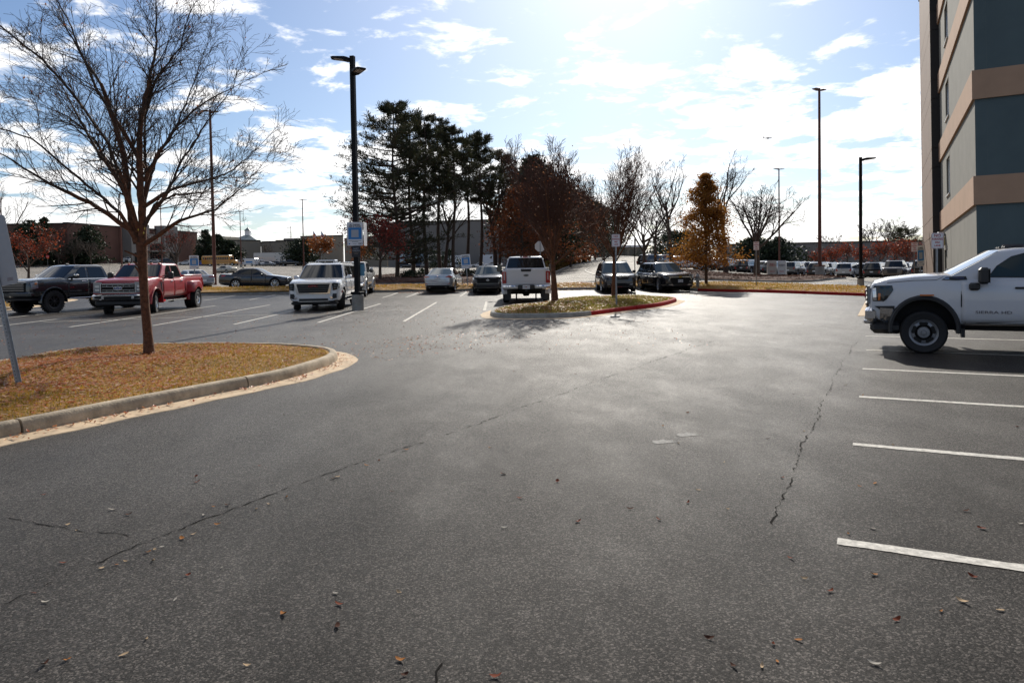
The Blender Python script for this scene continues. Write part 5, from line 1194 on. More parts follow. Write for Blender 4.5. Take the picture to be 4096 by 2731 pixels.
# the big bare tree on the near island: limbs follow the ones in the photograph (sideways metres, height), given some depth
segs = []; R = random.Random(21); bx0, by0 = -6.96, 13.64
def LP(x, y): return ((x-923)*.00303, 1.65+(1704-y)*.00303)
segs += [((.03,0,.0),(.02,0,.25),.105,.085,0),((.02,0,.25),(-.02,0,.9),.085,.077,0),((-.02,0,.9),(-.05,.02,1.6),.077,.082,0),((-.05,.02,1.6),(-.06,.02,2.05),.082,.10,0)]
limbs = [([(895,1560),(850,1480),(690,1350),(420,1200),(200,1040),(0,930)],-.35,.062),([(890,1500),(800,1270),(690,1100),(540,890),(330,720),(60,600)],.45,.062),
         ([(880,1560),(850,1420),(820,1200),(790,1000),(720,760),(650,560),(520,380),(400,150),(330,-60)],.15,.085),([(920,1560),(930,1380),(935,1100),(960,800),(1010,620),(1080,400),(1110,50),(1120,-120)],-.12,.088),
         ([(935,1100),(900,1000),(850,880),(740,650),(640,300),(560,0),(540,-120)],-.45,.05),([(945,1340),(1100,1220),(1340,1150),(1450,1100),(1600,930)],.5,.045),
         ([(930,1580),(1180,1430),(1400,1370),(1560,1260),(1700,1130)],-.2,.055),([(945,1180),(1010,1020),(1130,830),(1210,730),(1320,640),(1600,500)],.35,.05),
         ([(960,780),(1060,560),(1230,380),(1320,200),(1400,80)],-.35,.04),([(825,1230),(620,1000),(380,680),(200,450),(0,250)],.6,.05),
         ([(920,1500),(900,1300),(880,1150),(830,900),(800,640),(820,350),(860,60),(900,-100)],.75,.055),([(900,1540),(930,1400),(1000,1250),(1080,1000),(1180,700),(1280,460),(1330,250)],.9,.05),
         ([(880,1540),(820,1380),(640,1180),(440,960),(260,900),(60,800)],-.75,.045),([(930,1480),(1040,1330),(1180,1280),(1380,1280),(1560,1200)],-.6,.04),
         ([(905,1500),(890,1250),(860,1000),(780,760),(640,560),(440,380),(250,120),(180,-40)],-.9,.05),([(935,1300),(980,1000),(1060,820),(1100,600),(1180,330),(1190,100)],.7,.045)]
SPB = dict(n=[0,3,3,2], kids=[0,6,4], wig=[0,.13,.18,.25], up=[0,.03,.03,.02], ang=[None,(25,55),(30,65)], len=[None,(.42,.78),(.42,.8)], rmin=.003, taper=.3, lift=.18)
SPB['from'] = [0,.2,.15]
for li, (pl, dep, r0) in enumerate(limbs):
    pts = []; base = LP(*pl[0])
    for k, (x, y) in enumerate(pl):
        X, Z = LP(x, y); dist = math.hypot(X-base[0], Z-base[1]); pts.append(Vector((X-.02, dep*dist*(.55 if k else 0)*(1+.1*math.sin(k*2+li)), Z)))
    fine = []
    for k in range(len(pts)-1):
        m = max(2, int((pts[k+1]-pts[k]).length/.16))
        for j in range(m): fine.append(pts[k].lerp(pts[k+1], j/m)+Vector((R.uniform(-.012,.012),R.uniform(-.02,.02),R.uniform(-.012,.012))))
    fine.append(pts[-1]); N = len(fine); tot = sum((b-a).length for a, b in zip(fine, fine[1:]))
    for k in range(N-1):
        t0, t1 = k/(N-1), (k+1)/(N-1); ra = max(.005, r0*.86*(1-t0)**.9); rb = max(.005, r0*.86*(1-t1)**.9)
        segs.append((tuple(fine[k]), tuple(fine[k+1]), ra, rb, 0 if ra > .035 else 1))
        if t0 > .14:
            for q in range(1 + (R.random() < .3)):
                d = (fine[k+1]-fine[k]).normalized(); cd = (rdir(R, d, rad(R.uniform(22,58)))+Vector((0,0,.12))).normalized()
                grow(R, segs, fine[k], cd, R.uniform(.5,1.35)*(1.1-.45*t0), max(.005, ra*.42), 1, SPB)
    grow(R, segs, fine[-1], fine[-1]-fine[-2], R.uniform(.5,.9), .007, 1, SPB)
bt = finish_tree('bare_tree', 'big bare winter tree with spreading limbs on the near left island', None, segs, (bx0, by0, .13), M_barkred, M_twig, trunk_n=12)
tips = [s[1] for s in segs if s[4] >= 2]; tp = np.array(R.sample(tips, 420)); link(leaf_cards(tp, .045, M_leaf), 'last_leaf', bt)['kind'] = 'stuff'
for x, z in ((-.42,1.92),(-.10,1.62),(-.15,1.72)):            # broken stubs low on the trunk
    MB().tube((-.06,-.05,z-.12), (x*.6-.06,-.12,z), .03, .014, 6).build('stub', M_barkred, bt)
ML_y = mat('yellow_leaf', (.55,.42,.04), .5)
for x, z in ((-.02,2.28),(.10,2.30),(.08,2.22)):
    MB().prism([(x,-.16,z),(x+.012,-.16,z+.025),(x,-.16,z+.055),(x-.012,-.16,z+.025)], (0,.002,0)).build('yellow_leaf', ML_y, bt)

def bare(name, label, loc, H, sp, mb, mt, seed, group=None, lean=(0,0), r0=None, split=2, leafm=None, leafn=0, leafsize=.1, cat='tree'):
    R = random.Random(seed); segs = []; r0 = r0 or H*.018; d = Vector((lean[0], lean[1], 1)).normalized()
    grow(R, segs, (0,0,-.1), d, H*sp['trunk'], r0, 0, sp); top = Vector(segs[sp['n'][0]-1][1]); 
    lv = None
    if leafn:
        tp = np.array([s[1] for s in segs if s[4] >= len(sp['n'])-2]); lv = leaf_cards(tp[RNG.integers(0, len(tp), leafn)]+RNG.normal(scale=leafsize*1.2, size=(leafn,3)), leafsize, leafm)
    zmax = max(s[1][2] for s in segs); t = finish_tree(name, label, group, segs, loc, mb, mt, split, cat, lv)
    t.scale = (H/zmax,)*3; return t
VASE = dict(trunk=.23, n=[4,7,5,4,3], kids=[15,10,7,4], wig=[.03,.07,.10,.14,.2], up=[0,.04,.05,.05,.03], ang=[(12,62),(16,44),(20,45),(25,55)], len=[(2.3,3.2),(.34,.56),(.4,.6),(.45,.7)], rmin=.0042, taper=.4, lift=.15, cr=.44); VASE['from'] = [.72,.22,.2,.15]
SPREAD = dict(trunk=.34, n=[5,6,5,4,3], kids=[8,6,5,4], wig=[.05,.16,.2,.22,.25], up=[0,.04,.05,.04,.02], ang=[(30,65),(28,58),(30,60),(30,60)], len=[(1.1,1.8),(.45,.7),(.42,.65),(.45,.7)], rmin=.009, taper=.4, lift=.15); SPREAD['from'] = [.55,.25,.2,.15]
OPEN = dict(SPREAD); OPEN.update(trunk=.5, kids=[9,5,5,3], ang=[(22,50),(25,50),(30,55),(30,60)], len=[(.7,1.2),(.42,.65),(.42,.65),(.45,.7)], wig=[.07,.17,.2,.22,.25])
FAROPEN = dict(OPEN); FAROPEN['rmin'] = .028
WIDE = dict(SPREAD); WIDE.update(len=[(1.3,2.1),(.5,.75),(.45,.68),(.45,.7)], rmin=.012)
GI = 'red-barked trees on the middle island'
bare('bare_tree', 'red-barked bare tree leaning beside the tail of the white pickup', (1.72,28.7,.13), 6.75, VASE, M_barkred, M_twigred, 31, None, (-.02,0), r0=.115, leafm=M_leaf, leafn=500, leafsize=.05)
bare('bare_tree', 'red-barked bare tree standing behind the fire lane sign on the middle island', (4.92,34.5,.13), 7.3, VASE, M_barkred, M_twigred, 32, None, (.02,0), r0=.12, leafm=M_leaf, leafn=420, leafsize=.05)
def at(r, Y, dz=0): x, y, z = bear(r, Y); return (x, y, z+dz)
bare('bare_tree', 'small bare tree with a thin trunk behind the black SUV with roof rails', at(.128,60), 5.2, SPREAD, M_bark, M_twig, 41)
bare('bare_tree', 'small bare grey tree left of the two taller ones, above the black crossover', at(.184,61,.15), 7.6, SPREAD, M_bark, M_twig, 42)
bare('bare_tree', 'tall bare tree with wavy limbs left of the orange tree', at(.224,70,.2), 11.6, OPEN, M_bark, M_twig, 43)
bare('bare_tree', 'bare tree of medium height behind the tall one left of the orange tree', at(.20,78), 9.5, OPEN, M_bark, M_twig, 48)
bare('bare_tree', 'tall bare tree rising behind the right side of the orange tree', at(.298,72,.2), 12.6, OPEN, M_bark, M_twig, 44)
bare('bare_tree', 'broad bare tree spreading to the right above the fire lane sign', at(.341,70,.2), 9.8, WIDE, M_bark, M_twig, 49, lean=(.06,0), r0=.30)
bare('bare_tree', 'bare tree between the pines with a forked grey trunk', at(-.093,76,.2), 11.5, OPEN, M_bark, M_twig, 46)
bare('bare_tree', 'slender bare tree at the right end of the pine bed', at(-.022,84,.2), 13, OPEN, M_bark, M_twig, 47)
# red-berried tree behind the light pole, rust tree behind the sign, small trees by the mall
M_berry = island_mat('red_seed', [(.20,.03,.02),(.30,.05,.03),(.14,.03,.02)], .7, .2)
M_orange = island_mat('orange_leaf', [(.22,.065,.012),(.30,.10,.016),(.15,.04,.012),(.25,.08,.015)], .6, .35)
M_russet = island_mat('russet_leaf', [(.15,.048,.022),(.22,.075,.03),(.10,.035,.018),(.26,.08,.025)], .65, .4)
M_redtree = island_mat('scarlet_leaf', [(.24,.04,.018),(.30,.07,.025),(.17,.026,.016),(.27,.05,.018)], .6, .35)
M_needle = island_mat('pine_needle', [(.030,.040,.016),(.045,.055,.022),(.055,.052,.024),(.026,.032,.016),(.085,.062,.028)], .55, .2)
M_ever = island_mat('dark_evergreen', [(.018,.03,.014),(.028,.042,.018),(.014,.022,.012),(.035,.05,.02)], .6, .15)
M_gold = island_mat('bronze_leaf', [(.26,.10,.02),(.34,.15,.025),(.16,.06,.018),(.42,.21,.035),(.22,.08,.02)], .6, .45)
bare('crepe_myrtle', 'bushy tree with red seed heads right of the guest parking sign', at(-.183,62), 6.2, SPREAD, M_bark, M_twig, 51, leafm=M_berry, leafn=2200, leafsize=.12)
bare('autumn_tree', 'rust leaved tree at the far left edge behind the leaning sign', at(-.673,62), 5.6, SPREAD, M_bark, M_twigred, 52, leafm=M_redtree, leafn=1300, leafsize=.12)
bare('bare_tree', 'pale bare tree at the left edge of the sky above the leaning sign', at(-.715,80), 12.0, OPEN, M_bark, M_twig, 53)
bare('crepe_myrtle', 'bare shrubby tree with a few red leaves above the bed of the red pickup', at(-.467,95), 7.6, SPREAD, M_bark, M_twigred, 54, leafm=M_berry, leafn=400, leafsize=.14)
for i, (r, Y, H) in enumerate([(-.63,190,7),(-.608,192,7.5),(-.585,188,8)]):
    bare('bare_tree', f'small bare tree in front of the brick mall, {ordn[i]} from the left', at(r, Y), H, SPREAD, M_bark, M_twig, 60+i, 'small bare trees along the brick mall')
bare('bare_tree', 'tiny bare tree against the beige mall wall above the trailer', at(-.337,246), 7, SPREAD, M_bark, M_twig, 64)
bare('autumn_tree', 'orange tree below the two flags', at(-.266,205), 8.4, SPREAD, M_bark, M_twig, 65, leafm=M_orange, leafn=1100, leafsize=.36)
bare('autumn_tree', 'small orange tree left of the red-berried tree behind the pole', at(-.208,120), 5.4, SPREAD, M_bark, M_twig, 66, leafm=M_orange, leafn=900, leafsize=.25)
GR = 'red autumn trees beyond the right lot'
for i, (r, Y, H) in enumerate([(.428,165,5.2),(.447,158,6.6),(.468,160,6.8),(.49,172,6.2),(.512,150,7.2),(.532,156,7.6),(.552,150,7.0),(.57,160,6.6),(.59,155,7.2)]):
    bare('autumn_tree', f'scarlet autumn tree beyond the right lot, {ordn[i]} from the left', (r*Y, Y, -1.2), H, SPREAD, M_bark, M_twig, 70+i, GR, leafm=M_redtree, leafn=520, leafsize=.26)
for i, (r, Y, H) in enumerate([(.50,200,11.5),(.525,205,12.5),(.545,198,10.5),(.44,210,9)]):
    bare('bare_tree', f'pale leafless tree behind the scarlet trees, {ordn[i]} from the left', (r*Y, Y, -1.2), H*1.2, FAROPEN, M_bark, M_twig, 80+i, 'leafless trees behind the scarlet trees')

# ---- pines ------------------------------------------------------------------------------
def pine(label, loc, H, z0, rad0, seed, lean=(0,0), dens=1., group='tall pines in the mulch bed', flat=False, m=None):
    R = random.Random(seed); segs = []; tuft = []; n = 14; lx, ly = lean; P = lambda z: Vector((lx*z+.12*math.sin(z*.5+seed), ly*z+.12*math.cos(z*.4+seed), z))
    for k in range(n):
        a, b = H*k/n, H*(k+1)/n; ra = .23*(1-.85*k/n)*H/17; rb = .23*(1-.85*(k+1)/n)*H/17; segs.append((tuple(P(a)), tuple(P(b)), ra, max(.03, rb), 0))
    z = z0
    while z < H*.985:
        t = (z-z0)/(H-z0); prof = (.55+.45*min(1, t*3))*(1-t)**.62 if not flat else (1 - .6*t)
        for q in range(R.choice((2,3,3,4)) + (1 if rad0 > 6 else 0)):
            if R.random() > dens: continue
            a = R.uniform(0, 6.283); Ln = rad0*prof*R.uniform(.55,1.15)+.3; d = Vector((math.cos(a), math.sin(a), R.uniform(-.12,.30)))
            p = P(z); m_ = 5; r = .05*(Ln/3.)+.01; pts = []
            for j in range(m_):
                d = (d+Vector((R.uniform(-.16,.16),R.uniform(-.16,.16),R.uniform(-.03,.14)))).normalized(); p2 = p+d*Ln/m_; segs.append((tuple(p), tuple(p2), r*(1-.15*j), r*(1-.15*(j+1)), 1)); p = p2
                if j >= 1: pts.append((p.copy(), d.copy()))
                if j >= 1:
                    for u in range(2):
                        sd = (d*.6+Vector((R.uniform(-1,1),R.uniform(-1,1),R.uniform(-.1,.6)))).normalized(); sl2 = Ln*R.uniform(.14,.32); p3 = p+sd*sl2; segs.append((tuple(p), tuple(p3), .014, .008, 1)); pts.append((p3, sd)); pts.append((p.lerp(p3,.55), sd))
            tuft += pts
        z += R.uniform(.28,.62)*(H/17)
    T = np.array([tuple(p) for p, d in tuft]); D = np.array([tuple(d) for p, d in tuft]); k = 11
    P_ = np.repeat(T, k, 0)+RNG.normal(scale=.10, size=(len(T)*k,3)); dd = np.repeat(D, k, 0)*.55+RNG.normal(scale=.5, size=(len(P_),3)); dd[:,2] += .42; dd /= np.linalg.norm(dd, axis=1)[:,None]
    ln = (.22+.25*RNG.random(len(P_)))[:,None]; w = np.cross(dd, RNG.normal(size=dd.shape)); w /= np.linalg.norm(w, axis=1)[:,None]+1e-9; w *= .032
    V = np.stack([P_-w*.5, P_+dd*ln*.5-w, P_+dd*ln, P_+dd*ln*.5+w], 1)
    t = thing('pine_tree', label, 'tree', loc, 0, group)
    link(tubes([s for s in segs if s[4] == 0], M_bark, 'trunk', 9), 'trunk', t); link(tubes([s for s in segs if s[4] == 1], M_bark, 'limbs', 4), 'limbs', t)
    link(quads_mesh('foliage', V, m or M_needle, 4), 'foliage', t); return t
for i, (r, Y, H, z0, rd, ln, lab) in enumerate([(-.159,70,16.9,1.4,7.0,(-.012,0),'tallest leftmost pine with boughs nearly down to the ground'),(-.138,76,17.4,6.5,3.6,(-.01,0),'tall pine second from the left, close behind the biggest one'),(-.120,74,16.4,8.,2.9,(.01,0),'slim pine third from the left in the pine bed'),
        (-.100,80,17.6,8.5,3.3,(0,0),'tall straight pine fourth from the left, above the silver sedan'),(-.080,75,15.4,8.2,2.9,(.012,0),'pine fifth from the left, above the parking sign'),(-.060,86,16.8,8.5,3.3,(.0,0),'pine sixth from the left in the pine bed'),
        (-.043,82,16.2,8,3.1,(.02,0),'pine second from the right, above the black crossover'),(-.018,88,15.0,6,3.3,(.03,0),'shortest rightmost pine above the white pickup cab')]):
    pine(lab, at(r, Y, .25), H, z0, rd, 100+i, ln, 1. if i in (0,1) else .92)
pine('lone flat topped pine beyond the scarlet trees near the hotel', (.548*175, 175, -1.2), 10.2, 6.6, 4.2, 120, dens=.9, group=None, flat=True)

# ---- crowns made of leaf clumps: evergreens, woodland along the road, orange tree -----------
def clump_tree(name, label, loc, H, rad0, shape, m, seed, n, size, group=None, z0=0., trunk=.12, clumps=60, mb=None, branches=True):
    R = random.Random(seed); C = []; segs = [((0,0,-.2),(0,0,H*.55),trunk,trunk*.6,0),((0,0,H*.55),(0,0,H*.95),trunk*.6,.03,0)]
    for k in range(clumps):
        t = R.random()**.9; z = z0+(H-z0)*t; a = R.uniform(0, 6.283); rr = rad0*shape(t)*math.sqrt(R.random())**.6*R.uniform(.62,1.22); C.append((rr*math.cos(a), rr*math.sin(a), z))
        if branches: zb = max(z0*.6, z-rr*.5); segs.append(((0,0,min(zb, H*.9)), C[-1], trunk*.22, .012, 1))
    C = np.array(C); s = rad0*.30; ci = RNG.integers(0, len(C), n); sw = np.array([.3+.7*shape(max(0., min(1., (c[2]-z0)/(H-z0)))) for c in C])[ci][:,None]; P = C[ci]+RNG.normal(size=(n,3))*np.array([s,s,s*.62])*(.35+.65*RNG.random((n,1)))*sw
    keep = P[:,2] > z0*.7; P = P[keep]
    t = thing(name, label, 'tree', loc, 0, group); link(tubes([q for q in segs if q[4] == 0], mb or M_bark, 'trunk', 8), 'trunk', t)
    if branches: link(tubes([q for q in segs if q[4] == 1], mb or M_bark, 'limbs', 4), 'limbs', t)['kind'] = 'stuff'
    link(leaf_cards(P, size, m), 'foliage', t); return t
cone = lambda t: (1-t)**.8*.95+.05
egg = lambda t: math.sin(math.pi*min(1, .12+.88*t)**.8)**.7
pyr = lambda t: (1-t)**.72*(.8+.2*min(1, t*6))+.03
clump_tree('autumn_tree', 'pyramid shaped orange brown tree beside the fire hydrant', at(.2705,45,.1), 6.85, 1.9, pyr, M_gold, 201, 22000, .12, z0=1.45, trunk=.11, clumps=130)
GE = 'dark evergreens by the malls'
for i, (r, Y, H, rd, sh, lab) in enumerate([(-.668,190,12,4.5,egg,'dark evergreen at the left end of the brick mall'),(-.648,195,13.2,3.2,cone,'pointed dark evergreen left of the brick wall corner'),(-.587,200,10.6,4.4,egg,'rounded dark evergreen in front of the brick wall'),(-.60,198,7,3,egg,'low dark evergreen at the foot of the brick wall'),
        (-.425,225,10.5,4.2,cone,'tall dark evergreen above the tail of the school bus'),(-.408,230,9.4,4.4,egg,'dark evergreen above the middle of the school bus'),(-.392,232,7.8,3.8,egg,'dark evergreen above the hood of the school bus'),(-.292,222,8.0,5.6,egg,'big round dark evergreen above the distant black pickup')]):
    clump_tree('evergreen_tree', lab, at(r, Y), H, rd, sh, M_ever, 220+i, 5200, .62, GE, z0=.4, trunk=.25, clumps=70)
for i, (r, Y, H, rd) in enumerate([(.335,128,5.6,4.2),(.352,132,5.4,4.2),(.372,128,5.8,4.6),(.239,140,6,5),(.222,150,6.4,5)]):
    clump_tree('evergreen_shrub', f'big dark evergreen bush behind the right lot, {["third","fourth","fifth","second","first"][i]} from the left', at(r, Y), H, rd, egg, M_ever, 240+i, 4200, .45, 'evergreen bushes behind the right lot', z0=.2, trunk=.2, clumps=60)
GW = 'woodland trees along the left side of the road'
for i, (x, y, H, rd, m) in enumerate([(3.4,97,15.4,5.2,M_ever),(3.6,108,16.0,6.2,M_ever),(5.6,120,15.8,6.8,M_russet),(9.0,136,16.2,7.2,M_ever),(12.2,154,15.8,7.4,M_russet),(17.5,176,16.4,7.6,M_ever),(23.5,202,16,7.8,M_ever),(32,238,16,8.5,M_ever)]):
    clump_tree('woodland_tree', f'{"russet" if m is M_russet else "dark green"} woodland tree, {ordn[i]} along the left side of the road', (x, y, gz(x, y)), H, rd, egg, m, 260+i, 7500, .5, GW, z0=2.2, trunk=.3, clumps=90)
for i, (x, y, H, rd) in enumerate([(1.2,82,10.2,3.8),(3.4,91,10.6,4.6),(6.6,106,10.8,5.2),(10.2,124,10.8,5.4)]):
    clump_tree('oak_tree', f'lower russet oak in front of the woodland, {ordn[i]} from the left', (x, y, gz(x, y)), H, rd, egg, M_russet, 280+i, 6500, .26, 'russet oaks in front of the woodland', z0=1.6, trunk=.2, clumps=110)
for i, (r, Y) in enumerate([(-.14,66),(-.095,64),(-.06,66),(-.125,80)]):
    clump_tree('low_shrub', f'low dark shrub under the pines, {ordn[i]} from the left', at(r, Y, .2), .75, 1.3, egg, M_ever, 300+i, 900, .16, 'low shrubs under the pines', z0=.05, trunk=.03, clumps=24, branches=False)
for i, (r, Y) in enumerate([(-.104,150),(-.086,150)]):
    clump_tree('grey_shrub', f'pale grey-green bush seen between the pine trunks, {ordn[i]} from the left', at(r, Y), 4.2, 2.6, egg, M_ever, 310+i, 1600, .3, 'pale bushes between the pine trunks', z0=.2, trunk=.08, clumps=30)
# ================================================================ light poles
def square_tube(mb, p0, h, w0, w1=None):
    w1 = w1 or w0; x, y, z = p0
    return mb.loft([[(x-w/2,y-w/2,zz),(x+w/2,y-w/2,zz),(x+w/2,y+w/2,zz),(x-w/2,y+w/2,zz)] for w, zz in ((w0,z),(w1,z+h))])
def led_head(parent, z, ang, m=None, l=.62, w=.40, tilt=.04):
    """flat LED head on a short arm, pointing along ang (local)"""
    c, s = math.cos(ang), math.sin(ang); T = lambda x, y, zz: (x*c-y*s, x*s+y*c, z+zz+x*tilt)
    rings = []
    for x, hw, z0, z1 in ((.06,.05,-.10,.02),(.20,w*.38,-.09,.05),(.32,w*.5,-.05,.06),(l+.12,w*.5,-.02,.04),(l+.2,w*.42,-.01,.02)):
        rings.append([T(x,-hw,z0),T(x,hw,z0),T(x,hw*.9,z1),T(x,-hw*.9,z1)])
    o = MB().loft(rings).build('lamp_head', m or M_blackm, parent, smooth=30)
    MB().add([T(.36,-w*.4,-.056),T(l+.08,-w*.4,-.03),T(l+.08,w*.4,-.03),T(.36,w*.4,-.056)], [(0,1,2,3)]).build('lens', mat('lamp_lens', (.25,.17,.13), .3), o)
def light_pole(label, loc, H, w, heads, m, base=(.24,.6), rz=0., group=None, square=True, label_base=None, head_len=.62):
    t = thing('light_pole', label, 'light pole', loc, rz, group); b = 0
    if base:
        r, h = base; MB().lathe([(r,-.3),(r,h-.03),(r-.03,h),(0,h)], 'Z', n=28).build('concrete_base', M_conc2, t, smooth=40); b = h
        MB().rbox(-r*.86, r*.86, -r*.86, r*.86, b, b+.11, .01).build('base_cover', m, t)
    mb = MB()
    if square: square_tube(mb, (0,0,b), H-b, w, w*.92)
    else: mb.tube((0,0,b), (0,0,H), w/2, w*.3, 14)
    mb.build('pole', m, t, smooth=30)
    for a, dz in heads: led_head(t, H-.12-dz, a, m, l=head_len)
    return t
LP1 = light_pole('black square light pole with two lamp heads and parking signs, beside the white SUV', (-6.11,28.4,0), 9.95, .185, [(rad(200),0.),(rad(-38),.55)], M_blackm, (.235,.62), rad(-14))
light_pole('black light pole with a single lamp arm in the grass by the red kerb', (20.35,41.9,.12), 7.5, .155, [(rad(0),.0)], M_blackm, (.19,.46), rad(-8))
light_pole('tall rust brown light pole on a concrete base in the mulch bed', (25.3,59.0,.2), 15.5, .30, [(rad(20),0),(rad(200),0)], M_rust, (.36,1.0), rad(10), square=False, head_len=.5)
light_pole('tall rust brown light pole seen through the branches of the big bare tree', at(-.4135,66), 16.0, .34, [(rad(170),0),(rad(-20),.15)], M_rust, None, 0, square=False, head_len=.7)
GP = 'tall lot light poles in the distance'
for r, Y, H, lab in [(.3725,112,16.2,'rust light pole behind the broad bare tree'),(.341,165,16.5,'faint light pole left of the broad bare tree'),(-.376,200,15.5,'thin light pole rising behind the roof of the white van'),(-.289,157,15.5,'thin rust light pole beside the round evergreen'),(.546,250,15.5,'thin light pole beside the flat topped pine'),(-.542,155,16.5,'thin light pole in front of the grey mall entrance, left one'),(-.486,165,16,'thin light pole at the right side of the grey mall entrance')]:
    light_pole(lab, at(r, Y), H, .3, [(0,0),(math.pi,0)], M_rust, (.36,.9), .4, GP, False, head_len=.8)
t = thing('utility_pole', 'far utility pole with three cross arms above the beige mall', 'utility pole', at(-.306,380)); MB().tube((0,0,0),(0,0,21),.22,.14,10).build('pole', M_rust, t)
for z in (20,17.5,15): MB().box(-2.2,.3,-.08,.08,z,z+.16).build('cross_arm', M_rust, t)

# ================================================================ signs
def rrect(w, h, r, n=4):
    out = []
    for cx, cy, a0 in ((w/2-r,h/2-r,0),(-w/2+r,h/2-r,90),(-w/2+r,-h/2+r,180),(w/2-r,-h/2+r,270)):
        for i in range(n+1): a = rad(a0+90*i/n); out.append((cx+r*math.cos(a), cy+r*math.sin(a)))
    return out
def panel(name, w, h, z, y, m, parent, r=.03, th=.004, x=0.):
    return MB().prism([(x+a, y, z+b) for a, b in rrect(w, h, r)], (0, th, 0)).build(name, m, parent)
def FR(x, y, z): return frame((x, y, z), (1,0,0), (0,0,1))
def u_post(t, H, m=None, w=.06, holes=True):
    mb = MB(); mb.box(-w*.2, w*.2, -.012, -.004, -.2, H); 
    for q in (1,-1): mb.prism([(q*w*.2,-.012,-.2),(q*w*.36,.02,-.2),(q*w*.5,.02,-.2),(q*w*.5,.026,-.2),(q*w*.3,.026,-.2),(q*w*.16,-.004,-.2)], (0,0,H+.2))
    o = mb.build('post', m or M_steel, t)
    if holes:
        hb = MB()
        for k in range(int(H/.05)): hb.lathe([(0,-.0132),(.007,-.0132),(.007,-.0122),(0,-.0122)], 'Y', (0,0,.03+k*.05), 6)
        hb.build('bolt_holes', M_dark, o)['kind'] = 'stuff'
    return o
def fire_sign(label, loc, H, rz, group='no parking fire lane signs', w=.305, h=.457, postm=None, holes=False):
    """sign facing local -Y"""
    t = thing('fire_lane_sign', label, 'sign', loc, rz, group); u_post(t, H, postm, holes=holes); z = H-h/2
    p = panel('sign_panel', w, h, z, -.03, M_white, t); 
    o_ = rrect(w*.93, h*.955, .025); i_ = rrect(w*.885, h*.925, .022); mb = MB()
    for k in range(len(o_)):
        j = (k+1) % len(o_); mb.add([(o_[k][0],-.0315,z+o_[k][1]),(o_[j][0],-.0315,z+o_[j][1]),(i_[j][0],-.0315,z+i_[j][1]),(i_[k][0],-.0315,z+i_[k][1])], [(0,1,2,3)])
    mb.build('red_border', M_redink, p)
    for s, sz, dz, sx in (('NO',.105,.145,1.),('PARKING',.085,.045,.74),('FIRE',.066,-.055,.95),('LANE',.066,-.145,.95)): text_obj(s, sz*w/.305, M_redink, p, FR(0, -.032, z+dz*h/.457), .0006, sx=sx, bold=.002)
    return t
fire_sign('no parking fire lane sign on a perforated post in the middle island', (3.85,26.5,.13), 2.62, rad(-3), holes=True)
fire_sign('no parking fire lane sign at the brown hotel corner above the white pickup hood', (12.55,21.2,0), 2.42, rad(-14), w=.33, h=.46)
fire_sign('no parking fire lane sign in the grass below the broad bare tree', (14.5,42.6,.15), 2.7, rad(-4), w=.33, h=.5)
fire_sign('no parking fire lane sign far off between the white cars and the hotel', (21.3,38,.1), 2.45, rad(-12), w=.34, h=.5)
fire_sign('thin sign post turned edge on at the back of the middle island', (5.87,34.2,.15), 2.7, rad(88), None, postm=M_blackm)
# back of the leaning sign at the left edge
t = thing('parking_sign', 'leaning grey back of a sign on a perforated post at the left edge', 'sign', (-6.86,9.9,.13), rad(8)); t.rotation_euler = (rad(-3), rad(-11.0), rad(6))
u_post(t, 2.36, None, .085, True); 
MB().prism([(-.12+a, .034, 1.86+b) for a, b in rrect(.78, .98, .05)], (0,.005,0)).build('sign_panel', mat('sign_back', (.34,.35,.37), .45, .4, noise=(4,.08)), t)
bk = t
for x, z in ((-.02,2.22),(-.02,1.48)): MB().lathe([(0,-.02),(.014,-.018),(.014,.03),(0,.03)], 'Y', (x,0,z), 8).build('bolt', M_steel, t)
for k in range(3): MB().box(.13,.21,.0322,.0336,1.44-k*.016+.02,1.446-k*.016+.02).build('maker_print', mat('print_grey', (.16,.10,.11), .6), t)
# pay-by-phone signs
def pay_sign(label, loc, H, rz, w=.61, h=.92, post=True, lean=0., name='parking_sign', group='blue and white parking signs', parent_t=None):
    t = thing(name, label, 'sign', loc, rz, group); t.rotation_euler = (0, lean, rz); z = H-h/2
    if post: u_post(t, H-.05, M_steel, .07, False)
    p = panel('sign_panel', w, h, z, -.03, M_white, t, .04)
    panel('blue_field', w*.84, h*.50, z+h*.02, -.0315, M_blue, p, .004, .001)
    panel('blank_square', w*.46, h*.32, z+h*.015, -.0328, mat('print_pale', (.42,.45,.50), .5), p, .004, .001)
    for s, dz in (('ALL PARKING',.385),('PAID BY PHONE',.31)): text_obj(s, .083*w/.61, M_ink, p, FR(0, -.0325, z+dz*h), .0008, sx=.78, bold=.0025)
    for dz, ww in ((-.29,.78),(-.335,.4)): MB().box(-w*ww/2, w*ww/2, -.0318, -.0308, z+dz*h-.006, z+dz*h+.006).build('print_line', M_ink, p)
    MB().prism([(-w*.36+.028*math.cos(k*.524), -.0312, z-h*.42+.028*math.sin(k*.524)) for k in range(12)], (0,.0005,0)).build('round_mark', M_blue, p)
    panel('mark_frame', w*.25, h*.075, z-h*.42, -.0318, M_ink, p, .012, .001, w*.33); panel('mark_field', w*.22, h*.055, z-h*.42, -.033, M_white, p, .008, .001, w*.33)
    text_obj('PMC', .045*w/.61, M_ink, p, FR(w*.33, -.0342, z-h*.42), .0005, sx=.9, bold=.001)
    MB().box(-w*.14, w*.08, -.0318, -.0308, z-h*.43, z-h*.41).build('print_line', mat('print_grey2', (.35,.35,.4), .5), p)
    return t
pay_sign('blue and white parking sign strapped to the front of the black light pole', (-6.13,28.26,0), 3.46, rad(6), post=False)
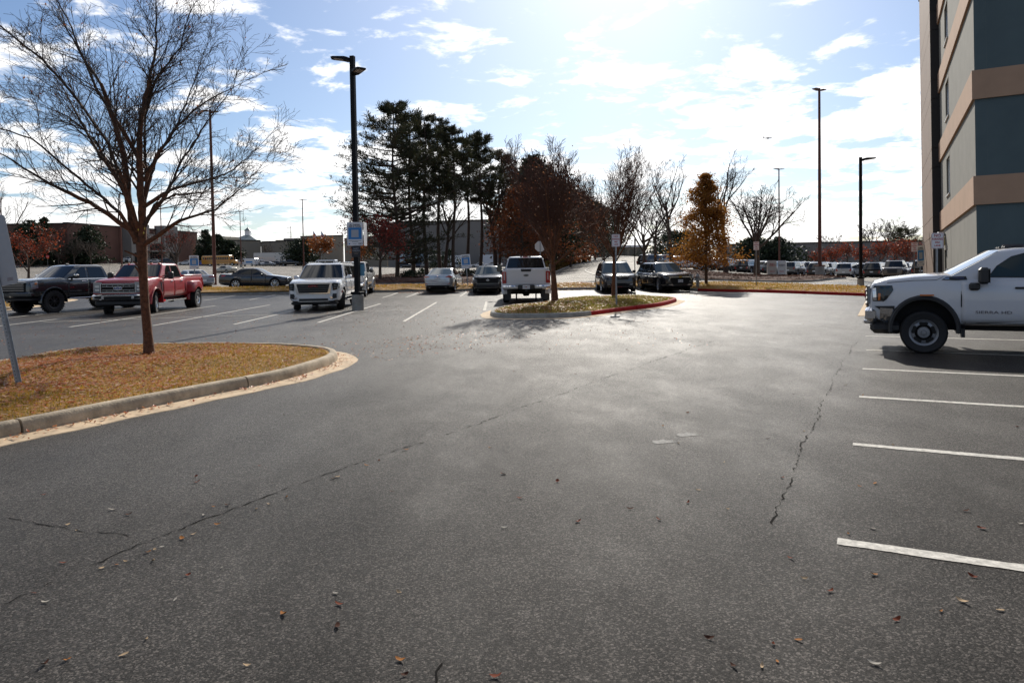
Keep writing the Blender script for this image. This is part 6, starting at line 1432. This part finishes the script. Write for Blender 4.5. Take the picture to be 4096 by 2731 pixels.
t = thing('parking_sign', 'white parking sign on the right face of the light pole, seen at a slant', 'sign', (-5.79,28.52,0), rad(90), 'blue and white parking signs'); panel('sign_panel', .61, .92, 3.0, -.012, M_white, t, .04)
t = thing('guest_parking_sign', 'small dark guest parking sign on the black light pole', 'sign', (-6.10,28.27,0), rad(2)); p = panel('sign_panel', .34, .43, 2.31, -.02, mat('sign_charcoal', (.025,.025,.03), .5), t, .008, .012)
M_gold2 = mat('sign_tan', (.35,.27,.2), .5)
for s, dz in (('GUEST',.115),('PARKING',.035)): text_obj(s, .078, mat('sign_grey_text', (.45,.47,.52), .5), p, FR(0, -.0215, 2.31+dz), .0005, sx=.86)
MB().box(-.13,.13,-.0216,-.0206,2.29,2.296).build('rule', M_gold2, p)
for k in range(2): MB().box(-.10+.03*k,.10-.03*k,-.0216,-.0206,2.245-k*.03,2.252-k*.03).build('print_line', M_gold2, p)
t = thing('blue_panel', 'pale blue sign panel low on the far side of the light pole', 'sign', (-6.0,28.56,0), rad(10)); panel('sign_panel', .30, .46, 1.58, 0, mat('pale_blue_print', (.10,.30,.45), .4), t, .02, .006)
pay_sign('blue and white parking sign on the verge behind the bed of the red pickup', at(-.4415,48.8,.1), 2.35, rad(10))
pay_sign('leaning blue and white parking sign beside the black crossover', at(-.0612,46.6,.15), 2.12, rad(2), lean=rad(-4))
pay_sign('narrow slanted parking sign in front of the brown hotel corner', (17.85,31.3,0), 2.25, rad(28), w=.5, h=.9, lean=rad(-3))
# stop sign seen from behind, far red stop sign
def stop_sign(label, loc, rz, face, H=3.1, rad_=.40):
    t = thing('stop_sign', label, 'sign', loc, rz); u_post(t, H-.05, M_steel, .07, False)
    pts = [(rad_*math.cos(rad(22.5+45*k)), .032, H-rad_+rad_*math.sin(rad(22.5+45*k))) for k in range(8)]
    p = MB().prism(pts, (0,.005,0)).build('sign_panel', M_redink if face else mat('sign_back2', (.55,.56,.57), .4, .3), t)
    if face: text_obj('STOP', .26, M_white, p, frame((0,.04,H-rad_), (-1,0,0), (0,0,1)), .001, sx=.8)
    return t
stop_sign('grey octagonal back of a stop sign above the white pickup', (2.05,51.2,.3), 0, False)
stop_sign('small red stop sign in front of the dark trees by the brick mall', at(-.645,178), math.pi, True, 3.2, .45)

# ================================================================ hydrant, donation bins, aeroplane, flags
t = thing('fire_hydrant', 'silver fire hydrant at the end of the red kerb', 'fire hydrant', (11.15,43.1,.12), rad(-20)); M_hyd = mat('hydrant_silver', (.34,.35,.34), .45, .5, noise=(12,.25))
MB().lathe([(.10,-.1),(.10,.30),(.15,.31),(.15,.36),(.10,.37),(.105,.62),(.135,.64),(.135,.68),(.12,.69),(.11,.78),(.07,.85),(.03,.87),(.03,.93),(0,.93)], 'Z', n=20).build('barrel', M_hyd, t, smooth=35)
MB().lathe([(0,-.20),(.065,-.20),(.065,-.15),(.05,-.14),(.05,.14),(.065,.15),(.065,.20),(0,.20)], 'X', (0,0,.53), 12).build('hose_outlet', M_hyd, t, smooth=35)
MB().lathe([(0,-.24),(.085,-.24),(.085,-.17),(.07,-.16),(.07,0),(0,0)], 'Y', (0,0,.50), 14).build('pumper_outlet', M_hyd, t, smooth=35)
MB().lathe([(.112,.70),(.128,.70),(.128,.715),(.112,.715)], 'Z', n=16).build('red_band', M_redk, t)
MB().path([(.19,0,.5),(.21,-.03,.36),(.15,-.08,.33),(.06,-.14,.4)], .008, 5).build('chain', M_steel, t)
M_bin = mat('bin_cream', (.46,.40,.34), .6, noise=(3,.12)); M_bin2 = mat('bin_white', (.55,.54,.52), .6, noise=(3,.1))
def bin_(label, loc, rz, m, lines, wide):
    t = thing('donation_bin', label, 'donation bin', loc, rz, 'donation bins by the mulch bed'); w = wide/2
    MB().loft([[(x,y,0),(x2,y,0),(x2,y2,0),(x,y2,0)] if False else [(-w,-.45,z),(w,-.45,z),(w,.45,z),(-w,.45,z)] for z in (.06,1.22)]+[[(-w*.86,-.38,1.42),(w*.86,-.38,1.42),(w*.86,.40,1.42),(-w*.86,.40,1.42)]]).build('bin_body', m, t)
    MB().box(-w*.7,w*.7,-.455,-.44,1.02,1.04).build('hatch_edge', M_dark, t)
    for s, sz, z, im in lines: text_obj(s, sz, im, t, FR(0,-.453,z), .001, sx=.75, bold=.002)
    for z in (.35,.46): MB().box(-w*.55,w*.55,-.4535,-.4505,z,z+.03).build('print_line', M_redink, t)
bin_('cream donation bin with red lettering in front of the parked SUVs', (24.1,66.6,.35), rad(-14), M_bin, [('MAKES A',.13,1.08,M_redink),('DIFFERENCE',.13,.93,M_redink)], .78)
bin_('white donation bin reading CLOSET right of the cream one', (24.95,66.3,.32), rad(-24), M_bin2, [('CLOSET?',.19,.95,M_ink)], .72)
t = thing('aeroplane', 'small grey aeroplane low in the sky', 'aeroplane', (.3575*1500, 1500, 258), rad(-8)); M_pl = mat('plane_grey', (.25,.27,.30), .4)
MB().lathe([(0,-9),(.5,-8.4),(1.0,-6),(1.15,-2),(1.15,3),(.8,6),(.25,9),(0,9.3)], 'X', n=16).mesh; MB().lathe([(0,9),(.5,8.4),(1.0,6),(1.15,2),(1.15,-3),(.7,-6),(.3,-9),(0,-9.3)], 'X', n=16).build('fuselage', M_pl, t, smooth=60)
MB().prism([(-9.2,-.08,.3),(-6.8,-.08,.6),(-8.6,-.08,3.6),(-9.8,-.08,3.6)], (0,.16,0)).build('tail_fin', M_pl, t)
for q in (1,-1):
    MB().prism([(1.8,q*1,-.5),(-1.0,q*1,-.5),(-2.6,q*9,.7),(-1.2,q*9,.7)], (0,0,.2)).build('wing', M_pl, t); MB().prism([(-7.6,q*.4,.6),(-8.8,q*.4,.6),(-9.4,q*3.2,.9),(-8.6,q*3.2,.9)], (0,0,.12)).build('tailplane', M_pl, t)
    MB().lathe([(.45,2.2),(.55,1.6),(.5,-.4),(.25,-.9)], 'X', (0,q*3.2,-.9), 12).build('engine', M_pl, t)
def flag(label, loc, stripes):
    t = thing('flagpole', label, 'flagpole', loc, 0, 'flagpoles above the orange tree'); MB().tube((0,0,0),(0,0,11.4),.09,.05,8).build('pole', M_alu, t)
    mb = {}
    for k, m in enumerate(stripes):
        P = []
        for i in range(5):
            x = .12+i*.22; y = .12*math.sin(i*1.6); P.append([(x,y,11.1-k*.32-i*.30),(x,y,11.1-(k+1)*.32-i*.30)])
        MB().grid(P).build('flag_stripe', m, t)
flag('flagpole with a red white and blue flag hanging limp, left of two', at(-.2755,236), [M_blue,M_redink,M_white,M_redink,M_white,M_redink]); flag('flagpole with a blue white and red flag hanging limp, right of two', at(-.2645,236), [M_ink,M_blue,M_white,M_redink,M_redink])

# ================================================================ hotel on the right
M_hgrey = mat('stucco_grey', (.205,.20,.175), .9, noise=(1.2,.10), bump=(120,.25,.004)); M_hblue = mat('stucco_slate', (.092,.130,.140), .9, noise=(.8,.10), bump=(120,.25,.004))
M_band = mat('stucco_peach', (.44,.285,.19), .9, noise=(1.0,.08), bump=(120,.25,.004)); M_hbr = mat('panel_brown', (.215,.145,.105), .75, noise=(.7,.12)); M_hbr2 = mat('panel_dark_brown', (.15,.095,.06), .75, noise=(.7,.12)); M_hblk = mat('panel_black', (.02,.018,.018), .6)
ht = thing('hotel', 'four storey stucco hotel wall with peach bands at the right edge', 'building', (13.5,20.8,0))
ht.rotation_euler = (Matrix.Rotation(-.028, 3, 'X') @ Matrix.Rotation(math.atan2(-.453,.892), 3, 'Z')).to_euler()
LF, RW, TOP = 12.4, 16.0, 15.6     # length of the left face, width of the right face
bands = [(3.2,4.03),(6.25,7.08),(9.3,10.13),(12.35,13.18)]; zs = [-1.0]
lv = [(-1.2,3.2)]+[(a[1], b[0]) for a, b in zip(bands, bands[1:])]+[(13.18,TOP)]
def wall_left(z0, z1, holes):
    """left wall (local x=0) with openings (y0,y1,za,zb), 0.25 m thick"""
    ys = sorted({.002, LF}|{v for h in holes for v in h[:2]}); z_ = sorted({z0, z1}|{v for h in holes for v in h[2:]}); mb = MB()
    for a, b in zip(ys, ys[1:]):
        for c, d in zip(z_, z_[1:]):
            if any(a >= h[0]-1e-6 and b <= h[1]+1e-6 and c >= h[2]-1e-6 and d <= h[3]+1e-6 for h in holes): continue
            mb.box(0, .3, a, b, c, d)
    return mb.build('wall_grey', M_hgrey, ht)
for k, (z0, z1) in enumerate(lv):
    wins = [(8.15,9.55,z0+.42,z1-.32)] if 0 < k < 5 else [(10.15,11.1,-.9,2.3)] if k == 0 else []
    if k == 4: wins = [(8.15,9.55,z0+.42,z0+1.9)]
    w = wall_left(z0, z1, wins)
    for y0, y1, a, b in wins:
        if k:
            f = MB().box(.06,.12,y0,y0+.05,a,b).box(.06,.12,y1-.05,y1,a,b).box(.06,.12,y0,y1,b-.05,b).box(.06,.12,y0,y1,a,a+.05).build('window', M_alu, ht)
            MB().box(.09,.10,y0+.05,y1-.05,a+.05,b-.05).build('pane', M_glass, f); MB().box(-.05,.14,y0-.04,y1+.04,a-.06,a-.003).build('sill', mat('sill_pale', (.6,.6,.58), .5), f); MB().box(.11,.2,y0+.06,y1-.06,a+.06,a+(b-a)*.4).build('air_unit_grille', M_black, f)
        else:
            d = MB().box(.10,.15,y0+.03,y1-.03,a,b-.03).build('door', mat('door_slate', (.035,.05,.055), .5), ht); MB().rbox(.07,.10,y0+.10,y0+.16,1.0-1.2+.9,1.05-1.2+.95,.004).build('handle', M_alu, d)
            MB().box(.06,.17,y0-.002,y0+.03,a,b).box(.06,.17,y1-.03,y1+.002,a,b).build('door_frame', M_blackm, d)
    MB().box(.3, RW, 0, .3, z0, z1).build('wall_slate', M_hblue, ht); MB().box(.002,.298,0.0,.0018,z0,z1).build('corner_bead', M_hblue, ht)
for a, b in bands:
    MB().box(-.07, .298, -.07, LF-.004, a, b).build('peach_band', M_band, ht); MB().box(.299, RW, -.07, .299, a, b).build('peach_band', M_band, ht)
MB().box(-.003, 0.002, 8.03, 8.05, -.8, TOP-.05).build('control_joint', M_hblk, ht)
MB().box(.3, RW, .3, LF+8, TOP-.4, TOP-.2).build('roof', M_conc2, ht); MB().box(-.1, RW, -.1, .3, TOP, TOP+.25).build('parapet_cap', M_hblk, ht)
# pylon of brown panels at the far end
pz = [-1.2,3.0,3.85,6.05,6.9,9.1,9.95,12.15,13.0,16.2]
for k, (a, b) in enumerate(zip(pz, pz[1:])):
    MB().box(-.34,-.02,LF+.05,LF+8,a+.012,b-.012).build('brown_panel', M_hbr2 if k == 0 else M_hbr, ht); MB().box(-.338,.6,LF+.02,LF+.048,a+.012,b-.012).build('shade_black_panel', M_hblk, ht)  # near end face coloured black to imitate its shade, long face brown
MB().box(-.30,RW,LF+.06,LF+7.9,-1.2,16.1).build('core', M_hblk, ht); MB().box(-.38,RW,LF,LF+8.05,16.21,16.4).build('parapet_cap', M_hblk, ht)
MB().box(-.36,-.341,LF+.02,LF+8,-1.0,.1).build('base_course', M_conc2, ht)
lp = MB().rbox(-.30,-.02,10.45,10.85,2.86,3.05,.03).build('wall_lamp', M_alu, ht); MB().rbox(-.26,-.02,10.5,10.8,2.48,2.85,.02).build('lamp_glass', mat('yellowed_lens', (.5,.42,.16), .35), lp)
MB().box(-.06,-.005,9.62,9.74,.9,1.5).build('keypad', M_white, ht)
# paved strip and kerb corner in front of the hotel
apron = MB().grid([[(10.2,21.2,.012),(11.6,20.5,.012)],[(12.4,25.4,.012),(13.8,24.7,.012)],[(14.7,29.8,.012),(16.1,29.1,.012)]]).build('concrete_apron', M_gut); tag(apron, kind='structure')

# ================================================================ far buildings
M_brick = mat('brick_red', (.13,.062,.045), .9, noise=(.15,.18)); M_brick2 = mat('brick_brown', (.115,.06,.045), .9, noise=(.12,.2)); M_beige = mat('precast_beige', (.27,.235,.185), .9, noise=(.08,.10)); M_grey = mat('precast_grey', (.22,.205,.19), .9, noise=(.08,.12)); M_roofm = mat('metal_roof', (.22,.26,.26), .5, .3); M_cream = mat('cream_panel', (.55,.48,.34), .6)
def wall_run(t, name, pts, H, m, th=1.0, base=-1.5, joints=0, cap=None):
    """walls along a line of ground points"""
    for (x0, y0), (x1, y1) in zip(pts, pts[1:]):
        d = Vector((x1-x0, y1-y0)); L_ = d.length; d.normalize(); n = Vector((-d.y, d.x))*th; z0 = gz(x0,y0); z1 = gz(x1,y1)
        top = (gz(*pts[0])+H); k = max(1, int(L_/joints)) if joints else 1
        for i in range(k):
            a = Vector((x0,y0))+d*(L_*i/k+.04); b = Vector((x0,y0))+d*(L_*(i+1)/k-.04)
            MB().prism([(*a, min(z0,z1)+base),(*b, min(z0,z1)+base),(*(b+n), min(z0,z1)+base),(*(a+n), min(z0,z1)+base)], (0,0,top-(min(z0,z1)+base))).build(name, m, t)
        if cap: MB().prism([(x0-n.x*.2,y0-n.y*.2,top),(x1-n.x*.2,y1-n.y*.2,top),(x1+n.x,y1+n.y,top),(x0+n.x,y0+n.y,top)], (0,0,.35)).build('coping', cap, t)
    return top
t = thing('brick_mall', 'long brown brick department store with a grey entrance at the far left', 'building')
p0, p1, p2 = (-.80*200,200), (-.617*200,200), (-.436*262,262)
wall_run(t, 'brick_wall', [p0, p1], 11.3, M_brick2, 1.2, joints=20, cap=M_hblk); tp = wall_run(t, 'brick_wall', [p1, p2], 11.5, M_brick, 1.2, joints=18, cap=M_hblk)
d = (Vector(p2)-Vector(p1)); ang = math.atan2(d.y, d.x)
def on(f, out): q = Vector(p1)+d*f; n = Vector((d.y,-d.x)).normalized(); q += n*out; return q
e = thing('x', None, None); bpy.data.objects.remove(e)
for f0, f1, H, o in ((.36,.50,12.2,3.0),(.62,.74,12.2,3.0),(.50,.62,9.2,2.2)):
    a, b = on(f0, o), on(f1, o); c_, d_ = on(f1, -.5), on(f0, -.5); z = gz(*a)
    MB().prism([(*a,z-1),(*b,z-1),(*c_,z-1),(*d_,z-1)], (0,0,H+1)).build('entrance_block', M_grey, t)
for k in range(5):
    f = .515+k*.02; a, b = on(f, 2.35), on(f+.017, 2.35); z = gz(*a); MB().prism([(*a,z+1.2),(*b,z+1.2),(*b,z+8.4),(*a,z+8.4)], (.0,.06,0)).build('window', M_glass, t)
for f0, f1 in ((.38,.46),(.66,.73)):
    a, b = on(f0, 3.15), on(f1, 3.15); z = gz(*a); MB().prism([(*a,z),(*b,z),(*b,z+3.2),(*a,z+3.2)], (0,.1,0)).build('doorway', M_glass, t)
a, b = on(.47,5.0), on(.65,5.0); c_, d_ = on(.65,2.3), on(.47,2.3); z = gz(*a)+3.6; MB().prism([(*a,z),(*b,z),(*c_,z),(*d_,z)], (0,0,.5)).build('canopy', M_grey, t)
t = thing('beige_mall', 'beige concrete mall wall with a roof cupola in the left distance', 'building')
q0, q1, q2, q3 = (-.438*258,258), (-.348*268,268), (-.293*256,256), (-.235*252,252)
wall_run(t, 'wall_panel', [q0, q1], 7.9, M_beige, 1., joints=9, cap=M_hblk); wall_run(t, 'wall_panel', [q1, q2], 8.0, M_beige, 1., joints=9, cap=M_hblk); wall_run(t, 'wall_panel', [q2, q3], 9.6, M_beige, 1., joints=9, cap=M_hblk)
def wbox(name, r, Y, w, dp, z0, z1, m): x = r*Y; return MB().box(x-w/2, x+w/2, Y, Y+dp, z0, z1).build(name, m, t)
cxm = -.368*300
MB().loft([[(cxm-7,295,13.2),(cxm+7,295,13.2),(cxm+7,309,13.2),(cxm-7,309,13.2)],[(cxm-1.2,300.8,16.2),(cxm+1.2,300.8,16.2),(cxm+1.2,303.2,16.2),(cxm-1.2,303.2,16.2)]]).build('metal_roof', M_roofm, t)
cu_ = MB().box(cxm-1,cxm+1,301,303,16.2,18.1).build('cupola', M_white, t); MB().loft([[(cxm-1.3,300.7,18.1),(cxm+1.3,300.7,18.1),(cxm+1.3,303.3,18.1),(cxm-1.3,303.3,18.1)],[(cxm-.05,301.95,19.6),(cxm+.05,301.95,19.6),(cxm+.05,302.05,19.6),(cxm-.05,302.05,19.6)]]).build('cupola_roof', M_roofm, cu_); MB().tube((cxm,302,19.5),(cxm,302,22.4),.06,.03,6).build('spire', M_steel, cu_)
for k in range(12): MB().box(cxm-6.2+k*1.1,cxm-6.12+k*1.1,296.2,296.3,13.3,13.6).build('roof_rib', M_roofm, t)
wbox('roof_plant', -.343, 300, 13, 6, 11.5, 13.6, M_grey); wbox('roof_plant', -.366, 296, 4, 4, 11.5, 13.7, M_hblk); wbox('roof_plant', -.3125, 300, 9, 6, 11.5, 14.0, M_cream); wbox('roof_plant', -.283, 300, 20, 8, 11.5, 14.6, M_grey)
P = []
for i in range(9): a_ = math.pi*i/8; P.append([(-.418*290+4*-math.cos(a_)+1, 288, 13.4+2.2*math.sin(a_)), (-.396*290+4*-math.cos(a_)*.2+4, 292, 13.2+1.9*math.sin(a_))])
MB().grid(P).build('skylight', M_cream, t, smooth=60)
for k in range(6): wbox('clerestory_window', -.29+k*.006, 299.8, 1.5, .1, 12.6, 14.1, M_glass)
t = thing('grey_mall', 'long grey windowless mall wall behind the pines', 'building')
wall_run(t, 'wall_panel', [(-.232*240,240), (-.172*225,224)], 9.0, M_beige, 1.); wall_run(t, 'wall_panel', [(-.172*222,222), (-.10*218,218), (-.02*214,214), (.03*212,212)], 13.2, M_grey, 1.2, joints=8, cap=M_hblk)
for k in range(3):
    x = (-.125+k*.045)*214; z = gz(x,214); MB().box(x-2,x+2,213.2,213.6,z-.3,z+3.6).build('loading_door', M_white, t)
t = thing('low_building', 'low pale building with dark openings at the top of the road', 'building')
x, y, z = bear(.152, 262); MB().box(x-9,x+9,y,y+8,z-1.5,z+3.2).build('wall', M_beige, t); MB().box(x-9.6,x+9.6,y-.8,y+8.6,z+3.2,z+3.9).build('roof', M_white, t)
for k in range(6): MB().rbox(x-8+k*2.8,x-6.2+k*2.8,y-.06,y+.02,z,z+2.3,.02).build('window', M_glass, t)
t = thing('warehouse', 'long low grey warehouse behind the right lot', 'building')
wall_run(t, 'wall_panel', [(.285*205,205), (.33*203,203), (.42*200,200), (.52*196,196), (.62*192,192)], 5.6, M_grey, 1.2, joints=10, cap=M_hblk)
# distant wooded ridge
P = []
for i in range(80):
    x = -1600+i*60; h = 16+10*math.sin(i*.35)+6*math.sin(i*1.1+1)+4*math.sin(i*2.3); h *= .4 if x < 100 else 1.15
    P.append([(x,1500,-5),(x,1530,h*.7),(x,1570,h+5),(x,1700,h*.5),(x,1800,-5)])
tag(MB().grid(P).build('wooded_hills', mat('far_wood', (.09,.10,.085), .95, noise=(.03,.35)), smooth=60), kind='structure')

# ================================================================ single leaves on the near asphalt
shapes = []
for k in range(7):
    Rn = random.Random(400+k); L_ = Rn.uniform(.045,.075); w = L_*Rn.uniform(.16,.36); P = []; cu = Rn.uniform(.1,.5)
    for i in range(6):
        t_ = i/5; ww = w*math.sin(math.pi*(.06+.9*t_))**.8; zc_ = cu*L_*(t_-.5)**2*2.2+.003; tw = Rn.uniform(-.3,.3); P.append([(L_*(t_-.5), -ww, zc_+ww*(.28+tw)),(L_*(t_-.5), 0, zc_),(L_*(t_-.5), ww, zc_+ww*(.28-tw))])
    shapes.append(P)
kinds = [('reddish brown',(.17,.04,.018)),('pale tan',(.42,.30,.18)),('orange brown',(.30,.12,.03)),('dark brown',(.06,.022,.012)),('silvery grey',(.36,.33,.28))]
meshes = {}
for kn, col in kinds:
    m = mat('leaf_'+kn.replace(' ','_'), col, .8, spec=.15)
    for k, P in enumerate(shapes): meshes[kn, k] = MB().grid(P).mesh('fallen_leaf', m, 60)
R = random.Random(77); pts = []
while len(pts) < 100:
    v = R.uniform(75, 960); Y = 1.65*1650/v; X = R.uniform(-.72,.72)*Y
    if X < -3.0-(Y<12)*(12-Y)*.5+0 and Y < 15.5 and X < -2.6-.48*(12.5-Y): continue
    if (X > 5 and 10 < Y < 16) or Y > 21.5 or (Y > 13.5 and X < -3 and R.random() < .5): continue
    pts.append((X, Y))
for a, b in [((-2.56,3.51),(-.94,6.63))]:
    for k in range(16): t_ = R.random(); pts.append((a[0]+(b[0]-a[0])*t_+.05, a[1]+(b[1]-a[1])*t_))
for X, Y in pts:
    kn = R.choices([k[0] for k in kinds], (5,4,3,2,2))[0]; o = link(meshes[kn, R.randrange(7)], 'fallen_leaf', None, (X, Y, .003)); s = R.uniform(.5,.95); o.scale = (s,s,s); o.rotation_euler = (R.uniform(-.25,.25), R.uniform(-.25,.25), R.uniform(0,6.28))
    tag(o, f'{kn} fallen leaf lying on the near asphalt', 'leaf', f'{kn} leaves on the asphalt')
n = 1500; q = np.c_[RNG.uniform(-16,4,n), RNG.uniform(13.5,30,n)]; q = q[~((q[:,0] < -3.2) & (q[:,1] < 15.4))]
ok = np.array([not (-1 < x < 8 and y > 22) for x, y in q]); q = q[ok]
leaf_litter('scattered_leaves', q, np.full(len(q), .004), label='dead leaves scattered across the middle of the lot', size=(.035,.07), flat=.7)
q = poly_area_pts([(-4.5,15.6),(-2.4,12.5),(-1.2,13.5),(.5,16.5),(-1,18)], 330); leaf_litter('scattered_leaves', q, np.full(len(q), .004), label='dead leaves lying beyond the tip of the left island', size=(.04,.075), flat=.7)
